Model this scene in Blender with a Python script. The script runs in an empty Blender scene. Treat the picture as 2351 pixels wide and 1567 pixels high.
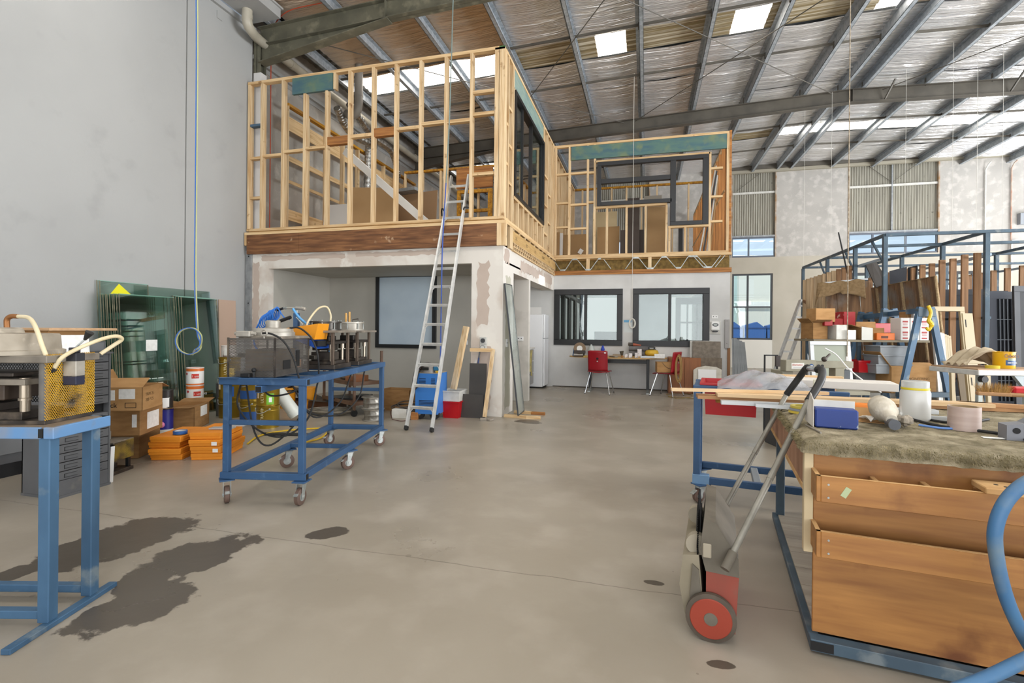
import bpy, bmesh, math, random
from mathutils import Vector, Matrix
RND = random.Random(11)
SC = bpy.context.scene
COL = SC.collection
PI = math.pi

# ------------------------------------------------------------------ camera, world, lights, exposure
HC = 1.3
YAW, ROLL = math.radians(15.04), math.radians(0.53)
cam_d = bpy.data.cameras.new('camera')
cam_d.sensor_width = 36.0
cam_d.lens = 1141.0 / 2351.0 * 36.0
cam_d.shift_y = -28.7 / 2351.0
cam_d.clip_start = 0.05
cam_d.clip_end = 400
cam = bpy.data.objects.new('camera', cam_d)
COL.objects.link(cam)
cam.matrix_world = Matrix.Translation((0, 0, HC)) @ Matrix.Rotation(YAW, 4, 'Z') @ Matrix.Rotation(PI / 2, 4, 'X') @ Matrix.Rotation(ROLL, 4, 'Z')
SC.camera = cam

world = bpy.data.worlds.new('sky')
SC.world = world
world.use_nodes = True
wn = world.node_tree.nodes
wl = world.node_tree.links
bg = wn['Background']
geo = wn.new('ShaderNodeTexCoord')
sep = wn.new('ShaderNodeSeparateXYZ')
wl.new(geo.outputs['Generated'], sep.inputs[0])
cr = wn.new('ShaderNodeValToRGB')
wl.new(sep.outputs['Z'], cr.inputs[0])
cr.color_ramp.elements[0].position = 0.0
cr.color_ramp.elements[0].color = (0.80, 0.88, 1.0, 1)
cr.color_ramp.elements[1].position = 0.6
cr.color_ramp.elements[1].color = (0.36, 0.58, 0.95, 1)
wl.new(cr.outputs[0], bg.inputs[0])
bg.inputs[1].default_value = 1.25

def lamp(name, kind, loc, rot, energy, color=(1, 1, 1), **kw):
    d = bpy.data.lights.new(name, kind)
    d.energy = energy
    d.color = color
    for k, v in kw.items():
        setattr(d, k, v)
    o = bpy.data.objects.new(name, d)
    o.location = loc
    o.rotation_euler = rot
    COL.objects.link(o)
    return o

# sun on the street outside, daylight through the open roller door in the front wall, upward fill lamps added on the right, skylight rows
lamp('sun', 'SUN', (0, 0, 20), (math.radians(32), 0, math.radians(-25)), 4.5, (1, .96, .9), angle=.01)
lamp('front_door_daylight', 'AREA', (2.5, -5.7, 2.2), (math.radians(126), 0, 0), 850, (1, .985, .96), shape='RECTANGLE', size=12, size_y=4)
lamp('right_ceiling_fill', 'AREA', (13.7, 5.0, 2.2), (math.radians(135), 0, math.radians(90)), 2900, (.97, .985, 1), shape='RECTANGLE', size=9, size_y=4)  # added fill lamp out of view, tilted up to brighten the foil ceiling
lamp('right_rear_ceiling_fill', 'AREA', (13.7, 15.0, 2.2), (math.radians(140), 0, math.radians(60)), 800, (.98, .99, 1), shape='RECTANGLE', size=8, size_y=4)  # added fill lamp out of view, lifts the rear part of the ceiling
for i, (yy_, xx_) in enumerate(((3.5, -3.5), (3.5, 6.5), (-2.5, 1.5))):
    lamp('roof_light_daylight', 'AREA', (xx_, yy_, 6.55), (0, 0, 0), 40, (1, .99, .97), shape='RECTANGLE', size=6, size_y=.9)
SC.view_settings.view_transform = 'Standard'
SC.view_settings.look = 'None'
SC.view_settings.gamma = 1
SC.view_settings.use_curve_mapping = False
SC.view_settings.exposure = -0.1
SC.cycles.transparent_max_bounces = 24

# ------------------------------------------------------------------ measuring: ray through a point of the 2351 x 1567 survey photo, met with a known plane
def ray(px, py):
    x = (px - 1175.5) / 1141.0
    y = (py - 754.8) / 1141.0
    c, s = math.cos(ROLL), math.sin(ROLL)
    xl, yl = c * x + s * y, -s * x + c * y
    c, s = math.cos(YAW), math.sin(YAW)
    return Vector((c * xl - s, s * xl + c, -yl))

def at(px, py, z=None, y=None, x=None, d=None):
    r = ray(px, py)
    if z is not None:
        t = (z - HC) / r.z
    elif y is not None:
        t = y / r.y
    elif x is not None:
        t = x / r.x
    else:
        t = d
    return Vector((0, 0, HC)) + r * t

# ------------------------------------------------------------------ materials
def lin(c):
    if isinstance(c, str):
        c = [int(c[i:i + 2], 16) / 255 for i in (0, 2, 4)]
    return tuple((v / 12.92 if v <= .04045 else ((v + .055) / 1.055) ** 2.4) for v in c) + (1,)

MATS = {}

def M(name, col, rough=.5, metal=0., col2=None, scale=6., stretch=(1, 1, 1), detail=4., lo=.35, hi=.65, bump=0., bscale=None, jit=0., col3=None, s3=3., lo3=.55, hi3=.7, spec=.5, trans=0., ior=1.45, alpha=1., emit=None, estr=0., rough2=None, coat=0., bstretch=None, bdist=.02):
    if name in MATS:
        return MATS[name]
    m = bpy.data.materials.new(name)
    MATS[name] = m
    m.use_nodes = True
    nt = m.node_tree
    N, L = nt.nodes, nt.links
    b = N['Principled BSDF']
    b.inputs['Roughness'].default_value = rough
    b.inputs['Metallic'].default_value = metal
    b.inputs['Specular IOR Level'].default_value = spec
    b.inputs['Transmission Weight'].default_value = trans
    b.inputs['IOR'].default_value = ior
    b.inputs['Alpha'].default_value = alpha
    b.inputs['Coat Weight'].default_value = coat
    c1 = lin(col)
    b.inputs['Base Color'].default_value = c1
    if emit:
        b.inputs['Emission Color'].default_value = lin(emit)
        b.inputs['Emission Strength'].default_value = estr
    tc = N.new('ShaderNodeTexCoord')

    def noise(sc, st, det=4.):
        mp = N.new('ShaderNodeMapping')
        mp.inputs['Scale'].default_value = st
        L.new(tc.outputs['Object'], mp.inputs[0])
        n = N.new('ShaderNodeTexNoise')
        n.inputs['Scale'].default_value = sc
        n.inputs['Detail'].default_value = det
        L.new(mp.outputs[0], n.inputs['Vector'])
        return n.outputs['Fac']

    def ramp(f, a, z):
        r = N.new('ShaderNodeMapRange')
        r.inputs['From Min'].default_value = a
        r.inputs['From Max'].default_value = z
        L.new(f, r.inputs['Value'])
        return r.outputs[0]

    def mix(f, A, B):
        x = N.new('ShaderNodeMix')
        x.data_type = 'RGBA'
        L.new(f, x.inputs[0])
        for i, v in ((6, A), (7, B)):
            if isinstance(v, tuple):
                x.inputs[i].default_value = v
            else:
                L.new(v, x.inputs[i])
        return x.outputs[2]
    cur = c1
    fac = None
    if col2:
        fac = ramp(noise(scale, stretch, detail), lo, hi)
        cur = mix(fac, c1, lin(col2))
    if col3:
        cur = mix(ramp(noise(s3, (1, 1, 1), 6.), lo3, hi3), cur, lin(col3))
    if jit:
        oi = N.new('ShaderNodeObjectInfo')
        hsv = N.new('ShaderNodeHueSaturation')
        mr = N.new('ShaderNodeMapRange')
        mr.inputs['To Min'].default_value = 1 - jit
        mr.inputs['To Max'].default_value = 1 + jit
        L.new(oi.outputs['Random'], mr.inputs['Value'])
        L.new(mr.outputs[0], hsv.inputs['Value'])
        if isinstance(cur, tuple):
            hsv.inputs['Color'].default_value = cur
        else:
            L.new(cur, hsv.inputs['Color'])
        cur = hsv.outputs[0]
    if not isinstance(cur, tuple):
        L.new(cur, b.inputs['Base Color'])
    if rough2 is not None and fac is not None:
        r = N.new('ShaderNodeMapRange')
        r.inputs['To Min'].default_value = rough
        r.inputs['To Max'].default_value = rough2
        L.new(fac, r.inputs['Value'])
        L.new(r.outputs[0], b.inputs['Roughness'])
    if bump:
        bp = N.new('ShaderNodeBump')
        bp.inputs['Strength'].default_value = bump
        bp.inputs['Distance'].default_value = bdist
        L.new(noise(bscale or scale * 3, bstretch or stretch, 5.), bp.inputs['Height'])
        L.new(bp.outputs[0], b.inputs['Normal'])
    return m

def glassy(name, tint, rough=0., mixf=.8, refl=(.9, .95, .95, 1)):
    """thin sheet glass: mostly see-through, Fresnel reflection, tinted"""
    if name in MATS:
        return MATS[name]
    m = bpy.data.materials.new(name)
    MATS[name] = m
    m.use_nodes = True
    N, L = m.node_tree.nodes, m.node_tree.links
    N.remove(N['Principled BSDF'])
    tr = N.new('ShaderNodeBsdfTransparent')
    tr.inputs[0].default_value = lin(tint)
    gl = N.new('ShaderNodeBsdfGlossy')
    gl.inputs[0].default_value = refl
    gl.inputs['Roughness'].default_value = rough
    fr = N.new('ShaderNodeFresnel')
    fr.inputs[0].default_value = 1.45
    mx = N.new('ShaderNodeMixShader')
    mu = N.new('ShaderNodeMath')
    mu.operation = 'MULTIPLY_ADD'
    mu.inputs[1].default_value = mixf
    mu.inputs[2].default_value = .02
    L.new(fr.outputs[0], mu.inputs[0])
    L.new(mu.outputs[0], mx.inputs[0])
    L.new(tr.outputs[0], mx.inputs[1])
    L.new(gl.outputs[0], mx.inputs[2])
    L.new(mx.outputs[0], N['Material Output'].inputs[0])
    return m

# ------------------------------------------------------------------ mesh builder
class MB:
    def __init__(s):
        s.v, s.f = [], []

    def add(s, vs, fs):
        o = len(s.v)
        s.v += [tuple(v) for v in vs]
        s.f += [tuple(i + o for i in f) for f in fs]
        return s

    def box(s, x0, x1, y0, y1, z0, z1):
        return s.add([(x, y, z) for z in (z0, z1) for y in (y0, y1) for x in (x0, x1)],
                     [(0, 2, 3, 1), (4, 5, 7, 6), (0, 1, 5, 4), (2, 6, 7, 3), (0, 4, 6, 2), (1, 3, 7, 5)])

    def rbox(s, x0, x1, y0, y1, z0, z1, c=.005):
        """box with chamfered edges"""
        lo, hi = (x0, y0, z0), (x1, y1, z1)
        vs, idx = [], {}
        for cx in (0, 1):
            for cy in (0, 1):
                for cz in (0, 1):
                    for ax in range(3):
                        p = []
                        for k, cc in enumerate((cx, cy, cz)):
                            e = hi[k] if cc else lo[k]
                            if k != ax:
                                e += -c if cc else c
                            p.append(e)
                        idx[(cx, cy, cz, ax)] = len(vs)
                        vs.append(tuple(p))
        fs = []
        for ax in range(3):
            o = [k for k in range(3) if k != ax]
            for side in (0, 1):
                q = []
                for a, b_ in ((0, 0), (1, 0), (1, 1), (0, 1)):
                    key = [0, 0, 0]
                    key[ax] = side
                    key[o[0]] = a
                    key[o[1]] = b_
                    q.append(idx[tuple(key) + (ax,)])
                fs.append(tuple(q))
        for ax in range(3):
            o = [k for k in range(3) if k != ax]
            for a in (0, 1):
                for b_ in (0, 1):
                    k0, k1 = [0, 0, 0], [0, 0, 0]
                    k0[o[0]] = k1[o[0]] = a
                    k0[o[1]] = k1[o[1]] = b_
                    k1[ax] = 1
                    fs.append((idx[tuple(k0) + (o[0],)], idx[tuple(k1) + (o[0],)], idx[tuple(k1) + (o[1],)], idx[tuple(k0) + (o[1],)]))
        for cx in (0, 1):
            for cy in (0, 1):
                for cz in (0, 1):
                    fs.append(tuple(idx[(cx, cy, cz, a)] for a in range(3)))
        return s.add(vs, fs)

    def bar(s, p, q, w, h, up=(0, 0, 1)):
        """rectangular bar from p to q, w across, h along up"""
        p, q = Vector(p), Vector(q)
        t = (q - p).normalized()
        u = Vector(up)
        if abs(t.dot(u)) > .98:
            u = Vector((0, 1, 0))
        a = t.cross(u).normalized()
        u = a.cross(t).normalized()
        vs = [e + a * (i * w / 2) + u * (j * h / 2) for e in (p, q) for i, j in ((-1, -1), (1, -1), (1, 1), (-1, 1))]
        return s.add(vs, [(0, 3, 2, 1), (4, 5, 6, 7), (0, 1, 5, 4), (1, 2, 6, 5), (2, 3, 7, 6), (3, 0, 4, 7)])

    def cyl(s, p, q, r0, r1=None, n=14, cap=True):
        r1 = r0 if r1 is None else r1
        p, q = Vector(p), Vector(q)
        t = (q - p).normalized()
        u = Vector((0, 0, 1)) if abs(t.z) < .9 else Vector((1, 0, 0))
        a = t.cross(u).normalized()
        b_ = a.cross(t)
        vs = []
        for e, r in ((p, r0), (q, r1)):
            for i in range(n):
                an = 2 * PI * i / n
                vs.append(e + (a * math.cos(an) + b_ * math.sin(an)) * r)
        fs = [(i, (i + 1) % n, n + (i + 1) % n, n + i) for i in range(n)]
        if cap:
            fs += [tuple(range(n))[::-1], tuple(range(n, 2 * n))]
        return s.add(vs, fs)

    def tube(s, pts, r, n=8, cap=True, closed=False):
        pts = [Vector(p) for p in pts]
        m = len(pts)
        vs = []
        pa = None
        for i, p in enumerate(pts):
            if closed:
                t = pts[(i + 1) % m] - pts[i - 1]
            else:
                t = pts[min(i + 1, m - 1)] - pts[max(i - 1, 0)]
            t = t.normalized() if t.length > 1e-9 else Vector((0, 0, 1))
            if pa is None:
                u = Vector((0, 0, 1)) if abs(t.z) < .9 else Vector((1, 0, 0))
                pa = t.cross(u).normalized()
            a = (pa - t * pa.dot(t)).normalized()
            pa = a
            b_ = t.cross(a)
            rr = r[i] if isinstance(r, (list, tuple)) else r
            for k in range(n):
                an = 2 * PI * k / n
                vs.append(p + (a * math.cos(an) + b_ * math.sin(an)) * rr)
        fs = []
        for i in range(m if closed else m - 1):
            j = (i + 1) % m
            fs += [(i * n + k, i * n + (k + 1) % n, j * n + (k + 1) % n, j * n + k) for k in range(n)]
        if cap and not closed:
            fs += [tuple(range(n))[::-1], tuple(range((m - 1) * n, m * n))]
        return s.add(vs, fs)

    def lathe(s, prof, c=(0, 0, 0), n=24, ax='z'):
        """prof: list of (r, h)"""
        vs = []
        for r, h in prof:
            for k in range(n):
                an = 2 * PI * k / n
                a, b_ = r * math.cos(an), r * math.sin(an)
                v = {'z': (a, b_, h), 'y': (a, h, b_), 'x': (h, a, b_)}[ax]
                vs.append((v[0] + c[0], v[1] + c[1], v[2] + c[2]))
        fs = []
        for i in range(len(prof) - 1):
            fs += [(i * n + k, i * n + (k + 1) % n, (i + 1) * n + (k + 1) % n, (i + 1) * n + k) for k in range(n)]
        if prof[0][0] > 1e-6:
            fs.append(tuple(range(n))[::-1])
        if prof[-1][0] > 1e-6:
            fs.append(tuple(range((len(prof) - 1) * n, len(prof) * n)))
        return s.add(vs, fs)

    def prism(s, poly, a, b_, ax='y'):
        """poly of (u, v) extruded along axis from a to b"""
        n = len(poly)
        vs = []
        for h in (a, b_):
            for u, v in poly:
                vs.append({'y': (u, h, v), 'x': (h, u, v), 'z': (u, v, h)}[ax])
        return s.add(vs, [tuple(range(n))[::-1], tuple(range(n, 2 * n))] + [(i, (i + 1) % n, n + (i + 1) % n, n + i) for i in range(n)])

    def plate(s, corners, th, nrm=None):
        """flat polygon of 3D corners with thickness th along its normal"""
        c = [Vector(p) for p in corners]
        nn = Vector(nrm).normalized() if nrm else (c[1] - c[0]).cross(c[2] - c[0]).normalized()
        n = len(c)
        return s.add(c + [p + nn * th for p in c], [tuple(range(n))[::-1], tuple(range(n, 2 * n))] + [(i, (i + 1) % n, n + (i + 1) % n, n + i) for i in range(n)])

    def grid(s, f, nu, nv):
        vs = [f(i / nu, j / nv) for j in range(nv + 1) for i in range(nu + 1)]
        return s.add(vs, [(j * (nu + 1) + i, j * (nu + 1) + i + 1, (j + 1) * (nu + 1) + i + 1, (j + 1) * (nu + 1) + i) for j in range(nv) for i in range(nu)])

    def sphere(s, c, r, n=12, sz=1.):
        prof = [(max(1e-7, r * math.sin(PI * i / (n // 2))), -r * sz * math.cos(PI * i / (n // 2))) for i in range(n // 2 + 1)]
        return s.lathe(prof, c, n)

    def xf(s, m):
        s.v = [tuple(m @ Vector(v)) for v in s.v]
        return s

    def build(s, name, mat, parent=None, smooth=False, world=False, kind=None, label=None, solid=0):
        if world and parent:
            im = ROOTM[root_of(parent)].inverted()
            s.xf(im)
        me = bpy.data.meshes.new(name)
        me.from_pydata(s.v, [], s.f)
        bm = bmesh.new()
        bm.from_mesh(me)
        bmesh.ops.recalc_face_normals(bm, faces=bm.faces)
        bm.to_mesh(me)
        bm.free()
        if smooth:
            for p in me.polygons:
                p.use_smooth = True
            try:
                me.set_sharp_from_angle(angle=math.radians(38))
            except Exception:
                pass
        me.materials.append(mat)
        o = bpy.data.objects.new(name, me)
        COL.objects.link(o)
        if parent:
            o.parent = parent
        if solid:
            md = o.modifiers.new('thick', 'SOLIDIFY')
            md.thickness = solid
        if kind:
            o['kind'] = kind
        if label:
            o['label'] = label
        return o

ROOTM = {}

def root_of(o):
    while o.parent:
        o = o.parent
    return o

def tag(o, label, cat, group=None, kind=None):
    o['label'] = label
    if cat:
        o['category'] = cat
    if group:
        o['group'] = group
    if kind:
        o['kind'] = kind
    return o

def thing(name, label, cat, loc=(0, 0, 0), rz=0., group=None, kind=None, mat=None):
    o = bpy.data.objects.new(name, None)
    COL.objects.link(o)
    m = mat if mat is not None else Matrix.Translation(Vector(loc)) @ Matrix.Rotation(rz, 4, 'Z')
    o.matrix_world = m
    o.empty_display_size = .1
    ROOTM[o] = m.copy()
    return tag(o, label, cat, group, kind)

def single(mb, name, mat, label, cat, loc=None, rz=0., group=None, smooth=False, kind=None, world=False, solid=0):
    """a thing that is one mesh; with world=True the verts are world coords and the origin goes to their base"""
    if world:
        xs, ys, zs = zip(*mb.v)
        loc = Vector(((min(xs) + max(xs)) / 2, (min(ys) + max(ys)) / 2, min(zs)))
        mb.xf(Matrix.Translation(-loc))
    o = mb.build(name, mat, None, smooth, solid=solid)
    m = Matrix.Translation(Vector(loc or (0, 0, 0))) @ Matrix.Rotation(rz, 4, 'Z')
    o.matrix_world = m
    ROOTM[o] = m.copy()
    return tag(o, label, cat, group, kind)

def dup(o, loc, rz=0., label=None, group=None):
    def rec(x, par):
        c = x.copy()
        COL.objects.link(c)
        if par is not None:
            c.parent = par
        for ch in list(x.children):
            rec(ch, c)
        return c
    r = rec(o, None)
    m = Matrix.Translation(Vector(loc)) @ Matrix.Rotation(rz, 4, 'Z')
    r.matrix_world = m
    ROOTM[r] = m.copy()
    if label:
        r['label'] = label
    if group:
        r['group'] = group
    return r

def text(s, size, mat, parent, origin, xdir, ydir, name='lettering', align='LEFT', bold=0.):
    """flat lettering: origin, reading direction and up direction in the parent thing's frame"""
    cu = bpy.data.curves.new(name, 'FONT')
    cu.body = s
    cu.size = size
    cu.align_x = align
    cu.extrude = .0004
    cu.offset = bold
    cu.resolution_u = 3
    cu.materials.append(mat)
    o = bpy.data.objects.new(name, cu)
    COL.objects.link(o)
    bpy.context.view_layer.update()
    me = bpy.data.meshes.new_from_object(o.evaluated_get(bpy.context.evaluated_depsgraph_get()))
    bpy.data.objects.remove(o)
    o = bpy.data.objects.new(name, me)
    COL.objects.link(o)
    if parent:
        o.parent = parent
    x, y = Vector(xdir).normalized(), Vector(ydir).normalized()
    z = x.cross(y)
    y = z.cross(x)
    o.matrix_local = Matrix(((x.x, y.x, z.x, origin[0]), (x.y, y.y, z.y, origin[1]), (x.z, y.z, z.z, origin[2]), (0, 0, 0, 1)))
    return o

def arc_pts(pts, k=6):
    """Catmull-Rom through points"""
    P = [Vector(p) for p in pts]
    P = [P[0] * 2 - P[1]] + P + [P[-1] * 2 - P[-2]]
    out = []
    for i in range(1, len(P) - 2):
        a, b_, c, d = P[i - 1:i + 3]
        for j in range(k):
            t = j / k
            out.append(.5 * ((2 * b_) + (c - a) * t + (2 * a - 5 * b_ + 4 * c - d) * t * t + (3 * b_ - a - 3 * c + d) * t ** 3))
    out.append(P[-2])
    return out
# ------------------------------------------------------------------ the palette
PINE = dict(rough=.6, col2='b48b58', scale=3.2, detail=5, lo=.42, hi=.75, col3='8a6236', s3=7, lo3=.66, hi3=.76, jit=.08)
pine_z = M('pine stud grain', 'dcc39c', stretch=(9, 9, .5), **PINE)
pine_x = M('pine plate grain', 'd9bc90', stretch=(.5, 9, 9), **PINE)
pine_y = M('pine rail grain', 'd9bc90', stretch=(9, .5, 9), **PINE)
pine_yel = M('yellow treated pine', 'c08a1e', rough=.6, col2='8d5f12', scale=3, stretch=(6, .5, 6), jit=.08)
pine_or = M('orange pine', 'b97f42', rough=.6, col2='87552a', scale=3, stretch=(.5, 8, 8), jit=.1)
green_lvl = M('green treated board', '55746c', rough=.6, col2='446470', scale=2.2, stretch=(1.2, 5, 5), lo=.4, hi=.65, col3='6c7d62', s3=4, lo3=.52, hi3=.68)
brown_lvl = M('brown laminated board', '8a5f3c', rough=.65, col2='5c3a22', scale=3, stretch=(.8, 9, 9), col3='b09274', s3=5, lo3=.64, hi3=.7)
plaster = M('plasterboard', 'd8d3cb', rough=.8, col2='c8bdb2', scale=1.1, lo=.5, hi=.58, col3='dcd8d0', s3=2.4, lo3=.55, hi3=.6)
plaster_w = M('white set plaster', 'cfcfcd', rough=.75, col2='c4c4c2', scale=2, bump=.05, bscale=60)
paint_grey = M('grey painted wall', 'a8a9a8', rough=.7, col2='a2a3a2', scale=.8, col3='9c9d9c', s3=2.2, lo3=.6, hi3=.75, bump=.04, bscale=30)
sage = M('sage green wall', 'b6b3aa', rough=.7, col2='adaaa1', scale=1.5)
concrete_w = M('raw concrete wall', 'b4b0aa', rough=.85, col2='a09d98', scale=1.4, lo=.3, hi=.8, col3='bebab4', s3=5, lo3=.5, hi3=.66, bump=.15, bscale=25)
beige_w = M('beige painted wall', 'b7b0a2', rough=.75, col2='aca596', scale=1)
cream_w = M('cream painted wall', 'd6d2c8', rough=.75)
galv = M('galvanised steel', 'b9c0c6', rough=.4, metal=.35, col2='9aa2a9', scale=14, detail=2)
galv_d = M('dull galvanised steel', '9ea1a3', rough=.5, metal=.35, col2='85898b', scale=9)
steel_ol = M('olive primed steel', '6e6c5c', rough=.55, col2='5b5a4d', scale=3, col3='83806d', s3=5)
steel_dk = M('dark primed steel', '5c574e', rough=.55, col2='4d4942', scale=3)
blk = M('black powder coat', '1b1c1e', rough=.4)
blk_rub = M('black rubber', '191919', rough=.65, col2='242424', scale=30)
dkgrey = M('charcoal powder coat', '3a3c3f', rough=.45)
white_p = M('white plastic', 'e6e6e4', rough=.4)
white_d = M('dusty white plastic', 'd3d2cc', rough=.5, col2='c4c2ba', scale=9)
paper = M('white paper', 'efefec', rough=.8, col2='e2e2de', scale=30)
ink = M('black ink', '161616', rough=.7)
blue_st = M('blue painted steel', '37597f', rough=.45, col2='2f4f74', scale=4, col3='4c6a8c', s3=12, lo3=.62, hi3=.75)
blue_old = M('worn blue steel', '446684', rough=.5, col2='36546f', scale=5, stretch=(1, 1, .4), col3='6f7d85', s3=6, lo3=.6, hi3=.68)
blue_gr = M('grey blue steel', '4a5e6c', rough=.5, col2='3c4d5a', scale=5, col3='6a7377', s3=7, lo3=.6, hi3=.7)
alu = M('brushed aluminium', 'd3d3d0', rough=.38, metal=.35, col2='bfc0be', scale=12)
alu_w = M('white aluminium', 'b9bcbd', rough=.4, metal=.4)
card = M('cardboard', 'b48c5c', rough=.85, col2='a47c4d', scale=5, stretch=(1, 1, 3), jit=.08)
card_d = M('brown cardboard', '9a7448', rough=.88, col2='87643c', scale=6, stretch=(1, 1, 4), jit=.06)
mdf = M('brown hardboard', 'a5855c', rough=.7, col2='98784f', scale=1.2, jit=.06)
iron = M('dark machined steel', '57504a', rough=.45, metal=.55, col2='3c3733', scale=8, col3='7c6f60', s3=6, lo3=.58, hi3=.72)
iron_l = M('dusty grey iron', '8b8377', rough=.6, metal=.3, col2='6f685e', scale=7, col3='a69c8c', s3=9)
castal = M('cast aluminium', 'b5b0a6', rough=.5, metal=.5, col2='9a958b', scale=9)
zinc = M('zinc plated steel', 'b3b7b5', rough=.38, metal=.45, col2='8f9491', scale=20)
# ================================================================== STRUCTURE
XL, YF, XS, YK, YB, XR = -6.65, 7.05, -2.04, 11.22, 19.25, 14.0
Y0 = -6.0

def struct(name, label):
    return thing(name, label, 'room shell', kind='structure')

# ---- floor
def floor_mat():
    m = M('stained concrete floor', '9c9486', rough=.42, col2='8b8274', scale=.9, lo=.3, hi=.75, detail=9, col3='a79f92', s3=2.6, lo3=.48, hi3=.8, bump=.06, bscale=9, rough2=.22)
    N, L = m.node_tree.nodes, m.node_tree.links
    b = N['Principled BSDF']
    src = b.inputs['Base Color'].links[0].from_socket
    tc = N.new('ShaderNodeTexCoord')

    def math_(op, a, c=None, d=None):
        n = N.new('ShaderNodeMath')
        n.operation = op
        for i, v in enumerate((a, c, d)):
            if v is None:
                continue
            if isinstance(v, (int, float)):
                n.inputs[i].default_value = v
            else:
                L.new(v, n.inputs[i])
        return n.outputs[0]
    nz = N.new('ShaderNodeTexNoise')
    nz.inputs['Scale'].default_value = 3.2
    nz.inputs['Detail'].default_value = 9
    nz.inputs['Roughness'].default_value = .62
    L.new(tc.outputs['Object'], nz.inputs['Vector'])
    wob = math_('MULTIPLY_ADD', nz.outputs['Fac'], 2.6, -1.3)
    cur = None
    # damp patches: centre, half axis 1, half axis 2
    for ce, a, b2 in (((285, 1240), (425, 1230), (300, 1278)), ((445, 1275), (585, 1238), (470, 1305)), ((325, 1385), (450, 1362), (345, 1425)), ((25, 1318), (100, 1302), (30, 1332)),
                      ((325, 1330), (400, 1310), (345, 1365)), ((750, 1222), (795, 1205), (765, 1232)), ((1655, 1525), (1690, 1528), (1660, 1536)), ((1213, 967), (1242, 966), (1214, 973)), ((1502, 1337), (1522, 1336), (1503, 1343))):
        c = at(*ce, z=0)
        A, B = at(*a, z=0) - c, at(*b2, z=0) - c
        sm = min(1., B.length / .12)
        sub = N.new('ShaderNodeVectorMath')
        sub.operation = 'SUBTRACT'
        L.new(tc.outputs['Object'], sub.inputs[0])
        sub.inputs[1].default_value = c
        ds = []
        for v in (A, B):
            dt = N.new('ShaderNodeVectorMath')
            dt.operation = 'DOT_PRODUCT'
            L.new(sub.outputs[0], dt.inputs[0])
            dt.inputs[1].default_value = v / v.length_squared
            ds.append(math_('POWER', math_('ABSOLUTE', dt.outputs['Value']), 2.))
        dd = math_('ADD', math_('SQRT', math_('ADD', ds[0], ds[1])), math_('MULTIPLY', wob, .55 + .3 * sm))
        cur = dd if cur is None else math_('MINIMUM', cur, dd)
    mr = N.new('ShaderNodeMapRange')
    mr.inputs['From Min'].default_value = .98
    mr.inputs['From Max'].default_value = .90
    L.new(cur, mr.inputs['Value'])
    # small drops and dirt specks
    v = N.new('ShaderNodeTexVoronoi')
    v.inputs['Scale'].default_value = 5.5
    L.new(tc.outputs['Object'], v.inputs['Vector'])
    n2 = N.new('ShaderNodeTexNoise')
    n2.inputs['Scale'].default_value = .9
    L.new(tc.outputs['Object'], n2.inputs['Vector'])
    sp = math_('LESS_THAN', v.outputs['Distance'], math_('MULTIPLY', math_('SUBTRACT', n2.outputs['Fac'], .47), .55))
    spk = math_('MULTIPLY', sp, .35)
    msk = math_('MAXIMUM', math_('MULTIPLY', mr.outputs[0], .93), spk)
    # control joints in the slab
    sx = N.new('ShaderNodeSeparateXYZ')
    L.new(tc.outputs['Object'], sx.inputs[0])
    j1 = math_('LESS_THAN', math_('ABSOLUTE', math_('SUBTRACT', sx.outputs['Y'], math_('MULTIPLY_ADD', nz.outputs['Fac'], .05, 2.55))), .004)
    j2 = math_('LESS_THAN', math_('ABSOLUTE', math_('SUBTRACT', sx.outputs['Y'], 8.8)), .005)
    msk = math_('MAXIMUM', msk, math_('MULTIPLY', math_('MAXIMUM', j1, j2), .5))
    mx = N.new('ShaderNodeMix')
    mx.data_type = 'RGBA'
    L.new(msk, mx.inputs[0])
    L.new(src, mx.inputs[6])
    mx.inputs[7].default_value = lin('4a433a')
    L.new(mx.outputs[2], b.inputs['Base Color'])
    return m

o = MB().box(-7.2, 14.4, Y0 - .5, 19.6, -.2, 0).build('floor', floor_mat(), kind='structure')
o['label'] = 'stained bare concrete floor of the workshop'

# ---- left wall: tilt-up panels with a recessed joint
w = struct('wall_left', 'pale grey painted tilt-up wall along the glass stack')
MB().box(XL - .2, XL, Y0, 5.885, 0, 6.42).build('panel', paint_grey, w)
MB().box(XL - .2, XL, 5.905, 7.17, 0, 6.42).build('panel', paint_grey, w)
MB().box(XL - .2, XL - .03, 5.885, 5.905, 0, 6.42).build('joint_sealant', white_d, w)
MB().box(XL - .22, XL - .07, 7.17, YB + .2, 0, 6.9).build('panel', M('rough grey block wall', 'b0aca6', rough=.85, col2='9b9791', scale=1.2, col3='bdb9b2', s3=4), w)
MB().box(XL - .22, XL + .05, Y0, 7.2, 6.42, 6.5).build('capping', paint_grey, w)
b = MB()
b.box(XL - .07, XL, 7.2, 19.2, 5.98, 6.05).box(XL - .07, XL - .06, 7.2, 19.2, 5.9, 5.98)
b.build('girt', paint_grey, w)
MB().box(XL, XL + .012, 6.42, 6.52, 6.22, 6.34).build('cover_plate', paint_grey, w)

# ---- right and front walls (beyond the frame, with door openings)
w = struct('wall_right', 'grey wall on the far side of the workshop')
MB().box(XR, XR + .2, Y0, .5, 0, 6.9).box(XR, XR + .2, .5, 9.5, 5.6, 6.9).box(XR, XR + .2, 9.5, 10.8, 0, 6.9).box(XR, XR + .2, 10.8, YB, 5.6, 6.9).build('panel', paint_grey, w)
w = struct('wall_front', 'grey street wall with the big roller door opening')
MB().box(-7, -3.6, Y0 - .2, Y0, 0, 6.9).box(8.6, XR + .2, Y0 - .2, Y0, 0, 6.9).box(-3.6, 8.6, Y0 - .2, Y0, 5.6, 6.9).build('panel', paint_grey, w)

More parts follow.
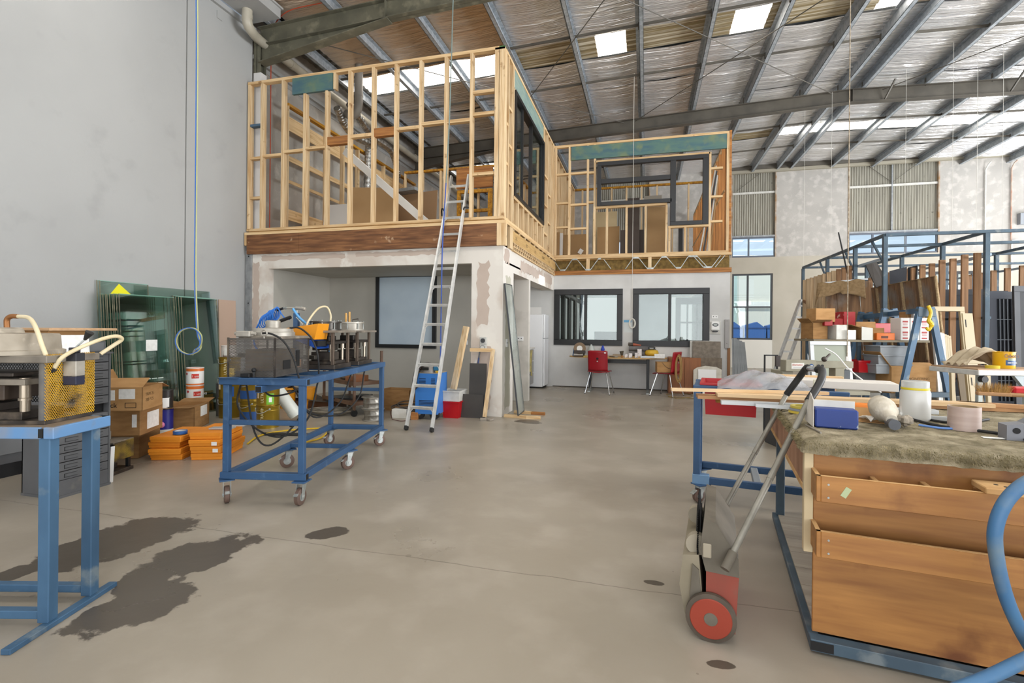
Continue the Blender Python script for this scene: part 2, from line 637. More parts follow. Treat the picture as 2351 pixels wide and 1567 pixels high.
# ---- back wall
w = struct('wall_back', 'concrete and corrugated street wall at the far end of the hall')
TOP = 7.05
OPEN = [(-1.75, .1, 1), (2.95, 4.38, 1), (6.62, 9.2, 1)]
b = MB()
xs = [-7.0] + [v for a in OPEN for v in a[:2]] + [XR + .2]
for i in range(0, len(xs), 2):
    MB().box(xs[i], xs[i + 1], YB, YB + .18, 3.92, TOP).build('concrete_panel', concrete_w, w)
# painted lower part with its openings
lowo = [(-5.5, 1.2, .95, 2.5), (2.98, 4.3, 1.0, 3.34), (6.72, 10.2, 1.0, 3.3)]
x = -7.0
for (a, c, z0_, z1_) in lowo:
    MB().box(x, a, YB - .02, YB + .18, 0, 3.92).build('painted_panel', beige_w, w)
    MB().box(a, c, YB - .02, YB + .18, 0, z0_).build('painted_panel', cream_w, w)
    MB().box(a, c, YB - .02, YB + .18, z1_, 3.92).build('painted_panel', beige_w, w)
    x = c
MB().box(x, XR + .2, YB - .02, YB + .18, 0, 3.92).build('painted_panel', beige_w, w)
corr_m = M('weathered corrugated cladding', 'a9a699', rough=.55, metal=.25, col2='8d8a7f', scale=3, stretch=(6, 1, .25), col3='6e6b62', s3=9, lo3=.66, hi3=.74)
def corr(mb, x0, x1, z0_, z1_, y, pitch=.076, amp=.012):
    n = int((x1 - x0) / pitch * 6)
    return mb.grid(lambda u, v: (x0 + (x1 - x0) * u, y + amp * math.sin(2 * PI * (x1 - x0) * u / pitch), z0_ + (z1_ - z0_) * v), n, 1)
for (a, c, k) in OPEN:
    z0_ = 4.66
    corr(MB(), a, c, z0_, TOP, YB + .1).build('corrugated_sheet', corr_m, w, smooth=True)
    MB().box(a, c, YB + .03, YB + .09, 6.18, 6.25).build('girt', white_d, w)
    MB().box(a, c, YB + .0, YB + .12, 4.64, 4.7).build('flashing', galv_d, w)
    for e in (a, c):
        MB().box(e - .02, e + .02, YB - .015, YB + .16, 3.92, TOP).build('edge_trim', M('rusty edge', '9c7b57', rough=.7, col2='b3ada3', scale=4), w)
MB().box(7.88, 7.92, YB + .02, YB + .09, 4.7, TOP).build('post', galv_d, w)
for p, q in (((7.9, 6.3), (7.15, 6.95)), ((7.9, 6.3), (8.75, 7.0)), ((3.1, 6.3), (3.95, 6.95))):
    MB().cyl((p[0], YB + .03, p[1]), (q[0], YB + .03, q[1]), .008, n=6).build('brace_rod', steel_dk, w)
MB().box(2.0, XR, YB - .12, YB, TOP - .16, TOP - .06).build('eaves_angle', M('eaves beige steel', '9d9787', rough=.6), w)
MB().box(2.0, XR, YB - .2, YB, TOP - .06, TOP + .12).build('eaves_beam', steel_dk, w)

def window(name, label, x0, x1, z0_, z1_, y, bars_v=(), bars_h=(), f=.05, mat=None, glass=None, depth=.06, cat='window'):
    wi = struct(name, label)
    mat = mat or dkgrey
    MB().box(x0, x1, y, y + depth, z0_, z0_ + f).box(x0, x1, y, y + depth, z1_ - f, z1_).box(x0, x0 + f, y, y + depth, z0_ + f, z1_ - f).box(x1 - f, x1, y, y + depth, z0_ + f, z1_ - f).build('frame', mat, wi)
    for v in bars_v:
        MB().box(v - f * .5, v + f * .5, y, y + depth, z0_ + f, z1_ - f).build('mullion', mat, wi)
    for v in bars_h:
        MB().box(x0 + f, x1 - f, y + .005, y + depth - .005, v - f * .4, v + f * .4).build('transom', mat, wi)
    vs = [x0] + list(bars_v) + [x1]
    for i in range(len(vs) - 1):
        MB().box(vs[i] + f * .5, vs[i + 1] - f * .5, y + depth * .5 - .003, y + depth * .5 + .003, z0_ + f, z1_ - f).build('pane', glass or MATS['clear glass'], wi)
    return wi
glassy('clear glass', 'f2f8f8')
win_fr = M('slate window frame', '5d6470', rough=.45)
window('window_1', 'tall dark-mullioned street window beside the mezzanine', 2.98, 4.3, 1.0, 3.34, YB, (3.5,), (2.16,), .06, dkgrey)
window('window_2', 'low clerestory window under the narrow corrugated sheet', 2.95, 4.38, 3.93, 4.64, YB + .02, (3.52,), (), .05, win_fr)
window('window_3', 'wide clerestory window behind the steel rack', 6.62, 9.2, 3.93, 4.64, YB + .02, (7.35, 8.3), (), .05, win_fr)
window('window_4', 'black street window seen between the rack timbers', 6.72, 10.2, 1.0, 3.3, YB, (7.3, 7.9, 8.5, 9.1, 9.7), (1.9, 2.9), .09, blk)
window('window_5', 'long office window with pale blinds behind the kitchen wall', -5.5, 1.2, .95, 2.5, YB, (-4.2, -2.6, -1.0, .3), (2.05,), .07, blk)

# ---- roof
def zr(x):
    return 6.95 - .0405 * abs(x - 4.6)
roof = struct('ceiling', 'silver foil-lined steel roof with purlins and rafters')
foil_m = M('silver foil', 'fdfdff', rough=.16, metal=.72, col2='f4f3f2', scale=.8, bump=1., bdist=.05, bscale=2.6, stretch=(1, 1, 1), bstretch=(1.2, 12, 1))
foil_warm_refl = M('foil with warm reflection', 'ead2b8', rough=.22, metal=.6, col2='ddcbb6', scale=1.0, bump=.9, bdist=.04, bscale=3.2, bstretch=(1.3, 9, 1))  # tan tint puts the reflected floor and timber into the foil colour
foil_br = M('bare fibreglass strip', '8f7f5e', rough=.4, metal=.3, col2='cfc6b2', scale=2, stretch=(.25, 12, 1), lo=.45, hi=.62)  # cream stripes are reflections put into the brown sheet's colour
sky_m = M('bright skylight sheet', 'ffffff', rough=.6, emit='fff6ea', estr=7.0, col2='efe6d2', scale=20, stretch=(.6, 8, 1))
SKY = [(9.62, 10.42), (15.75, 16.4), (3.3, 4.1), (-2.9, -2.1)]
def foil(y0, y1, x0, x1, mat, seed, name='foil_sheet', amp=1.):
    r = random.Random(seed)
    ph = [r.uniform(0, 6.28) for _ in range(12)]
    fr = [r.uniform(14, 52) for _ in range(6)]
    kx = [r.uniform(-1.6, 1.6) for _ in range(6)]
    nu, nv = max(3, int((x1 - x0) / .3)), max(4, int((y1 - y0) / .03))
    def f(u, v):
        x, y = x0 + (x1 - x0) * u, y0 + (y1 - y0) * v
        z = zr(x) + .235
        s = abs(math.sin((x + .16) / 1.24 * PI))
        z -= amp * .035 * s * (1 - (2 * v - 1) ** 6)
        e = math.exp(-((v) / .05) ** 2) + math.exp(-((1 - v) / .05) ** 2)
        z -= .03 * e * s
        for i in range(6):
            z += amp * .0055 * s * math.sin(fr[i] * y + kx[i] * x + ph[i]) * (1 + .5 * math.sin(2.1 * x + ph[6 + i]))
        return (x, y, z)
    return MB().grid(f, nu, nv).build(name, mat, roof, smooth=True)
edges = []
y = Y0
k = 0
while y < YB:
    nx = [s for s in SKY if s[0] > y - .01]
    lim = min([s[0] for s in nx] + [YB + .15])
    y1 = min(y + 1.32, lim)
    if lim - y1 < .4:
        y1 = lim
    tan = 7.0 < y < 9.6
    if tan or 4.5 < y < 7.5 or 10 < y < 13.2:
        foil(y, y1, -6.22, -2.6, foil_warm_refl if y < 9.6 else foil_m, k)
        foil(y, y1, -2.6, XR, foil_m, k + 100)
    else:
        foil(y, y1, -6.22, XR, foil_m, k)
    k += 1
    y = y1
    for s in SKY:
        if abs(y - s[0]) < .01:
            y = s[1]
def slopeplate(mb, x0, x1, y0, y1, dz, th=.01):
    cuts = [x0] + ([4.6] if x0 < 4.6 < x1 else []) + [x1]
    for i in range(len(cuts) - 1):
        a, c = cuts[i], cuts[i + 1]
        mb.plate([(a, y0, zr(a) + dz), (c, y0, zr(c) + dz), (c, y1, zr(c) + dz), (a, y1, zr(a) + dz)], th, (0, 0, 1))
    return mb
def ribbed(x0, x1, y0, y1, mat, name, pitch=.16):
    n = int((y1 - y0) / pitch * 8)
    def f(u, v):
        x, y = x0 + (x1 - x0) * u, y0 + (y1 - y0) * v
        return (x, y, zr(x) + .245 + .014 * max(-.7, min(.7, math.sin(2 * PI * (y - y0) / pitch))))
    return MB().grid(f, max(2, int((x1 - x0) / 1.2)), n).build(name, mat, roof, smooth=False)
B1 = SKY[0]
ribbed(-6.2, -3.0, *B1, sky_m, 'skylight')
for a, c, lit in ((-3.0, -1.0, 0), (-1.0, -.42, 1), (-.42, 1.52, 0), (1.52, 2.12, 1), (2.12, 3.95, 0), (3.95, 4.6, 1), (4.6, 9, 0), (9, 10, 1), (10, XR, 0)):
    ribbed(a, c, *B1, sky_m if lit else foil_br, 'skylight' if lit else 'fibreglass_sheet')
B2 = SKY[1]
for a, c, lit in ((-6.2, -4.3, 1), (-4.3, 2.0, 0), (2.0, 3.75, 2), (3.75, XR, 1)):
    if lit == 0:
        foil(B2[0], B2[1], a, c, foil_m, 77)
    else:
        ribbed(a, c, *B2, sky_m if lit == 1 else foil_br, 'skylight' if lit == 1 else 'fibreglass_sheet')
for s in SKY[2:]:
    ribbed(-6.2, XR, *s, sky_m, 'skylight')
# outer weather skin so that the sky does not leak in
slopeplate(MB(), -7.1, XR + .4, Y0 - .3, YB + .4, .3, .02).build('roof_sheet', galv_d, roof)
# bare corrugated strip along the left wall
cs = M('corrugated roof underside', '8d8c88', rough=.5, metal=.5)
ribbed(-6.75, -6.2, 7.5, YB, cs, 'corrugated_strip', .19)
ribbed(-6.75, -6.2, Y0, 7.1, cs, 'corrugated_strip', .19)
# purlins
PX = [-6.36 + 1.24 * k for k in range(9)] + [4.36, 4.86] + [6.1 + 1.24 * k for k in range(7)]
for i, x in enumerate(PX):
    z = zr(x) + .01
    sgn = 1 if x < 4.6 else -1
    b = MB().box(x - .004, x + .004, Y0, YB, z, z + .2)
    b.box(x - .004, x + .075 * sgn, Y0, YB, z, z + .006) if sgn > 0 else b.box(x - .075, x + .004, Y0, YB, z, z + .006)
    b.box(x - .07, x + .07, Y0, YB, z + .194, z + .2)
    b.box(x + .071 * sgn - .003, x + .071 * sgn + .003, Y0, YB, z, z + .022)
    b.build('purlin', galv, roof)
# bridging between purlins
for yb in (-1.2, 1.0, 3.1, 5.2, 9.33, 11.15, 15.27, 17.05):
    for i in range(len(PX) - 1):
        a, c = PX[i], PX[i + 1]
        if c - a < .7:
            continue
        MB().bar((a, yb, zr(a) + .1), (c, yb, zr(c) + .1), .022, .045).box(c - .02, c + .02, yb - .02, yb + .02, zr(c) + .02, zr(c) + .14).build('bridging', steel_dk, roof)
# rafters: web, two flanges, kinked at the ridge
def rafter(y, mat, dep=.31):
    b = MB()
    for a, c in ((XL + .1, 4.6), (4.6, XR)):
        za, zc = zr(a), zr(c)
        b.plate([(a, y - .004, za - dep), (c, y - .004, zc - dep), (c, y - .004, zc), (a, y - .004, za)], .008, (0, 1, 0))
        for dz in (-.012, -dep):
            b.plate([(a, y - .08, za + dz), (c, y - .08, zc + dz), (c, y + .08, zc + dz), (a, y + .08, za + dz)], .012, (0, 0, 1))
    b.build('rafter', mat, roof)
    # haunch at the left column
    h = MB()
    xa, xc, d2 = XL + .12, -4.05, .62
    h.plate([(xa, y - .004, zr(xa) - d2), (xc, y - .004, zr(xc) - dep), (xa, y - .004, zr(xa) - dep)], .008, (0, 1, 0))
    h.plate([(xa, y - .09, zr(xa) - d2), (xc, y - .09, zr(xc) - dep - .02), (xc, y + .09, zr(xc) - dep - .02), (xa, y + .09, zr(xa) - d2)], .014, (0, 0, 1))
    h.build('haunch', mat, roof)
    for xx in (-4.1, 4.6):
        MB().box(xx - .006, xx + .006, y - .075, y + .075, zr(xx) - dep, zr(xx)).build('stiffener', mat, roof)
rafter(7.25, steel_ol)
rafter(13.25, steel_dk)
rafter(1.25, steel_ol)
rafter(-4.75, steel_ol)
for x in PX[1:]:
    MB().box(x - .05, x - .042, 13.25 - .03, 13.25 + .03, zr(x) - .02, zr(x) + .16).build('cleat', steel_dk, roof)
for x in (5.25, 7.6):
    MB().bar((x, 13.2, zr(x) - .28), (x + .1, 12.95, zr(x) + .05), .03, .03).build('fly_brace', steel_dk, roof)
# diagonal brace rods
def rod(p, q, r=.009, mat=None, name='brace_rod'):
    MB().cyl(p, q, r, n=6).build(name, mat or steel_dk, roof)
rz_ = lambda x, d=.06: zr(x) - d
for (x0, y0, x1, y1) in ((-.3, 13.2, 4.4, 7.3), (4.2, 13.2, -1.3, 7.3), (-.6, 13.2, -6.2, 7.4), (-4.0, 13.2, -.1, 7.3), (5.2, 13.2, 10.0, 7.3), (9.6, 13.2, 5.0, 7.3)):
    rod((x0, y0, rz_(x0)), (x1, y1, rz_(x1)))
# columns
colu = struct('column_left', 'steel column on the left wall painted white below')
MB().box(XL + .0, XL + .14, 7.2, 7.21, 5.72, 6.4).box(XL, XL + .14, 7.33, 7.34, 5.72, 6.4).box(XL + .06, XL + .07, 7.2, 7.34, 5.72, 6.4).build('upper_shaft', steel_ol, colu)
MB().box(XL + .0, XL + .15, 7.2, 7.34, 0, 5.72).build('lower_shaft', M('white painted steel', 'dcdcdc', rough=.5), colu)
# gutter box, downpipe, vent pipes, foil ducts
pvc = M('cream pvc pipe', 'b9b3a4', rough=.4, col2='aaa494', scale=4)
gut = thing('rain_head', 'square grey rainwater box where the cream downpipe starts', 'rain head', (XL + .35, 6.78, 6.5))
MB().box(-.27, .3, -.38, .3, -.0, .2).build('box', paint_grey, gut)
MB().box(-.3, .33, -.41, .33, .16, .19).build('lip', paint_grey, gut)
dp = thing('downpipe', 'fat cream pipe bending down and running back along the left wall', 'pipe', (XL + .3, 6.75, 6.1))
MB().tube(arc_pts([(-.02, .0, .42), (-.02, .0, .22), (-.04, .1, .13), (-.1, .4, .12), (-.12, 1.2, .13)], 5), .078, 16).build('bend', pvc, dp, smooth=True)
MB().tube([(-.12, 1.2, .13), (-.12, 2.0, .125), (-.12, 12.4, .05)], .074, 16).build('run', pvc, dp, smooth=True)
for yy_ in (1.2, 2.2, 4.2, 6.4):
    MB().cyl((-.12, yy_ - .05, .127), (-.12, yy_ + .05, .127), .083, n=16).build('socket', pvc, dp, smooth=True)
MB().lathe([(.082, .25), (.082, .33)], (-.02, 0, 0), 16).build('socket', pvc, dp, smooth=True)
# vent u-bend
ub = thing('vent_pipe', 'grey pipe dropping from the roof into a u-bend above the timber frame', 'pipe', (-5.8, 9.1, 5.6))
pvg = M('grey pvc pipe', '8f8a82', rough=.45)
MB().tube(arc_pts([(.02, 0, 1.2), (.02, 0, .55), (.02, 0, .3), (-.06, .02, .14), (-.2, .05, .13), (-.32, .1, .2)], 6), .085, 14).build('bend', pvg, ub, smooth=True)
MB().lathe([(.091, .48), (.091, .56)], (.02, 0, 0), 14).build('collar', pvg, ub, smooth=True)
duct = M('crinkled foil duct', 'c9c9c6', rough=.25, metal=.9, col2='8e8b86', scale=10, bump=.6, bscale=40)
def flexduct(name, label, pts, r):
    P = arc_pts(pts, 12)
    rr = [r * (1 + .09 * (i % 2)) for i in range(len(P))]
    b = MB().tube(P, rr, 12)
    return single(b, name, duct, label, 'duct', world=True, smooth=False, group='flexible ducts')
oc_ = M('orange cable', 'b0492c', rough=.5)
single(MB().tube(arc_pts([(XL + .17, 7.42, 3.0), (XL + .17, 7.42, 4.6), (XL + .17, 7.42, 6.2), (XL + .3, 7.3, 6.5), (-5.9, 7.12, 6.63), (-5.2, 7.12, 6.67)], 5), .009, 6), 'orange_cable', oc_, 'orange cable running up beside the white column onto the rafter', 'cable', world=True, smooth=True)
p_ = at(1293, 8, z=6.75)
single(MB().rbox(-.05, .05, -1.3, .0, 0, .07, .01).cyl((0, -1.28, -.02), (0, -.03, -.02), .02, n=10), 'tube_light', galv_d, 'unlit grey tube light fixed under the roof at the top of the view', 'light', (p_.x, p_.y, 6.76))
flexduct('flexible_duct', 'crinkled silver duct sagging below the cream pipe', [(-6.15, 8.9, 5.8), (-6.2, 9.2, 5.62), (-6.2, 9.6, 5.5), (-6.15, 10.2, 5.52), (-6.3, 10.6, 5.62)], .075)
flexduct('flexible_duct', 'crinkled silver duct looping over the cream pipe', [(-6.0, 9.1, 5.95), (-6.0, 9.5, 5.8), (-6.05, 10.1, 5.66), (-6.0, 10.8, 5.6), (-6.1, 11.3, 5.45), (-6.2, 11.6, 5.2)], .075)
flexduct('flexible_duct', 'long silver duct hanging down behind the studs', [(-6.25, 10.3, 5.6), (-6.3, 10.35, 5.2), (-6.35, 10.4, 4.6), (-6.35, 10.4, 3.8), (-6.35, 10.4, 3.2)], .085)
# ================================================================== MEZZANINE
def X_(px, y=YF, py=330):
    return at(px, py, y=y).x
def Yx(px, x=XS, py=330):
    return at(px, py, x=x).y

ZF = 2.955   # top of mezzanine floor plate
# ---- lower front wall (plasterboard) with the wide opening
w = struct('wall_mezzanine_front', 'stopped plasterboard wall with a wide opening under the timber storey')
ox0, ox1, oz = -6.17, -2.53, 2.28
MB().box(-6.58, ox0, YF, YF + .12, 0, 2.53).build('plaster_panel', plaster, w)
MB().box(ox1, XS - .27, YF, YF + .12, 0, 2.53).build('plaster_panel', plaster, w)
MB().box(ox0, ox1, YF, YF + .12, oz, 2.53).build('plaster_panel', plaster, w)
MB().box(-6.53, -6.5, YF - .03, YF, 0, 2.6).box(-6.64, -6.5, YF - .004, YF, 0, 2.6).build('steel_track', galv_d, w)
for zz_ in (.9, 1.7, 2.5):
    MB().cyl((-6.575, YF - .0055, zz_), (-6.575, YF - .004, zz_), .012, n=10).build('track_hole', ink, w)
# setting compound bands: thin raised patches
skim = M('jointing compound', 'dedad2', rough=.85, col2='d6d0c7', scale=4)
raw = M('bare plasterboard paper', 'bfb0a4', rough=.9, col2='b7a79b', scale=2)
def patch(w, a0, a1, z0_, z1_, seed, mat, plane='y', at_=YF - .0012):
    r = random.Random(seed)
    jx, jz = min(.03, (a1 - a0) * .18), min(.03, (z1_ - z0_) * .18)
    n1, n2 = max(3, int((a1 - a0) / .06)), max(3, int((z1_ - z0_) / .06))
    pts = [(a0 + (a1 - a0) * i / n1, z0_ + r.uniform(-jz, jz)) for i in range(n1)] + [(a1 + r.uniform(-jx, jx), z0_ + (z1_ - z0_) * i / n2) for i in range(n2)]
    pts += [(a1 - (a1 - a0) * i / n1, z1_ + r.uniform(-jz, jz)) for i in range(n1)] + [(a0 + r.uniform(-jx, jx), z1_ - (z1_ - z0_) * i / n2) for i in range(n2)]
    MB().prism(pts, at_, at_ + .0011, plane).build('bare_paper_patch', mat, w)
for k, q_ in enumerate(((-2.42, -2.22, .1, 1.02), (-2.43, -2.26, 1.35, 2.3), (-6.49, -6.36, .3, 1.05), (-6.49, -6.36, 1.2, 2.4), (-6.3, -4.7, 2.42, 2.5), (-4.5, -3.0, 2.43, 2.5))):
    patch(w, *q_, k, raw)

# recess behind the opening
w = struct('wall_recess', 'sage green back wall of the recess with a black framed window')
MB().box(-6.3, -2.31, 8.74, 8.84, 0, 2.6).build('back_panel', sage, w)
MB().box(-6.3, ox0, YF + .12, 8.74, 0, 2.6).build('side_panel', sage, w)
MB().box(-6.58, -2.04, YF + .12, 8.9, 2.29, 2.32).build('soffit', sage, w)
# black framed frosted window in the recess
p0, p1 = at(865, 629, y=8.72), at(1001, 800, y=8.72)
frost = M('frosted blue glass', 'bccbd6', rough=.35, col2='b3c3d0', scale=2)
window('window_6', 'black framed frosted window in the back of the recess', p0.x, p1.x, p1.z, p0.z, 8.68, (), (), .07, blk, frost)
# ---- side wall: pier, nib, header
w = struct('wall_mezzanine_side', 'plasterboard side wall with openings into the passage and kitchen')
MB().box(XS - .27, XS, YF, 7.66, 0, 2.53).build('pier', plaster, w)
MB().box(XS - .27, XS, 7.66, YK, 2.19, 2.53).build('header', plaster, w)
MB().box(XS - .27, XS, 8.74, 8.86, 0, 2.19).build('nib', M('nib plaster', 'cfcac2', rough=.8, col2='b5b1a8', scale=1.3, lo=.45, hi=.55), w)
MB().box(XS - .004, XS + .002, YF - .002, YF + .006, 0, 2.53).build('corner_bead', skim, w)
patch(w, 7.2, 7.5, .1, 2.1, 21, M('greenish paper', 'b9b6a6', rough=.9), 'x', XS + .0002)
patch(w, 8.1, 9.9, 2.28, 2.46, 22, raw, 'x', XS + .0002)
patch(w, 10.1, 11.0, 2.3, 2.47, 23, raw, 'x', XS + .0002)
patch(w, 7.1, 7.4, 2.3, 2.5, 24, raw, 'x', XS + .0002)
# kitchen room shell behind
w = struct('wall_kitchen', 'white kitchen walls and ceiling behind the side openings')
MB().box(-5.0, XS, YK + .0, YK + .1, 0, 2.6).build('back_panel', plaster_w, w)
MB().box(-6.3, XS - .27, 8.86, YK, 2.42, 2.45).build('soffit', plaster_w, w)
MB().box(-5.1, -5.0, 8.86, YK + .1, 0, 2.6).build('side_panel', plaster_w, w)
pa, pb = at(1210, 705, y=YK - .01), at(1242, 780, y=YK - .01)
MB().box(pa.x - .2, pb.x, YK - .006, YK, pb.z - .3, pa.z).build('access_panel', M('off white panel', 'e0deda', rough=.6), w)
# ---- kitchen-front wall with two black windows
w = struct('wall_office', 'grey white office wall with two black sliding windows')
W1 = (-2.09 + .07, -.49, .95, 2.21)
W2 = (-.27, 1.30, .95, 2.21)
cuts = [(XS, W1[0]), (W1[1], W2[0]), (W2[1], 1.70)]
for a, c in cuts:
    if c - a > .02:
        MB().box(a, c, YK, YK + .1, 0, 2.53).build('plaster_panel', plaster_w, w)
for q in (W1, W2):
    MB().box(q[0], q[1], YK, YK + .1, 0, q[2]).build('plaster_panel', plaster_w, w)
    MB().box(q[0], q[1], YK, YK + .1, q[3], 2.53).build('plaster_panel', plaster_w, w)
MB().box(1.60, 1.70, YK + .1, YB, 0, 2.53).build('return_panel', plaster_w, w)
MB().box(XS, 1.7, YK - .006, YK, 0, .02).build('floor_gap', M('dark gap', '4a443e', rough=.9), w)
def slidewin(n, label, q, mid):
    wi = struct(n, label)
    x0, x1, z0_, z1_ = q
    f = .125
    y0, y1 = YK - .035, YK + .1
    MB().rbox(x0, x1, y0, y1, z1_ - f, z1_, .004).rbox(x0, x1, y0, y1, z0_, z0_ + f, .004).rbox(x0, x0 + f, y0, y1, z0_ + f, z1_ - f, .004).rbox(x1 - f, x1, y0, y1, z0_ + f, z1_ - f, .004).build('frame', blk, wi)
    MB().box(mid - .03, mid + .03, y0 + .03, y1, z0_ + f, z1_ - f).build('sash_stile', blk, wi)
    for a, c, yy_ in ((x0 + f, mid - .03, YK + .03), (mid + .03, x1 - f, YK + .06)):
        MB().box(a, c, yy_, yy_ + .006, z0_ + f, z1_ - f).build('pane', MATS['clear glass'], wi)
slidewin('window_7', 'black sliding window above the desk, nearer the fridge', W1, -1.31)
slidewin('window_8', 'black sliding window above the desk, nearer the wall end', W2, .5)
# office interior seen through those windows
w = struct('wall_office_inner', 'white partition walls inside the office')
MB().box(-.25, .62, 13.0, 13.08, 0, 2.6).build('panel', plaster_w, w)
MB().box(-2.0, 1.6, YK + .1, YB - .1, 2.55, 2.6).build('soffit', plaster_w, w)
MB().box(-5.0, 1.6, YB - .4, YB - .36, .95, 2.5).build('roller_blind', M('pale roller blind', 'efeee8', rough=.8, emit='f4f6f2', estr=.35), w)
dr = struct('door_1', 'black glazed office door with a square grid seen through the window')
dx0, dx1 = .72, 1.5
MB().box(dx0, dx0 + .12, 13.0, 13.06, 0, 2.1).box(dx1 - .1, dx1, 13.0, 13.06, 0, 2.1).box(dx0, dx1, 13.0, 13.06, 1.95, 2.12).build('frame', blk, dr)
for zz_ in (.6, 1.05, 1.5):
    MB().box(dx0 + .12, dx1 - .1, 13.01, 13.05, zz_ - .02, zz_ + .02).build('glazing_bar', blk, dr)
for xx_ in (1.0, 1.22):
    MB().box(xx_ - .02, xx_ + .02, 13.01, 13.05, .1, 1.95).build('glazing_bar', blk, dr)
wi = struct('window_9', 'black framed glazed partition on the left inside the office')
for yy_ in (11.9, 12.9, 14.0, 15.4):
    MB().box(-1.98, -1.9, yy_, yy_ + .22, 0, 2.4).build('post', blk, wi)
MB().box(-1.98, -1.9, 11.5, 16, 2.1, 2.2).build('rail', blk, wi)
t = thing('computer_monitor', 'dark computer monitor seen through the black window beside the fridge', 'monitor', (-1.0, 13.6, .73))
MB().rbox(-.34, .34, -.02, .02, .12, .52, .006).build('screen', dkgrey, t)
MB().box(-.04, .04, 0, .04, .02, .2).box(-.12, .12, -.06, .1, 0, .02).build('stand', blk, t)
t = thing('office_desk', 'white office desk behind the black window beside the fridge', 'desk', (-.95, 13.7, 0))
MB().rbox(-.9, .9, -.4, .4, .7, .73, .005).build('desktop', white_p, t)
for sx in (-.85, .85):
    MB().box(sx - .03, sx + .03, -.35, .35, 0, .7).build('leg', dkgrey, t)

# ---- floor band (front): plates, brown laminated beam
w = struct('wall_floor_edge', 'floor edge of the timber storey with brown beam, plates and web trusses')
xj = X_(690, py=545)
MB().box(-6.58, xj - .002, YF - .045, YF + .02, 2.53, 2.855).build('edge_beam', brown_lvl, w)
MB().box(xj + .002, -2.13, YF - .045, YF + .02, 2.53, 2.855).build('edge_beam', brown_lvl, w)
MB().box(-6.63, -6.585, YF - .045, YF + .05, 2.68, 2.86).build('end_block', pine_z, w)
MB().box(-6.63, XS + .045, YF - .045, YF + .05, 2.858, 2.903).build('plate', pine_x, w)
MB().box(-2.128, XS + .045, YF - .045, YF + .05, 2.53, 2.857).build('end_stud', pine_z, w)
MB().box(-6.6, XS - .02, YF + .02, YB, 2.86, 2.93).build('floor_sheet', M('particleboard floor', 'b08d58', rough=.8, col2='9d7b48', scale=20), w)
MB().box(XS - .02, 1.66, YK + .05, YB, 2.86, 2.93).build('floor_sheet', MATS['particleboard floor'], w)
# side band
b = MB()
MB().box(XS - .045, XS + .045, YF + .05, YK, 2.858, 2.903).build('plate', pine_y, w)
MB().box(XS - .0, XS + .042, 7.28, 7.33, 2.53, 2.857).build('end_stud', pine_z, w)
MB().box(XS - .0, XS + .042, 7.33, 7.45, 2.53, 2.857).build('end_stud', pine_z, w)
MB().box(XS - .02, XS + .042, 7.45, YK, 2.655, 2.825).build('printed_board', M('printed edge board', 'c2a06a', rough=.7, col2='b08d58', scale=4, stretch=(9, .6, 9)), w)
for z_ in (2.53, 2.59, 2.65):
    MB().box(XS - .02, XS + .038, 7.5, YK, z_ - .008, z_ + .006).build('slat', pine_y, w)
for k in range(26):
    y = 7.52 + k * .145
    for z_ in (2.536, 2.596):
        yo = y + (.07 if z_ > 2.56 else 0)
        MB().box(XS - .02, XS + .036, yo, yo + .028, z_, z_ + .048).build('slat_block', pine_z, w)
for k in range(10):
    y = 7.5 + k * .38
    MB().box(XS - .02, XS + .036, y, y + .05, 2.825, 2.858).build('slat_block', pine_z, w)
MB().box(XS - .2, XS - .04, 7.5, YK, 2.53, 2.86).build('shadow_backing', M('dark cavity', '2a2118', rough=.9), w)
for k, s_ in enumerate(('LVL', 'H2S', 'F17', '240x45', '50')):
    text(s_, .075, M('stamp ink', '4d4028', rough=.8), w, (XS + .0425, 7.6 + k * .7, 2.71), (0, 1, 0), (0, 0, 1))
# front of the kitchen storey: web trusses
MB().box(XS, 1.72, YK - .045, YK + .05, 2.53, 2.575).build('plate', pine_or, w)
MB().box(XS, 1.72, YK - .045, YK + .05, 2.58, 2.625).build('plate', pine_or, w)
MB().box(XS, 1.72, YK - .045, YK + .05, 2.89, 2.94).build('plate', pine_x, w)
MB().box(XS, 1.7, YK + .12, YK + .2, 2.6, 2.9).build('insulation_batt', M('insulation', '8d7442', rough=1, col2='6a5632', scale=12, bump=.4), w)
zw = [(1262, 2.87), (1287, 2.65), (1300, 2.65), (1313, 2.87), (1325, 2.87), (1341, 2.65), (1356, 2.65), (1374, 2.87), (1385, 2.87), (1402, 2.65)]
def strut(pa, za, pb, zb, k):
    xa, xb = X_(pa, YK - .02, 600), X_(pb, YK - .02, 600)
    MB().bar((xa, YK - .03 + .004 * (k % 2), za), (xb, YK - .03 + .004 * (k % 2), zb), .014, .028, (0, 1, 0)).build('web_strut', zinc, w)
segs = [(1272, 2.87, 1287, 2.64), (1298, 2.64, 1314, 2.88), (1325, 2.88, 1345, 2.64), (1356, 2.64, 1374, 2.88), (1386, 2.87, 1403, 2.65), (1436, 2.64, 1454, 2.88), (1466, 2.88, 1486, 2.64), (1500, 2.64, 1519, 2.88), (1530, 2.88, 1552, 2.64), (1563, 2.64, 1580, 2.88), (1592, 2.88, 1615, 2.64), (1600, 2.88, 1624, 2.64), (1634, 2.64, 1654, 2.88), (1642, 2.64, 1664, 2.88)]
for k, sg in enumerate(segs):
    strut(*sg, k)
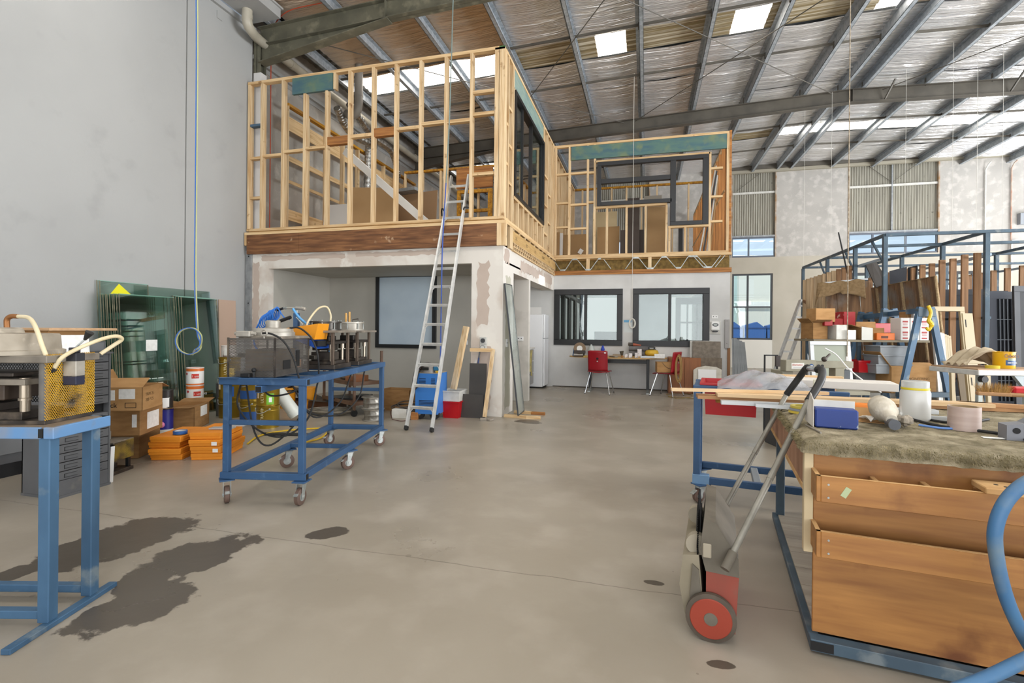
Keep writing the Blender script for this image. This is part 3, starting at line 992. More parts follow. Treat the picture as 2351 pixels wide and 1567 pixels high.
for a, c, z_ in ((1287, 1298, 2.64), (1345, 1356, 2.64), (1486, 1500, 2.64), (1552, 1563, 2.64), (1615, 1634, 2.64), (1314, 1325, 2.88), (1374, 1380, 2.88), (1454, 1466, 2.88), (1519, 1530, 2.88), (1580, 1600, 2.88)):
    MB().box(X_(a, YK, 600), X_(c, YK, 600), YK - .046, YK - .02, z_ - .018, z_ + .018).build('nail_plate', zinc, w)
for px in (1350, 1492):
    x = X_(px, YK, 600)
    MB().box(x - .035, x + .035, YK - .03, YK + .06, 2.625, 2.89).build('web_block', pine_z, w)

# ---- upper front frame
def stud(w, x, y0, y1, z0_, z1_, wd=.045, name='stud', m=None):
    MB().box(x - wd / 2, x + wd / 2, y0, y1, z0_, z1_).build(name, m or pine_z, w)
w = struct('wall_upper_front', 'bare pine stud frame over the wide opening')
y0, y1 = YF, YF + .09
MB().box(-6.63, XS + .0, y0, y1, 2.93, 2.972).build('bottom_plate', pine_x, w)
MB().box(-6.63, XS - .09, y0, y1, 5.44, 5.487).build('top_plate', pine_x, w)
spx = [572, 600, 648, 698, 748, 801, 855, 907, 964, 1022, 1081]
sx = [X_(p) for p in spx]
sx[0] = -6.6
gx0, gx1 = X_(672, py=190), X_(764, py=190)
for i, x in enumerate(sx):
    top = 5.44 if i not in (3, 4) else 5.17
    stud(w, x, y0, y1, 2.972, top)
for x, wd in ((X_(1140), .07), (X_(1151), .09)):
    stud(w, x, y0, y1, 2.972, 5.47, wd, 'corner_stud')
MB().box(XS - .09, XS, y0, y1, 5.44, 5.487).build('corner_block', M('green paint', '3e6b3a', rough=.6), w)
MB().box(gx0, gx1, y0 - .01, y0 + .035, 5.17, 5.44).build('lintel', green_lvl, w)
MB().box(gx1 + .01, gx1 + .045, y0, y1, 5.18, 5.44).build('jack_stud', pine_z, w)
def nog(i, z, h=.045, y=None, m=None, x1=None):
    a = sx[i] + .0225
    c = (sx[i + 1] if i + 1 < len(sx) else x1) - .0225
    yy_ = y0 + .004
    MB().box(a, c, yy_, yy_ + .082, z - h / 2, z + h / 2).build('nogging', m or pine_x, w)
zn = [at(583, 350, y=YF).z, at(622, 350, y=YF).z, at(672, 347, y=YF).z, at(722, 348, y=YF).z]
for i, (z, h) in enumerate(((4.18, .04), (4.2, .045), (4.24, .045), (4.26, .05), (4.34, .13), (4.38, .05), (4.40, .13), (4.42, .05), (4.46, .05), (4.45, .05))):
    nog(i, z, h, m=pine_or if h > .1 else pine_x)
nog(0, 4.74, .04, m=M('blue painted timber', '4c6478', rough=.7))
nog(0, 3.5, .04)
xe = X_(1137)
for z in (4.52, 4.85, 3.62):
    nog(10, z, .045, x1=xe)
# ---- upper side frame
w = struct('wall_upper_side', 'pine stud frame with a sliding window over the kitchen openings')
x0, x1 = XS - .09, XS
MB().box(x0, x1, YF + .09, YK, 2.93, 2.972).build('bottom_plate', pine_y, w)
MB().box(x0, x1, YF + .09, YK + .09, 5.44, 5.487).build('top_plate', pine_y, w)
def studY(y, z0_=2.972, z1_=5.44, wd=.045, name='stud', m=None):
    MB().box(x0, x1, y - wd / 2, y + wd / 2, z0_, z1_).build(name, m or pine_z, w)
ys = [7.165, 7.3, 7.53, 7.60, 9.99, 10.06, 10.45, 10.8, 11.02, 11.15]
for y in ys:
    studY(y)
wz0, wz1 = 3.42, 5.10
MB().box(x0, x1, 7.6, 10.0, wz0 - .045, wz0).build('sill_plate', pine_y, w)
MB().box(x0, x1, 7.6, 10.0, wz1, wz1 + .03).build('head_plate', pine_y, w)
MB().box(x0 + .03, x1 - .01, 7.62, 9.98, wz1 + .03, 5.44).build('lintel', M('pale green board', '8a9c90', rough=.65, col2='6f8886', scale=3, stretch=(5, 1, 5)), w)
for k in range(6):
    studY(7.95 + k * .37, 2.972, wz0 - .045, name='cripple_stud')
for (a, c), zs in (((7.32, 7.51), (3.55, 4.12, 4.7)), ((10.08, 10.43), (3.3, 3.9, 4.5)), ((10.47, 10.78), (3.6, 4.2)), ((7.19, 7.28), (3.8, 4.4))):
    for z in zs:
        MB().box(x0 + .004, x1 - .004, a, c, z - .022, z + .022).build('nogging', pine_y, w)
wi = struct('window_10', 'tall black sliding window set in the upper side frame')
a, c, f = 7.63, 9.96, .06
MB().box(x0 - .01, x1 + .025, a, c, wz1 - f, wz1).box(x0 - .01, x1 + .025, a, c, wz0, wz0 + f).box(x0 - .01, x1 + .025, a, a + f, wz0 + f, wz1 - f).box(x0 - .01, x1 + .025, c - f, c, wz0 + f, wz1 - f).build('frame', blk, wi)
for yy_ in (8.25, 8.95):
    MB().box(x0 + .02, x1 - .01, yy_ - .03, yy_ + .03, wz0 + f, wz1 - f).build('sash_stile', blk, wi)
for s0, s1 in ((a + f, 8.22), (8.98, c - f)):
    MB().box(x1 - .03, x1 - .026, s0, s1, wz0 + f, wz1 - f).build('pane', MATS['clear glass'], wi)
    MB().box(x1 - .04, x1 - .015, s0, s0 + .03, wz0 + f, wz1 - f).box(x1 - .04, x1 - .015, s1 - .03, s1, wz0 + f, wz1 - f).build('sash_stile', blk, wi)

# ---- upper frame above the office wall
w = struct('wall_upper_back', 'pine stud frame with green lintel above the office wall')
y0, y1 = YK, YK + .09
xx_ = lambda px, py=450: at(px, py, y=YK).x
zz = lambda px, py: at(px, py, y=YK).z
MB().box(XS, 1.70, y0, y1, 2.945, 2.99).build('bottom_plate', pine_x, w)
MB().box(XS, 1.66, y0, y1, 5.44, 5.49).build('top_plate', pine_x, w)
for px in (1275, 1307, 1349, 1365):
    stud(w, xx_(px), y0, y1, 2.99, 5.44)
xr_ = xx_(1630)
stud(w, xr_, y0, y1, 2.99, 5.08)
stud(w, 1.64, y0, y1, 2.99, 5.44, .05, 'corner_stud')
MB().box(1.665, 1.71, y0 - .002, y1 + .1, 2.95, 5.5).build('corner_stud', pine_or, w)
MB().box(xx_(1311), 1.61, y0 - .012, y0 + .035, 5.13, 5.43).build('lintel', green_lvl, w)
MB().box(xx_(1366), xr_, y0, y1, 5.04, 5.085).build('head_plate', pine_x, w)
zs1, zs2 = zz(1450, 468), zz(1590, 516)
MB().box(xx_(1367), xx_(1532), y0, y1, zs1 - .06, zs1 - .015).build('sill_plate', pine_x, w)
MB().box(xx_(1535), xr_ - .02, y0, y1, zs2 - .045, zs2).build('sill_plate', pine_x, w)
for px, zt in ((1393, zs1 - .06), (1438, zs1 - .06), (1482, zs1 - .06), (1530, zs1 - .06), (1537, zs2 - .045), (1573, zs2 - .045)):
    stud(w, xx_(px, 540), y0, y1, 2.99, zt, name='cripple_stud')
for a, c, pys in ((1275, 1307, (401, 467, 522)), (1307, 1349, (398, 470, 525)), (1349, 1365, (396, 464)), (1630, 1662, (386, 451, 508))):
    for py in pys:
        z = zz(a, py)
        MB().box(xx_(a) + .022, min(xx_(c) - .022, 1.615), y0 + .004, y1 - .004, z - .022, z + .022).build('nogging', pine_x, w)
wi = struct('window_11', 'l-shaped charcoal window frame without glass in the upper back frame')
fm = M('charcoal frame', '2b2c2e', rough=.42)
fx0, fx1, fm0 = xx_(1371), xx_(1626), xx_(1542)
ft, fb1, fb2 = 5.03, zs1 - .015, zs2
f = .085
yA, yB = y0 - .05, y0 + .06
def fr(a, c, z0_, z1_, n='frame'):
    MB().rbox(a, c, yA, yB, z0_, z1_, .004).build(n, fm, wi)
fr(fx0, fx1, ft - f, ft)
fr(fx0, fx0 + f, fb1, ft - f)
fr(fx0 + f, fm0, fb1, fb1 + f)
fr(fm0 - .03, fm0 + f, fb2 + f, ft - f, 'mullion')
fr(fx1 - f * 1.3, fx1, fb2, ft - f)
fr(fm0 - .03, fx1 - f * 1.3, fb2, fb2 + f)
zt = zz(1450, 413)
fr(fx0 + f, fm0 - .03, zt - .05, zt + .05, 'transom')

# ---- inner frames of the upper storey
def frame(name, label, p, q, z0_, z1_, n, nogs=(), m=None, top=None, wide=.045, end=True, nm=None):
    w = struct(name, label)
    p, q = Vector(p), Vector(q)
    d = (q - p)
    L_ = d.length
    d.normalize()
    nrm = Vector((-d.y, d.x))
    ax = pine_x if abs(d.x) > abs(d.y) else pine_y
    def beam(t0, t1, za, zb, nme, mat, th=.09, off=0):
        a, c = p + d * t0 + nrm * off, p + d * t1 + nrm * off
        MB().bar((a.x, a.y, (za + zb) / 2), (c.x, c.y, (za + zb) / 2), th, zb - za).build(nme, mat, w)
    beam(0, L_, z0_, z0_ + .045, 'bottom_plate', ax)
    beam(0, L_, z1_ - .05, z1_, 'top_plate', top or ax)
    for i in range(n + 1):
        t_ = i / n * L_
        beam(max(0, t_ - .0225), min(L_, t_ + .0225), z0_ + .045, z1_ - .05, 'stud', m or pine_z)
    for (z, h, mm) in nogs:
        beam(0, L_, z - h / 2, z + h / 2, 'rail', mm or ax, .02, .056)
    return w
frame('wall_upper_left', 'pine frame with wide rails standing along the left hall wall', (-6.42, 7.75), (-6.42, 13.0), ZF, 5.42, 9, ((5.1, .26, pine_y), (4.45, .1, None), (4.02, .06, None), (3.4, .2, pine_y)), top=pine_yel)
wf = frame('wall_upper_inner', 'pine partition with a yellow door frame inside the upper storey', (-6.0, 11.6), (-3.5, 11.6), ZF, 5.3, 5, (), top=pine_yel)
MB().box(-4.55, -3.62, 11.5, 11.56, 4.75, 5.25).build('lintel', pine_or, wf)
for a, c, z0_, z1_ in ((-4.52, -4.44, ZF, 4.7), (-3.72, -3.62, ZF, 4.7), (-4.44, -3.72, 4.62, 4.7), (-4.44, -3.72, 4.15, 4.22)):
    MB().box(a, c, 11.47, 11.55, z0_, z1_).build('door_jamb', pine_yel, wf)
frame('wall_upper_passage', 'pine frame running back beside the yellow door frame', (-3.35, 11.2), (-3.35, 16), ZF, 5.42, 10, ((4.1, .045, None),), top=pine_yel)
frame('wall_upper_far', 'long pine frame at the back of the upper storey', (-3.1, 14.7), (1.55, 14.7), ZF, 5.45, 11, (), top=pine_yel)
frame('wall_upper_right', 'orange pine frame along the open right side of the upper storey', (1.66, 11.45), (1.66, 18.9), ZF, 5.45, 15, ((4.3, .045, pine_y),), m=M('orange pine stud', 'c08347', rough=.6, col2='9a6634', scale=3, stretch=(8, 8, .5), jit=.1))
frame('wall_upper_middle', 'pine frame continuing back behind the side window', (-2.09, 11.4), (-2.09, 14.6), ZF, 5.42, 6, ((4.2, .045, None),))

# ---- boards and odds stored upstairs
def board(name, label, c, w_, h_, mat, y, lean=0., cat='board', group=None, th=.016, ang=0., zb=ZF - .02):
    """standing board: c = centre x, bottom on the mezzanine floor, leaning back"""
    b = MB().box(-w_ / 2, w_ / 2, 0, th, 0, h_)
    b.xf(Matrix.Rotation(ang, 4, 'Z') @ Matrix.Rotation(-lean, 4, 'X'))
    return single(b, name, mat, label, cat, (c, y, zb), group=group)
def pboard(name, label, px0, px1, py, y, mat, lean=.06, **k):
    a, c = at(px0, 520, y=y), at(px1, 520, y=y)
    return board(name, label, (a.x + c.x) / 2, c.x - a.x, at((px0 + px1) / 2, py, y=y).z - ZF + .02, mat, y, lean, **k)
dkb = M('dark brown panel', '4a4039', rough=.6, col2='413730', scale=2)
greyb = M('grey board', '8f897e', rough=.7)
creamb = M('cream pegboard', 'c3b18c', rough=.7)
pboard('hardboard_sheet', 'large brown hardboard sheet leaning behind the front studs', 806, 902, 428, 8.2, mdf, cat='board', ang=.25)
pboard('hardboard_sheet', 'brown hardboard sheet with a darker patch behind the sloping white rail', 900, 1003, 440, 8.9, M('dull hardboard', '97795a', rough=.7), cat='board', ang=-.15)
pboard('white_sheet', 'small white sheet standing on the upper floor behind the left studs', 741, 797, 468, 8.1, M('white melamine', 'c8c6c2', rough=.5), cat='board')
b = MB().bar(at(792, 347, y=7.9), at(980, 512, y=7.5), .05, .12, (0, 0, 1))
single(b, 'sloping_rail', M('white steel rail', 'd8d8d5', rough=.5), 'long white rail sloping down behind the front studs', 'rail', world=True)
b = MB().box(-.55, .55, -.2, .2, 0, .06)
single(b, 'galvanised_shelf', galv_d, 'grey metal tray lying on top of the brown hardboard sheets', 'tray', at(915, 425, y=9.0) - Vector((0, 0, .2)), rz=-.2)
for nm, lb, a, c, py, y, mt in (
        ('hardboard_strip', 'narrow brown strip at the corner of the upper back frame', 1277, 1284, 532, 11.7, mdf), ('plastic_strip', 'bright white strip beside the upper corner studs', 1285, 1292, 534, 11.75, white_p),
        ('hardboard_sheet', 'low wide brown sheet with a paper tag in the upper corner', 1293, 1350, 537, 12.1, mdf), ('hardboard_sheet', 'brown sheet in front of the cream board, upstairs', 1371, 1422, 519, 12.0, mdf),
        ('cream_sheet', 'cream sheet rising behind the brown sheet, upstairs', 1360, 1416, 484, 12.5, creamb), ('dark_panel', 'narrow dark panel left of the tall dark panel, upstairs', 1424, 1436, 527, 11.9, dkb),
        ('dark_panel', 'tall dark brown panel under the charcoal frame', 1440, 1468, 452, 11.9, dkb), ('dark_panel', 'short dark panel right of the tall dark panel', 1468, 1478, 526, 12.2, dkb),
        ('grey_sheet', 'grey sheet showing over the bottom of the charcoal frame', 1478, 1519, 446, 12.7, greyb), ('hardboard_sheet', 'tall smooth brown sheet beside the charcoal frame, upstairs', 1486, 1532, 472, 12.0, mdf),
        ('white_sheet', 'white leaning strip under the right part of the charcoal frame', 1546, 1556, 523, 12.1, white_d), ('dark_panel', 'black panel under the right part of the charcoal frame', 1558, 1568, 523, 11.9, M('black panel', '2a2a2b', rough=.6))):
    pboard(nm, lb, a, c, py, y, mt)
for k, (dx, mt, lb) in enumerate(((0, white_d, 'white'), (.09, dkgrey, 'charcoal'), (.17, white_d, 'off-white'), (.25, mdf, 'brown'))):
    b = MB().bar((1.15 + dx, 12.0 + dx, ZF), (1.52 + dx * .3, 12.15 + dx, 5.05 - dx), .09, .03, (1, 0, 0))
    single(b, 'leaning_length', mt, lb + (' frame length leaning in the right corner upstairs, nearest the charcoal frame' if k == 0 else ' frame length leaning in the right corner upstairs'), 'frame', world=True)
tg = MB().box(-.05, .05, -.001, .001, -.06, .06).xf(Matrix.Rotation(.6, 4, 'Y'))
pp = at(1333, 577, y=12.08)
single(tg, 'paper_tag', paper, 'small white paper tag on the low brown sheet upstairs', 'tag', pp)
# ================================================================== LEFT SIDE
def hosepts(pts, k=6):
    return arc_pts(pts, k)

def expanded(mb, o, u, v, nu, nv, t):
    """expanded metal: diamond strands in the plane o + u*a + v*b"""
    o, u, v = Vector(o), Vector(u), Vector(v)
    n = u.cross(v).normalized()
    du, dv = u / nu, v / nv
    for j in range(nv):
        for i in range(nu):
            c = o + du * (i + .5 + (.5 if j % 2 else 0)) + dv * j
            for sx in (-1, 1):
                p, q = c, c + du * (.5 * sx) + dv
                if (q - o).dot(u) / u.length_squared > 1.001 or (q - o).dot(u) < -1e-4 or (p - o).dot(u) / u.length_squared > 1.001:
                    continue
                d = (q - p).normalized()
                s_ = d.cross(n) * t
                mb.add([p - s_, p + s_, q + s_, q - s_], [(0, 1, 2, 3)])
    return mb
yel_mesh = M('yellow expanded metal', 'd3a21c', rough=.5, col2='a87c12', scale=6, lo=.45, hi=.7, col3='4d3c1c', s3=7, lo3=.62, hi3=.7)
blk_mesh = M('black expanded metal', '2c2c2b', rough=.5)
hose_c = M('cream air hose', 'd6c9a8', rough=.45, col2='c4b48e', scale=9)

# ---- stand
R15 = math.radians(15)
SO = (-2.49, 1.56, 0)
t = thing('press_stand', 'worn blue steel stand in the near corner carrying the dusty press', 'stand', SO, R15)
for y in (0, .215):
    MB().rbox(-.025, .025, y - .025, y + .025, .02, .815, .004).build('leg', blue_old, t)
    MB().rbox(-.62, -.57, y - .025, y + .025, .02, .815, .004).build('leg', blue_old, t)
for x0_, x1_ in ((.0, .04), (-.64, -.6)):
    MB().rbox(x0_, x1_, -.2, .33, 0, .022, .002).box(x0_ + .004, x1_ - .004, -.201, -.199, .003, .019).build('foot_rail', blue_old, t)
for y in (0, .215):
    MB().rbox(-.6, -.025, y - .02, y + .02, .035, .07, .003).build('brace', blue_old, t)
b = MB().rbox(-.66, -.012, -.03, .02, .81, .86, .003)
b.build('top_rail', M('worn blue flat bar', '5f88b4', rough=.45, col2='8b8680', scale=2.5, lo=.52, hi=.66, col3='7f786d', s3=5), t)
MB().rbox(.0, .045, -.03, .275, .81, .86, .003).build('top_rail', MATS['worn blue flat bar'], t)
MB().box(-.66, .04, .235, .275, .81, .86).build('top_rail', blue_old, t)
MB().box(-.66, .03, -.02, .24, .852, .862).build('top_sheet', M('brown dusty sheet steel', '837463', rough=.6, col2='6b5e50', scale=5), t)
MB().box(-.02, .0, -.031, -.028, .816, .854).build('tube_end', ink, t)

# ---- die press on the stand
SOM = Matrix.Translation(SO) @ Matrix.Rotation(R15, 4, 'Z')
t = thing('die_press', 'dusty pneumatic die press with a yellow mesh guard on the blue stand', 'press', SOM @ Vector((-.31, .12, .862)), R15)
x0_, x1_, ya, yb = -.31, .27, -.1, .15
MB().rbox(x0_, x1_, ya, yb, 0, .016, .002).build('base_plate', iron, t)
for x in (x0_ + .04, x1_ - .03):
    for y in (ya + .03, yb - .03):
        MB().cyl((x, y, .016), (x, y, .27), .019, n=16).build('column', M('grey paint dusty', '57585a', rough=.6, col2='6a6660', scale=14), t, smooth=True)
MB().rbox(x0_ - .02, x1_ + .02, ya - .015, yb + .015, .27, .302, .003).build('top_plate', iron_l, t)
MB().lathe([(.205, .302), (.205, .32), (.19, .324), (.185, .39), (.18, .396), (.06, .4), (.055, .418), (.04, .424), (0, .424)], (-.02, .02, 0), 40).build('cylinder', M('chalky cast iron', 'a89f90', rough=.7, col2='8b8273', scale=6, col3='bdb4a4', s3=12), t, smooth=True)
MB().tube(hosepts([(-.02, .02, .42), (-.02, .02, .46), (-.0, .02, .475), (.03, .02, .475)], 5), .011, 10).build('inlet_elbow', M('rusty brass', '96673f', rough=.5, metal=.6), t, smooth=True)
MB().rbox(-.27, .15, -.08, .13, .016, .05, .002).rbox(-.2, .02, -.06, .1, .05, .085, .002).build('lower_die', iron, t)
MB().rbox(-.25, .06, -.07, .11, .1, .17, .004).build('die_block', M('oily brown block', '4a3d33', rough=.5, col2='382e27', scale=7), t)
MB().rbox(-.29, .17, -.09, .14, .17, .196, .002).build('ram_plate', iron_l, t)
MB().rbox(-.27, .1, -.07, .12, .206, .222, .002).build('guide_plate', iron, t)
for x in (-.24, .135):
    MB().lathe([(.018, .05), (.018, .1), (.024, .1), (.024, .11), (.02, .112), (.02, .2)], (x, -.05, 0), 14).build('guide_pillar', M('polished pillar', 'a79b8a', rough=.3, metal=.7), t, smooth=True)
expanded(MB(), (x1_ + .003, ya - .005, .018), (0, yb - ya + .01, 0), (0, 0, .29), 24, 38, .0014).build('yellow_guard', yel_mesh, t, kind='stuff')
expanded(MB(), (x0_, yb + .004, .06), (x1_ - x0_, 0, 0), (0, 0, .2), 44, 22, .0018).build('black_guard', blk_mesh, t, kind='stuff')
MB().cyl((-.02, .02, .31), (.0, .02, .312), .01).build('plug', iron, t)
text('FIM', .036, ink, t, (-.07, -.1725, .34), (1, -.18, 0), (0, 0, 1))
v = x1_ + .035
MB().rbox(v - .03, v + .03, -.02, .03, .165, .21, .003).build('valve_cap', M('navy valve', '23263a', rough=.5), t)
MB().rbox(v - .03, v + .03, -.02, .03, .2, .275, .003).build('valve_body', castal, t)
MB().rbox(v - .03, v + .03, -.02, .03, .272, .31, .003).rbox(v - .018, v + .018, -.008, .02, .31, .335, .003).build('valve_head', M('black valve plastic', '2a2b30', rough=.45), t)
b = MB().cyl((v, .006, .33), (v + .03, .03, .375), .004, n=8)
b.build('lever', zinc, t)
MB().lathe([(.006, 0), (.016, .035), (.018, .042), (.0, .046)], (0, 0, 0), 12).xf(Matrix.Translation((v + .027, .028, .37)) @ Matrix.Rotation(.6, 4, 'Y')).build('lever_knob', blk_rub, t, smooth=True)
MB().tube(hosepts([(.03, .02, .475), (.1, .0, .468), (.17, -.04, .425), (.23, -.07, .34), (.25, -.06, .27)], 8), .009, 10).build('air_hose', hose_c, t, smooth=True)
MB().tube(hosepts([(.26, -.055, .235), (.31, -.05, .3), (.35, .06, .36), (.38, .14, .385), (.385, .18, .37), (.36, .16, .34), (.33, .12, .3)], 8), .009, 10).build('air_hose', hose_c, t, smooth=True)
P = hosepts([(.25, -.06, .29), (.255, -.065, .25), (.27, -.06, .225)], 8)
MB().tube(P, [.014 + .003 * (i % 2) for i in range(len(P))], 10).build('hose_boot', blk_rub, t, smooth=True)

# ---- drawer cabinets
grey_st = M('grey enamelled steel', '5e5f61', rough=.5, col2='545557', scale=3, col3='6d6b68', s3=7, lo3=.6, hi3=.72)
def drawercab(loc, rz=0.):
    t = thing('drawer_cabinet', 'tall grey steel drawer cabinet with one empty slot behind the blue stand', 'cabinet', loc, rz)
    W_, D_, H_ = .385, .36, 1.07
    MB().box(-D_, 0, 0, .012, 0, H_).box(-D_, 0, W_ - .012, W_, 0, H_).box(-D_, -D_ + .01, 0, W_, 0, H_).box(-D_ - .01, .012, -.01, W_ + .01, H_, H_ + .014).box(-D_, -.004, .012, W_ - .012, 0, .13).box(-D_ - .004, .004, -.004, W_ + .004, 0, .02).build('body', grey_st, t)
    MB().box(-D_ + .01, -.06, .012, W_ - .012, .13, H_).build('inner_back', ink, t)
    n = 14
    hh = (H_ - .13) / n
    for k in range(n):
        z = .13 + k * hh
        if k == 7:
            continue
        off = .006 if k in (4, 5) else 0
        d = MB().rbox(-.055, -.004 + off, .014, W_ - .014, z + .003, z + hh - .003, .002)
        d = d.build('drawer', grey_st, t)
        for yc in (.1, .28):
            MB().box(-.004 + off, .0 + off, yc - .045, yc + .045, z + .018, z + .021).box(-.004 + off, .0 + off, yc - .045, yc + .045, z + .044, z + .047).box(-.004 + off, 0 + off, yc - .045, yc - .042, z + .018, z + .047).build('label_holder', M('dark slot', '2f3032', rough=.6), d)
    return t
drawercab((-4.22, 2.69, 0))
t = thing('steel_cabinet', 'low grey steel cabinet at the frame edge carrying black trays', 'cabinet', (-5.62, 3.1, 0))
MB().box(-1.0, .4, -.25, .25, .12, 1.02).build('body', grey_st, t)
MB().box(-1.0, .38, -.23, .23, 0, .12).build('plinth', blk, t)
MB().box(-1.02, .42, -.27, .27, 1.02, 1.05).build('top', grey_st, t)
for k in range(2):
    d = MB().rbox(.4, .41, -.23 + k * .235, -.005 + k * .235, .2, .95, .002).build('door', M('light grey door', '77797b', rough=.5), t)
    MB().box(.41, .425, -.03 + k * .04, -.02 + k * .04, .5, .62).build('handle', zinc, d)
for k, (z, lb) in enumerate(((0, 'lowest of the black trays stacked on the low grey cabinet'), (.055, 'middle one of the black trays stacked on the low grey cabinet'), (.11, 'topmost of the black trays stacked on the low grey cabinet'))):
    t = thing('black_tray', lb, 'tray', (-5.55, 3.12, 1.05 + z), .05 * k, group='black trays')
    b = MB().box(-.5, .3, -.22, .22, 0, .006).box(-.5, .3, -.22, -.21, 0, .045).box(-.5, .3, .21, .22, 0, .045).box(-.5, -.49, -.22, .22, 0, .045).box(.29, .3, -.22, .22, 0, .018).box(.29, .3, -.22, .22, .036, .045)
    for i in range(5):
        b.box(.285, .3, -.22 + i * .105, -.2 + i * .105, 0, .045)
    b.build('tray', blk, t)
    MB().box(-.45, .27, -.19, .19, .006, .03).build('contents', white_d, t)
single(MB().rbox(-.4, .28, -.2, .2, 0, .012, .002), 'cover_board', M('grey brown board', '8d7c66', rough=.7), 'thin grey brown board lying over the black trays', 'board', (-5.56, 3.12, 1.05 + .156), .03)
t = thing('bollard_tube', 'white tube with black ends standing beside the drawer cabinet', 'tube', (-4.93, 2.93, 0))
MB().cyl((0, 0, .03), (0, 0, .26), .022).build('tube', white_p, t)
MB().cyl((0, 0, 0), (0, 0, .035), .024).cyl((0, 0, .25), (0, 0, .29), .024).build('end_cap', blk, t)
# things on the drawer cabinet
ZC = 1.084
t = thing('small_drawer_unit', 'small grey drawer unit lying on the tall drawer cabinet', 'drawer unit', (-4.38, 2.86, ZC))
MB().rbox(-.13, .14, -.15, .19, 0, .085, .003).build('body', grey_st, t)
MB().box(.14, .145, -.13, .17, .01, .075).build('drawer', M('grey drawer face', '6c6e70', rough=.5), t)
t = thing('wooden_tray', 'brown wooden tray with a pale flat lid on the grey drawer units', 'tray', (-4.42, 2.84, ZC + .086), .12)
MB().rbox(-.17, .16, -.22, .08, .0, .085, .003).build('box', card_d, t)
MB().rbox(-.26, .22, -.26, .27, .086, .105, .003).build('lid', M('pale plywood lid', 'c3a07c', rough=.7, col2='b08d68', scale=3, stretch=(1, 6, 6)), t)
single(MB().box(-.005, 0, -.1, .12, 0, .14).xf(Matrix.Rotation(-.1, 4, 'Y')), 'paper_sheet', paper, 'white paper sheet propped against the small grey drawer unit', 'paper', (-4.2, 2.78, ZC))
single(MB().box(-.14, .14, -.1, .1, 0, .002), 'paper_sheet', paper, 'white paper sheet lying on the tall drawer cabinet top', 'paper', (-4.36, 2.99 - .26, ZC))

# ---- small press on the floor
t = thing('small_press', 'small dark press with a faded yellow mesh standing on the floor', 'press', (-4.55, 3.32, 0), math.radians(16))
MB().rbox(-.3, .1, -.1, .14, 0, .03, .003).build('base_plate', iron, t)
for x in (-.26, .07):
    for y in (-.07, .11):
        MB().rbox(x - .014, x + .014, y - .014, y + .014, .03, .27, .002).build('post', blk, t)
MB().rbox(-.31, .1, -.1, .14, .27, .285, .002).build('top_plate', iron_l, t)
MB().lathe([(.085, .285), (.085, .35), (.08, .355), (0, .355)], (-.12, .02, 0), 26).build('cylinder', castal, t, smooth=True)
MB().rbox(-.2, .0, -.05, .08, .03, .07, .002).build('die', iron, t)
expanded(MB(), (.102, -.095, .12), (0, .23, 0), (0, 0, .16), 22, 20, .002).build('mesh_guard', M('faded yellow mesh', '9c8332', rough=.6, col2='4a4030', scale=8, lo=.4, hi=.6), t, kind='stuff')
single(MB().box(-.003, .003, -.02, .012, 0, .3).xf(Matrix.Rotation(.06, 4, 'Y')), 'white_strip', white_p, 'thin white strip leaning on the tall drawer cabinet side', 'strip', (-4.26, 3.115, 0))

# ---- cardboard boxes
def cardbox(name, label, corner, wl, wr, h, rz, mat=card, group=None, flaps=None, lid=True, cat='box'):
    """corner: world position of the bottom front corner; wl runs left, wr runs away"""
    m = Matrix.Translation(Vector(corner)) @ Matrix.Rotation(rz, 4, 'Z')
    t = thing(name, label, cat, group=group, mat=m)
    th = .006
    if lid:
        MB().rbox(-wl, 0, 0, wr, 0, h, .006).build('carton', mat, t)
        MB().box(-wl * .5 - .03, -wl * .5 + .03, -.001, wr + .001, h - .002, h + .0012).build('packing_tape', M('brown packing tape', '9b7343', rough=.35), t)
    else:
        MB().box(-wl, 0, 0, th, 0, h).box(-wl, 0, wr - th, wr, 0, h).box(-wl, -wl + th, 0, wr, 0, h).box(-th, 0, 0, wr, 0, h).box(-wl, 0, 0, wr, 0, th).build('carton', mat, t)
        for (a, side) in (flaps or ()):
            if side == 'l':
                b = MB().box(-wl * .42, 0, 0, wr, 0, .004).xf(Matrix.Translation((-wl, 0, h)) @ Matrix.Rotation(a, 4, 'Y'))
            elif side == 'r':
                b = MB().box(0, wl * .42, 0, wr, 0, .004).xf(Matrix.Translation((0, 0, h)) @ Matrix.Rotation(-a, 4, 'Y'))
            elif side == 'f':
                b = MB().box(-wl, 0, -wr * .4, 0, 0, .004).xf(Matrix.Translation((0, 0, h)) @ Matrix.Rotation(-a, 4, 'X'))
            else:
                b = MB().box(-wl, 0, 0, wr * .4, 0, .004).xf(Matrix.Translation((0, wr, h)) @ Matrix.Rotation(a, 4, 'X'))
            b.build('flap', mat, t)
    return t
def flabel(t, u0, u1, z0_, z1_, face='f', m=None, name='paper_label'):
    b = MB().box(u0, u1, -.0015, -.0003, z0_, z1_) if face == 'f' else MB().box(.0003, .0015, u0, u1, z0_, z1_)
    return b.build(name, m or paper, t)
R26 = math.radians(26)
c1 = at(318, 1052, z=0)
cardbox('carton', 'bottom carton of the stack beside the small press', c1, .45, .42, .265, R26, card_d)
c2 = at(322, 1000, z=.266)
t = cardbox('carton', 'middle carton of the stack, with torn white labels', c2, .42, .42, .262, R26, card_d)
flabel(t, -.07, -.03, .08, .2); flabel(t, .12, .34, .04, .2, 'r')
c3 = at(327, 943, z=.529)
t = cardbox('carton', 'open top carton of the stack with two shipping labels', c3, .36, .36, .215, R26, card, lid=False, flaps=((1.1, 'l'), (-.35, 'b'), (2.6, 'f')))
flabel(t, -.345, -.22, .1, .19); flabel(t, -.19, -.06, .11, .2)
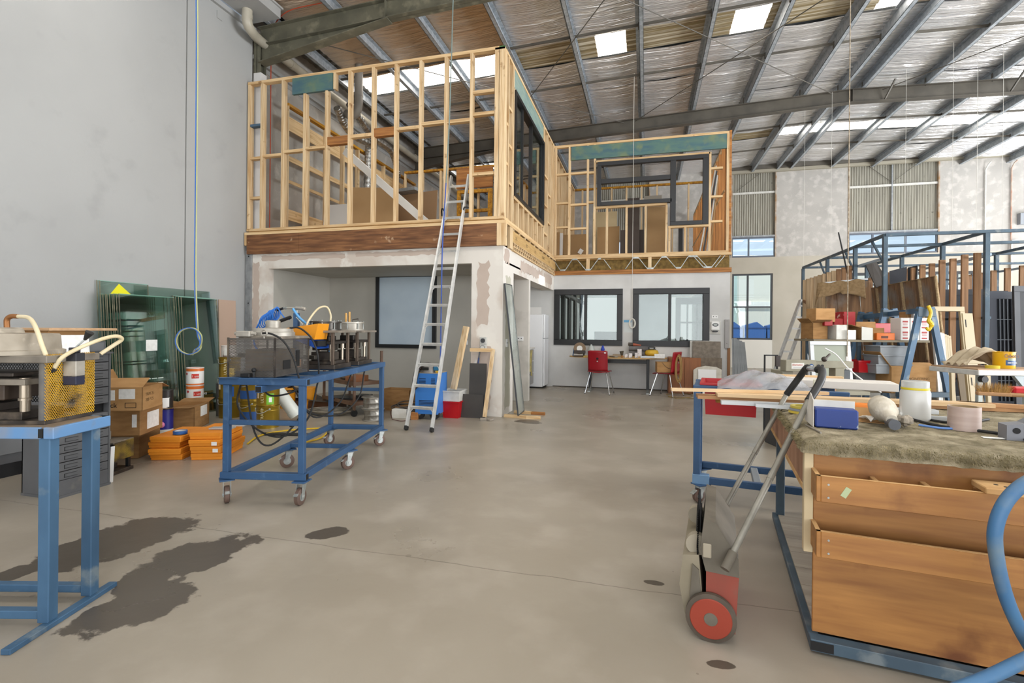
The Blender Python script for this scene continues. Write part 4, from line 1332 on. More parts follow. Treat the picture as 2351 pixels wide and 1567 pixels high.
text('Black', .06, ink, t, (-.33, -.002, .035), (1, 0, 0), (0, 0, 1))
for z in (.03, .072):
    MB().box(-.14, -.05, -.0016, -.0004, z, z + .004).build('printed_frame', ink, t)
for x in (-.14, -.054):
    MB().box(x, x + .004, -.0016, -.0004, .03, .076).build('printed_frame', ink, t)
text('TRIM 25', .04, M('pencil', '6d5433', rough=.9), t, (.001, .05, .13), (0, 1, 0), (0, 0, 1))
text('200 PCS', .04, MATS['pencil'], t, (.001, .05, .08), (0, 1, 0), (0, 0, 1))
c4 = at(447, 984, z=0) + Vector((.08, -.08, 0))
t = cardbox('carton', 'single wide carton with loose flaps before the gold drums', c4, .37, .5, .29, math.radians(28), card_d, lid=False, flaps=((.25, 'l'), (.12, 'b'), (.1, 'f'), (-2.9, 'r')))
MB().box(-.365, -.005, .005, .495, .24, .245).build('inner_flap', card_d, t)
flabel(t, .2, .42, .14, .27, 'r')
single(MB().grid(lambda u, v: (.09 * math.cos(2.6 * u), .09 * math.sin(2.6 * u), .62 * v * (1 - .25 * u * u)), 10, 6), 'curled_sheet', card, 'curled brown card sheet standing behind the carton stack', 'card', (c2.x - .53, c2.y - .12, 0), .4, smooth=True, solid=.004)
# orange flat cartons
org = M('orange carton', 'e08a1c', rough=.65, col2='d07c14', scale=4, jit=.05)
R20 = math.radians(20)
co = at(415, 1056, z=0)
names = ['bottom', 'second from bottom', 'second from top', 'top']
def flatbox(label, corner, wl, wr, h, rz, group):
    t = thing('flat_carton', label, 'box', corner, rz, group)
    MB().rbox(-wl, 0, 0, wr, 0, h, .004).build('tray', org, t)
    MB().rbox(-wl - .004, .004, -.004, wr + .004, h * .45, h + .002, .003).build('lid', org, t)
    return t
for k in range(4):
    o = co + Vector((.012 * math.sin(k * 2.3) - .02 * (k == 2), .012 * math.cos(k * 3.1), .058 * k))
    flatbox(names[k] + ' orange flat carton of the pile under the blue tape roll', o, .285, .5, .054, R20 + .05 * math.sin(k * 1.7), 'orange cartons, pile by the carton stack')
cp = at(505, 1055, z=0)
for k in range(4):
    o = cp + Vector((.012 * math.sin(k * 1.3 + 1), .012 * math.cos(k * 2.1), .066 * k))
    t = flatbox(names[k] + ' orange flat carton of the pile beside the blue trolley', o, .28, .5, .062, R20 + .05 * math.sin(k * 2.7 + 1), 'orange cartons, pile by the trolley')
    if k in (1, 2):
        MB().box(-.07, -.02, -.0062, -.0045, .01, .045).build('paper_label', paper, t)
t = thing('tape_roll', 'blue and white tape roll lying on the orange cartons', 'tape', co + Vector((-.1, .08, .236)))
MB().lathe([(.05, 0), (.062, 0), (.062, .03), (.05, .03), (.05, 0)], n=28).build('tape', M('blue tape', '2b5c9e', rough=.4), t, smooth=True)
MB().lathe([(.047, .002), (.05, .002), (.05, .028), (.047, .028), (.047, .002)], n=28).build('core', paper, t, smooth=True)
for k in range(2):
    b = MB()
    for i in range(4):
        b.box(-.12, .1, -.05 + i * .025, -.032 + i * .025, 0, .012)
    single(b, 'profile_bundle', alu_w, ('front' if k == 0 else 'rear') + ' bundle of short silver strips on the orange cartons beside the trolley', 'strips', cp + Vector((-.12, .16 + .16 * k, .268)), R20)

# ---- tins and drums
gold = M('gold drum paint', '8e7420', rough=.35, metal=.55, col2='a3872e', scale=3)
def drum(label, loc, r=.14, h=.285, mat=gold, group='gold paint drums', patch=None, txt=True):
    t = thing('paint_drum', label, 'drum', loc, 0, group)
    MB().lathe([(r * .95, 0), (r * .95, .02), (r * .97, .03), (r * .97, h * .76), (r * 1.0, h * .78), (r * 1.0, h * .8), (r * .97, h * .82), (r, h * .93), (r * 1.03, h * .95), (r * 1.03, h), (r * .98, h), (r * .97, h * .97), (0, h * .97)], n=30).build('body', mat, t, smooth=True)
    for s in (-1, 1):
        MB().sphere((s * r * .75, -r * .68, h * .87), .014, 8).build('handle_boss', zinc, t, smooth=True)
    MB().tube(hosepts([(-r * .75, -r * .72, h * .87), (-r * .3, -r * 1.06, h * .7), (r * .3, -r * 1.06, h * .72), (r * .75, -r * .72, h * .87)], 4), .004, 6).build('bail_handle', zinc, t)
    if patch:
        an = math.atan2(-1, .25)
        MB().lathe([(r * .985, h * .1), (r * .985, h * .5)], n=30).build('base_band', patch, t, smooth=True)
    return t
def curved_label(t, r, a0, a1, z0_, z1_, mat, name='paper_label', n=8):
    MB().grid(lambda u, v: (r * math.cos(a0 + (a1 - a0) * u), r * math.sin(a0 + (a1 - a0) * u), z0_ + (z1_ - z0_) * v), n, 1).build(name, mat, t, smooth=True)
def curved_text(t, s, size, r, ang, z, mat):
    text(s, size, mat, t, (r * math.cos(ang), r * math.sin(ang), z), (-math.sin(ang) * 0, 0, 1), (math.sin(ang), -math.cos(ang), 0))
dpos = at(511, 960, z=0) + Vector((.0, .12, 0))
stk = ['bottom gold drum of the tall stack behind the single carton', 'middle gold drum of the tall stack, with a cream label', 'top gold drum of the tall stack, under the white tin']
lt = M('pale lettering', 'd9cf9f', rough=.5)
for k in range(3):
    d = drum(stk[k], dpos + Vector((0, 0, .288 * k)))
    a = -1.25
    curved_text(d, 'ULTRA FIN', .05, .139, a + .15, .04, lt)
    if k == 1:
        curved_label(d, .1385, -2.2, -1.75, .12, .19, M('cream label', 'e3d6b4', rough=.7))
        curved_label(d, .1385, -1.0, -.4, .02, .16, M('blue roundel', '2d5ea8', rough=.5))
    if k == 2:
        curved_label(d, .1385, -1.0, -.4, .02, .14, M('yellow roundel', 'dcb93a', rough=.5))
t = thing('paint_tin', 'spattered white tin standing on the tall gold drum stack', 'tin', dpos + Vector((-.02, 0, .866)))
MB().lathe([(.095, 0), (.095, .15), (.1, .152), (.1, .16), (.088, .16), (.086, .152), (0, .15)], n=26).build('body', M('spattered white tin', 'c9c2bb', rough=.5, col2='6b5a4e', scale=5, lo=.55, hi=.62), t, smooth=True)
curved_label(t, .0965, -1.5, -.7, .02, .12, white_d)
d2 = at(601, 984, z=0) + Vector((-.02, .13, 0))
for k, lb in enumerate(('lower gold drum of the pair seen through the trolley', 'upper gold drum of the pair, with a green badge and a paper tag')):
    d = drum(lb, d2 + Vector((0, 0, .288 * k)))
    curved_text(d, 'ULTRA FIN', .05, .139, -1.25, .04, lt)
    if k == 1:
        curved_label(d, .1385, -1.0, -.35, .02, .16, M('green roundel', '6fae2e', rough=.5))
        curved_label(d, .1395, -1.95, -1.7, .1, .24, M('tan tag', 'd8bf96', rough=.7))
        curved_label(d, .1395, -.8, -.55, .05, .11, white_p)
d3 = at(556, 975, z=0) + Vector((-.12, .28, 0))
for k, lb in enumerate(('lower gold drum with a blue band behind the trolley post', 'upper gold drum with a blue band behind the trolley post')):
    drum(lb, d3 + Vector((0, 0, .288 * k)), patch=M('deep blue band', '244c86', rough=.5))
d4 = at(650, 938, z=0) + Vector((0, .1, 0))
yl = M('orange plastic', 'd98f14', rough=.45)
t = thing('plastic_pail', 'orange plastic pail with a dark lid band behind the white pipe', 'pail', d4)
MB().lathe([(.11, 0), (.125, .3), (.13, .3), (.13, .33), (.12, .33), (0, .31)], n=26).build('body', yl, t, smooth=True)
MB().lathe([(.131, .275), (.131, .295)], n=26).build('band', blk, t, smooth=True)
t = thing('plastic_pail', 'orange plastic pail partly hidden behind the other orange pail', 'pail', d4 + Vector((.3, .12, 0)))
MB().lathe([(.11, 0), (.125, .3), (.13, .3), (.13, .33), (.12, .33), (0, .31)], n=26).build('body', yl, t, smooth=True)
# solvent and paint cans
oc = M('orange can band', 'd9702c', rough=.4)
def can(label, loc, r, h, rot=0.):
    t = thing('solvent_can', label, 'can', loc, rot, 'orange and white cans')
    MB().lathe([(r, 0), (r, h - .01), (r * 1.02, h - .008), (r * 1.02, h), (r * .9, h), (r * .88, h - .012), (0, h - .012)], n=28).build('body', white_p, t, smooth=True)
    MB().lathe([(r * 1.004, h * .8), (r * 1.004, h * .97)], n=28).build('upper_band', oc, t, smooth=True)
    MB().lathe([(r * 1.004, h * .02), (r * 1.004, h * .1)], n=28).build('lower_band', oc, t, smooth=True)
    curved_label(t, r * 1.006, -1.15, -.3, h * .4, h * .66, M('red can label', 'c23324', rough=.4), 'red_label')
    text('Dunn HS' if rot else 'Dunn', h * .17, white_p, t, (r * 1.01 * math.cos(-1.1), r * 1.01 * math.sin(-1.1), h * .47), (.75, .55, 0), (0, 0, 1))
    a = -1.85
    MB().box(-.014, .014, -.001, .001, -.014, .014).xf(Matrix.Translation((r * 1.008 * math.cos(a), r * 1.008 * math.sin(a), h * .66)) @ Matrix.Rotation(a + PI / 2, 4, 'Z') @ Matrix.Rotation(PI / 4, 4, 'Y')).build('hazard_diamond', M('red diamond', 'b3231d', rough=.4), t)
    return t
cb = at(448, 870, d=6.9)
for k, lb in enumerate(('bottom one of three stacked orange and white cans behind the single carton', 'middle one of three stacked orange and white cans', 'topmost of three stacked orange and white cans')):
    can(lb, (cb.x, cb.y, .243 * k), .106, .24, .0 if k == 2 else .25)
cb = at(379, 955, d=6.05)
t = thing('paint_can', 'blue and pink can under the black and white can', 'can', (cb.x, cb.y, 0))
MB().lathe([(.085, 0), (.085, .28), (.09, .282), (.09, .29), (.0, .285)], n=26).build('body', M('deep blue can', '26267c', rough=.4), t, smooth=True)
MB().sphere((.03, -.07, .11), .04, 10).build('pink_spot', M('pink spot', 'd37aa0', rough=.5), t, smooth=True)
MB().lathe([(.086, .0), (.086, .05)], n=26).build('white_band', white_d, t, smooth=True)
t = thing('paint_can', 'black and white can standing on the blue and pink can', 'can', (cb.x, cb.y, .291))
MB().lathe([(.082, 0), (.082, .22), (.088, .222), (.088, .23), (.075, .23), (0, .222)], n=26).build('body', M('black can with drips', '2b2624', rough=.4, col2='e0dcd6', scale=9, lo=.58, hi=.62), t, smooth=True)
curved_label(t, .083, -1.3, -.2, .03, .14, white_p)
t = thing('small_tin', 'small grey tin beside the tall gold drum stack', 'tin', dpos + Vector((-.22, .05, 0)))
MB().lathe([(.05, 0), (.05, .47), (.055, .475), (0, .48)], n=18).build('body', M('grey tin', '6f6d6b', rough=.4, metal=.5), t, smooth=True)

# ---- glass sheets against the wall
g_t = glassy('green sheet glass', 'f3f9f7', mixf=.55)
g_t2 = glassy('dark green sheet glass', 'ebf3f0', mixf=.55)
g_f = glassy('clear sheet glass', 'e6f0ec', mixf=.6)
edge_m = M('dusty glass edge', '85806a', rough=.5, col2='47493d', scale=3, stretch=(1, 1, .5), lo=.45, hi=.65, col3='a59c80', s3=12)
GLS = 'glass sheets leaning on the left wall'
def sheet(label, xt, xb, y0, y1, h, mat=g_t, edges=True, group=GLS, th=.008):
    t = thing('glass_sheet', label, 'glass', (xb, (y0 + y1) / 2, 0), 0, group)
    dx, L2 = xt - xb, (y1 - y0) / 2
    MB().prism([(0, 0), (th, 0), (dx + th, h), (dx, h)], -L2 + .002, L2 - .002).build('pane', mat, t)
    if edges:
        MB().prism([(-.001, 0), (th + .001, 0), (dx + th + .001, h), (dx - .001, h)], -L2 - .003, -L2 + .003).build('near_edge', edge_m, t)
        MB().prism([(-.001, 0), (th + .001, 0), (dx + th + .001, h), (dx - .001, h)], L2 - .003, L2 + .003).build('far_edge', edge_m, t)
        MB().box(dx - .001, dx + th + .001, -L2, L2, h - .002, h + .003).build('top_edge', M('glass top edge', '7fa596', rough=.3), t)
    return t
sheet('tallest green glass sheet, at the back nearest the wall', -6.62, -6.5, 4.64, 5.3, 1.86)
sheet('second tallest green glass sheet, in front of the tallest one', -6.6, -6.47, 4.66, 5.28, 1.855)
sheet('large faint clear glass sheet behind the green ones', -6.615, -6.52, 5.1, 6.3, 1.84, g_f, False)
nst = 9
ORD = ('first', 'second', 'third', 'fourth', 'fifth', 'sixth', 'seventh', 'eighth', 'ninth')
for k in range(nst):
    lb = 'front sheet of the thick green glass stack, with a white label' if k == nst - 1 else ORD[k] + ' dirty edged glass sheet from the wall, behind the labelled sheet'
    t = sheet(lb, -6.5 + .036 * k, -6.38 + .036 * k, 4.6 + .004 * (k % 3), 5.18 + .02 * k * (k > 4), 1.685 - .004 * (k % 2))
    if k < nst - 1:
        for e in (.012, .023):
            pass
MB().box(.011, .013, -.12, .03, .98, 1.12).build('paper_label', paper, t)
for z, m_ in ((.62, .011), (.55, .02)):
    for i in range(3):
        MB().box(.02, .0215, -.13 + i * .085, -.06 + i * .085, z, z + m_).build('printed_strip', M('faded white print', 'c7d6cf', rough=.6), t)
single(MB().plate([(0, 0, 0), (0, .26, 0), (0, .1, .13)], .004, (1, 0, 0)), 'yellow_sheet', M('yellow paper', 'ddd61e', rough=.7), 'folded bright yellow paper on top of the thick glass stack', 'paper', (-6.36, 4.62, 1.688))
for k in range(4):
    sheet(ORD[k] + ' sheet from the wall in the dark second glass stack, beside the pinkish strip' if k < 3 else 'front sheet of the second green glass stack', -6.6 + .035 * k, -6.46 + .035 * k, 5.66 + .012 * k, 6.28 + .01 * k, 1.735 - .006 * k, g_t2, True, 'glass sheets of the second stack')
single(MB().box(0, .012, -.17, .17, 0, 1.73).xf(Matrix.Rotation(-.03, 4, 'Y')), 'brown_strip', M('pinkish hardboard', 'b59c8a', rough=.75), 'narrow pinkish brown board standing against the left wall', 'board', (-6.588, 6.66, 0))

# ---- hanging air hose with loop
hb = M('blue air hose', '3a6cc0', rough=.4)
hy = M('yellow green hose', 'a9ab78', rough=.45)
loop = [(450, -60), (451, 120), (449, 400), (447, 620), (449, 700), (453, 765), (459, 785), (458, 800), (448, 809), (432, 813), (413, 805), (404, 790), (404, 775), (413, 760), (430, 753), (447, 755), (459, 768), (461, 782), (457, 795), (449, 802)]
P = [at(px, py, d=4.6 + (.03 if i < 7 else 0)) for i, (px, py) in enumerate(loop)]
P[0].z = min(P[0].z, 6.7)
t = thing('hanging_hose', 'blue and yellow air hose hanging from the roof with a knotted loop', 'hose', P[6])
A = arc_pts(P, 5)
MB().tube(A, .006, 8).build('blue_hose', hb, t, smooth=True, world=True)
MB().tube([p + Vector((.0105, .003, .0)) for p in A], .006, 8).build('yellow_hose', hy, t, smooth=True, world=True)
MB().cyl(P[-1], P[-1] + Vector((-.02, 0, -.025)), .011).cyl(P[-1] + Vector((-.02, 0, -.025)), P[-1] + Vector((-.035, 0, -.05)), .008).build('coupling', zinc, t, world=True)
c5 = at(431, 0, d=5.9)
# ================================================================== BLUE TROLLEY WITH PRESSES
R12 = math.radians(12)
TO = Vector((-2.43, 3.13, 0))
TM = Matrix.Translation(TO) @ Matrix.Rotation(R12, 4, 'Z')
t = thing('work_trolley', 'blue steel trolley on six castors carrying three presses', 'trolley', TO, R12)
W_, L_ = .57, 1.87
def caster(par, x, y, ang=0., z=.165, r=.0625, lock=True, plate_m=None):
    c = MB().rbox(-.055, .055, -.05, .05, z, z + .009, .002).xf(Matrix.Translation((x, y, 0)) @ Matrix.Rotation(ang, 4, 'Z')).build('castor', plate_m or blue_st, par)
    T_ = Matrix.Translation((x, y, 0)) @ Matrix.Rotation(ang, 4, 'Z')
    b = MB()
    for s in (-1, 1):
        b.prism([(-.03, z), (.03, z), (.012 - .03, r - .015), (-.012 - .03, r - .015)], s * .024 - .002, s * .024 + .002, 'y')
    b.box(-.032, .03, -.026, .026, z - .012, z)
    b.xf(T_).build('fork', zinc, c)
    MB().lathe([(r - .008, -.018), (r, -.013), (r, .013), (r - .008, .018), (r * .55, .018), (r * .5, .01), (0, .012)], (-.02, 0, r), 24, 'y').xf(T_).build('wheel', M('brown polyurethane tyre', '6b564c', rough=.5, col2='5c4a42', scale=20), c, smooth=True)
    MB().lathe([(.012, -.03), (.012, .03)], (-.02, 0, r), 10, 'y').lathe([(r * .52, -.0185), (r * .52, .0185)], (-.02, 0, r), 18, 'y').xf(T_).build('hub', zinc, c)
    if lock:
        MB().bar((-.05, 0, r + .045), (-.09, 0, r + .02), .03, .006).xf(T_).build('brake_lever', zinc, c)
    return c
for (x, y, a) in ((-W_, 0, 2.2), (0, 0, 1.5), (-W_, .93, .6), (0, .93, .9), (-W_, L_ - .02, 1.0), (0, L_ - .02, .8)):
    caster(t, x, y, a)
rb = lambda *a: MB().rbox(*a, .003)
# lower frame
rb(-W_ - .04, .04, -.025, .025, .176, .226).build('lower_rail', blue_st, t)
rb(-W_ - .025, .025, L_ - .05, L_, .176, .226).build('lower_rail', blue_st, t)
rb(-.025, .025, .025, L_ - .05, .176, .226).build('lower_rail', blue_st, t)
rb(-W_ - .025, -W_ + .025, .025, L_ - .05, .176, .226).build('lower_rail', blue_st, t)
rb(-W_ + .025, -.025, .9, .935, .19, .226).build('lower_cross_rail', blue_st, t)
for x in (-W_ - .041, .04):
    MB().box(x, x + .001, -.02, .02, .181, .221).build('tube_end', ink, t)
for (x, y) in ((-W_, 0), (0, 0), (-W_, L_ - .025), (0, L_ - .025)):
    rb(x - .022, x + .022, y - .022, y + .022, .226, .871).build('post', blue_st, t)
rb(-W_ + .022, -.022, -.018, .018, .575, .61).build('mid_rail', blue_st, t)
rb(-W_ + .022, -.022, L_ - .043, L_ - .007, .6, .635).build('mid_rail', blue_st, t)
# top
rb(-W_ - .05, .045, -.03, .02, .871, .921).build('top_rail', blue_st, t)
rb(-W_ - .03, .03, L_ - .04, L_ + .01, .871, .921).build('top_rail', blue_st, t)
rb(-.02, .03, .02, L_ - .04, .871, .921).build('top_rail', blue_st, t)
rb(-W_ - .03, -W_ + .02, .02, L_ - .04, .871, .921).build('top_rail', blue_st, t)
for y in (.32, .75, 1.3):
    rb(-W_ + .02, -.02, y - .06, y + .06, .875, .905).build('top_cross_rail', blue_st, t)
rb(-.32, -.27, -.07, .5, .82, .87).build('under_rail', blue_st, t)
MB().box(-.315, -.275, -.0712, -.07, .826, .864).build('tube_end', ink, t)
for x in (-W_ - .051, .0445):
    MB().box(x, x + .0012, -.024, .014, .877, .915).build('tube_end', ink, t)
MB().box(-.27, -.08, -.055, .0, .9205, .9235).box(-.62, -.47, -.05, .0, .9205, .9235).build('shelf_tab', blue_st, t)
# gun post
gp = (-W_ + .045, .95)
rb(gp[0] - .022, gp[0] + .022, gp[1] - .022, gp[1] + .022, .905, 1.43).build('tool_post', blue_st, t)
MB().cyl((gp[0], gp[1], 1.43), (gp[0], gp[1], 1.455), .012).build('post_pin', zinc, t)
ZT = .9215
def TW(x, y, z):
    return TM @ Vector((x, y, z))
# air guns resting on the post
t = thing('air_gun', 'silver air gun resting on top of the blue trolley post', 'air gun', TW(gp[0], gp[1], 1.456), R12 - .25)
MB().tube(hosepts([(-.1, 0, .02), (0, .0, .02), (.06, 0, .016), (.1, 0, .008)], 5), [.01] * 5 + [.015] * 5 + [.017] * 5 + [.012], 10).build('body', castal, t, smooth=True)
MB().cyl((-.15, 0, .02), (-.1, 0, .02), .009).cyl((-.13, 0, .02), (-.118, 0, .02), .013).build('coupling', zinc, t)
MB().cyl((-.22, 0, .0), (-.15, 0, .02), .011).build('hose_sleeve', blk_rub, t)
MB().box(-.02, .06, -.008, .008, .03, .036).build('trigger', zinc, t)
t = thing('air_gun', 'black handled air gun hooked on the side of the trolley post', 'air gun', TW(gp[0] - .03, gp[1] - .035, 1.36), R12 - .2)
MB().cyl((-.12, 0, -.005), (-.01, -.0, .03), .016).build('grip', blk_rub, t)
MB().cyl((-.16, 0, -.018), (-.12, 0, -.005), .008).cyl((.05, 0, .03), (.14, -.02, -.04), .005).build('nozzle', zinc, t)
# coiled blue hose
P = []
for i in range(150):
    a = i / 150
    ang = a * 2 * PI * 9
    P.append(Vector((-.38 + .17 * a, .03 * math.sin(ang), -.13 - .03 * a + .12 * a)) + Vector((.3 * .055 * math.cos(ang), 0, .062 * math.cos(ang))) + Vector((.02 * math.sin(ang), 0, 0)))
b = MB().tube([Vector((-.2, 0, 0)), Vector((-.3, 0, -.02)), Vector((-.36, 0, -.08)), P[0]], .0055, 7).tube(P, .0055, 7)
b.tube(arc_pts([P[0], (-.45, 0, -.2), (-.47, 0, -.32), (-.42, .01, -.42)], 6), .0075, 7)
b.tube(arc_pts([P[-1], (-.12, -.02, -.08), (-.05, -.03, -.1)], 6), .0055, 7)
single(b, 'coiled_hose', M('bright blue hose', '2f72c8', rough=.35), 'bright blue spiral air hose looped beside the trolley post', 'hose', TW(gp[0], gp[1], 1.47), R12 - .2, smooth=True)
P = [TW(gp[0] - .02, gp[1] - .03, 1.47), TW(gp[0] + .05, gp[1] - .03, 1.38), TW(gp[0] + .2, gp[1], 1.25), TW(gp[0] + .3, gp[1], 1.13), TW(gp[0] + .31, gp[1] + .02, 1.06), TW(gp[0] + .27, gp[1] + .03, 1.045)]
single(MB().tube(arc_pts(P, 8), .011, 10), 'air_hose', M('sky blue hose', '5b9bd0', rough=.4), 'thick sky blue hose running from the post to the middle press', 'hose', world=True, smooth=True)

# ---- caged press at the near end
t = thing('caged_press', 'press in a perforated grey metal cage at the near end of the trolley', 'press', TW(-.36, .35, ZT), R12)
per = M('perforated grey sheet', '6b6762', rough=.45, metal=.4, col2='57534e', scale=6)
def perforated(mb, o, u, v, nu, nv, hole=.5):
    o, u, v = Vector(o), Vector(u), Vector(v)
    du, dv = u / nu, v / nv
    for j in range(nv):
        for i in range(nu):
            sh = .5 if j % 2 else 0
            c = o + du * (i + .5 + sh) + dv * (j + .5)
            if i + .5 + sh > nu - .3:
                continue
            oc = [c + du * (sx * .5) + dv * (sy * .5) for sx, sy in ((-1, -1), (1, -1), (1, 1), (-1, 1))]
            ic = [c + du * (sx * .5 * hole) + dv * (sy * .5 * hole) for sx, sy in ((-1, -1), (1, -1), (1, 1), (-1, 1))]
            mb.add(oc + ic, [(k, (k + 1) % 4, 4 + (k + 1) % 4, 4 + k) for k in range(4)])
    return mb
cx0, cx1, cy0, cy1, ch = -.24, .12, -.3, .24, .285
perforated(MB(), (cx0, cy0, .0), (cx1 - cx0, 0, 0), (0, 0, ch), 36, 30).build('cage_front', per, t, kind='stuff')
perforated(MB(), (cx1, cy0, .0), (0, cy1 - cy0, 0), (0, 0, ch), 54, 30).build('cage_side', per, t, kind='stuff')
for x, y in ((cx0, cy0), (cx1, cy0), (cx1, cy1), (cx0, cy1)):
    MB().box(x - .006, x + .006, y - .006, y + .006, 0, ch + .01).build('cage_post', iron, t)
MB().box(cx0, cx1, cy0 - .003, cy0 + .003, ch - .006, ch + .006).box(cx1 - .003, cx1 + .003, cy0, cy1, ch - .006, ch + .006).build('cage_rim', per, t)
MB().box(cx1 + .001, cx1 + .004, -.18, -.07, .05, .12).box(cx1 + .001, cx1 + .004, .02, .08, .06, .19).build('cage_opening', ink, t)
MB().rbox(cx0 + .03, cx1 - .03, cy0 + .04, cy1 - .04, 0, .04, .003).build('base', iron, t)
MB().rbox(-.17, .05, -.2, .15, .04, .2, .004).build('die_block', M('amber brown block', '7e6238', rough=.5, col2='5c4526', scale=5), t)
MB().rbox(cx0 + .04, cx1 + .02, cy0 + .06, cy1 + .02, .285, .305, .003).build('top_plate', iron_l, t)
MB().lathe([(.165, .305), (.165, .335), (.155, .34), (.15, .365), (.06, .368), (.055, .372), (.055, .425), (.045, .43), (0, .43)], (-.06, .0, 0), 36).build('cylinder', castal, t, smooth=True)
MB().rbox(-.2, -.09, -.28, -.22, .3, .345, .006).cyl((-.22, -.25, .325), (-.06, -.25, .325), .012).build('air_fitting', castal, t)
b = MB().tube([(math.cos(a) * .022, 0, math.sin(a) * .022) for a in [i * 2 * PI / 14 for i in range(14)]], .006, 8, closed=True).xf(Matrix.Translation((.03, -.29, .33)))
b.cyl((.03, -.29, .29), (.03, -.29, .31), .006).build('eye_bolt', castal, t, smooth=True)
MB().rbox(-.12, -.05, -.345, -.3, .0, .03, .004).sphere((-.03, -.32, .055), .017, 10).cyl((-.03, -.32, .0), (-.03, -.32, .05), .007).build('clamp', blk, t)
P = [(.0, -.28, .33), (.08, -.28, .325), (.17, -.27, .27), (.24, -.26, .15), (.28, -.25, .0), (.3, -.2, -.2), (.27, -.15, -.35), (.15, -.12, -.4)]
MB().tube(arc_pts(P, 7), .0075, 8).build('cable', blk_rub, t, smooth=True)
P = [(.08, .0, .37), (.16, .0, .37), (.25, .0, .3), (.3, .0, .2), (.31, .02, .1), (.3, .05, .0)]
MB().tube(arc_pts(P, 7), .0075, 8).build('cable', blk_rub, t, smooth=True)

# ---- two open die presses
def openpress(label, loc, rz, hc, light=False, w_=.34, d_=.4):
    t = thing('open_die_press', label, 'press', loc, rz, 'open die presses')
    MB().rbox(-w_ / 2, w_ / 2, -d_ / 2, d_ / 2, 0, .04, .003).build('base_plate', iron, t)
    for x in (-w_ / 2 + .025, w_ / 2 - .025):
        for y in (-d_ / 2 + .025, d_ / 2 - .025):
            MB().rbox(x - .013, x + .013, y - .013, y + .013, .04, hc, .002).build('post', M('rusty brown post', '685a4d', rough=.5, metal=.3, col2='4f4339', scale=9), t)
    MB().rbox(-w_ / 2 - .03, w_ / 2 + .04, -d_ / 2 - .02, d_ / 2 + .03, hc, hc + .02, .002).build('top_plate', iron_l, t)
    MB().rbox(-.13, .13, -.16, .16, .04, .07, .003).rbox(-.09, .09, -.1, .1, .07, .15, .004).build('lower_die', iron, t)
    MB().rbox(-.14, .14, -.17, .17, hc * .68, hc * .76, .003).rbox(-.08, .08, -.1, .1, hc * .5, hc * .68, .004).rbox(-.07, .07, -.08, .08, hc * .76, hc * .9, .003).build('ram', M('black oily steel', '332f2c', rough=.4, metal=.4), t)
    for x, y in ((-.11, .13), (.11, -.13), (.11, .13), (-.11, -.13)):
        MB().lathe([(.012, .07), (.012, hc * .55), (.02, hc * .55), (.02, hc * .7)], (x, y, 0), 12).build('guide_pillar', MATS['polished pillar'], t, smooth=True)
    r = .145
    MB().lathe([(r, hc + .02), (r, hc + .032), (r * .9, hc + .034), (r * .9, hc + .09), (r, hc + .092), (r, hc + .105), (0, hc + .105)], n=36).build('cylinder', castal if light else M('dark cylinder', '44403b', rough=.35, metal=.5), t, smooth=True)
    for k in range(8):
        a = k * PI / 4 + .2
        MB().cyl((r * .95 * math.cos(a), r * .95 * math.sin(a), hc + .02), (r * .95 * math.cos(a), r * .95 * math.sin(a), hc + .115), .005, n=6).build('tie_rod', zinc, t)
    return t
p2 = openpress('open die press in the middle of the trolley, with a cream hose', TW(-.27, 1.0, ZT), R12, .33)
MB().tube(arc_pts([(-.12, -.14, .36), (-.1, -.13, .44), (-.05, -.05, .55), (.0, .02, .57), (.03, .04, .5), (.03, .04, .436)], 8), .009, 8).build('air_hose', hose_c, p2, smooth=True)
MB().rbox(-.15, -.06, -.22, -.17, .28, .32, .003).build('valve', castal, p2)
p3 = openpress('open die press at the far end of the trolley, with a pale cylinder', TW(-.24, 1.52, ZT), R12, .33, True)
MB().cyl((-.06, .05, .33), (-.06, .05, .53), .012).cyl((-.03, .07, .33), (-.03, .07, .545), .012).build('brass_rod', M('brass tube', 'b08a52', rough=.4, metal=.5), p3)
MB().tube([(.03, .0, .435), (.03, 0, .46), (.09, 0, .47), (.09, 0, .45)], .006, 6).build('lever', iron, p3)
# foot pedal hung over the press
t = thing('foot_pedal', 'orange and blue foot pedal guard resting between the presses', 'pedal', TW(-.34, .78, ZT + .29), R12 - .12)
MB().add([(-.22, -.06, .07), (-.22, .06, .07), (.16, -.09, .12), (.16, .09, .12), (-.24, -.06, .04), (-.24, .06, .04), (.13, -.1, -.02), (.13, .1, -.02), (.2, -.08, .115), (.2, .08, .115)],
         [(0, 2, 3, 1), (0, 1, 5, 4), (2, 6, 7, 3), (0, 4, 6, 2), (1, 3, 7, 5), (4, 5, 7, 6)]).build('hood', M('orange pedal hood', 'e0921d', rough=.4), t)
MB().add([(-.24, -.065, .055), (-.24, .065, .055), (.12, -.105, -.03), (.12, .105, -.03), (-.235, -.065, .03), (-.235, .065, .03), (.16, -.105, -.1), (.16, .105, -.1)],
         [(0, 2, 3, 1), (0, 4, 6, 2), (1, 3, 7, 5), (4, 5, 7, 6), (0, 1, 5, 4)]).build('base', M('blue pedal base', '2c5fc4', rough=.4), t)
MB().box(.1, .15, -.08, .08, -.08, -.03).build('mouth', ink, t)
single(MB().rbox(-.2, .62, -.018, .018, 0, .035, .003), 'rail_length', M('dark bronze rail', '38352f', rough=.4, metal=.4), 'long dark rail lying across the trolley and sticking out to the side', 'rail', TW(-.8, .78, ZT + .1), -.02)
single(MB().rbox(-.05, .05, -.05, .05, 0, .09, .004), 'timber_block', pine_or, 'brown timber block on the trolley behind the cage', 'block', TW(-.46, .76, ZT - .0))
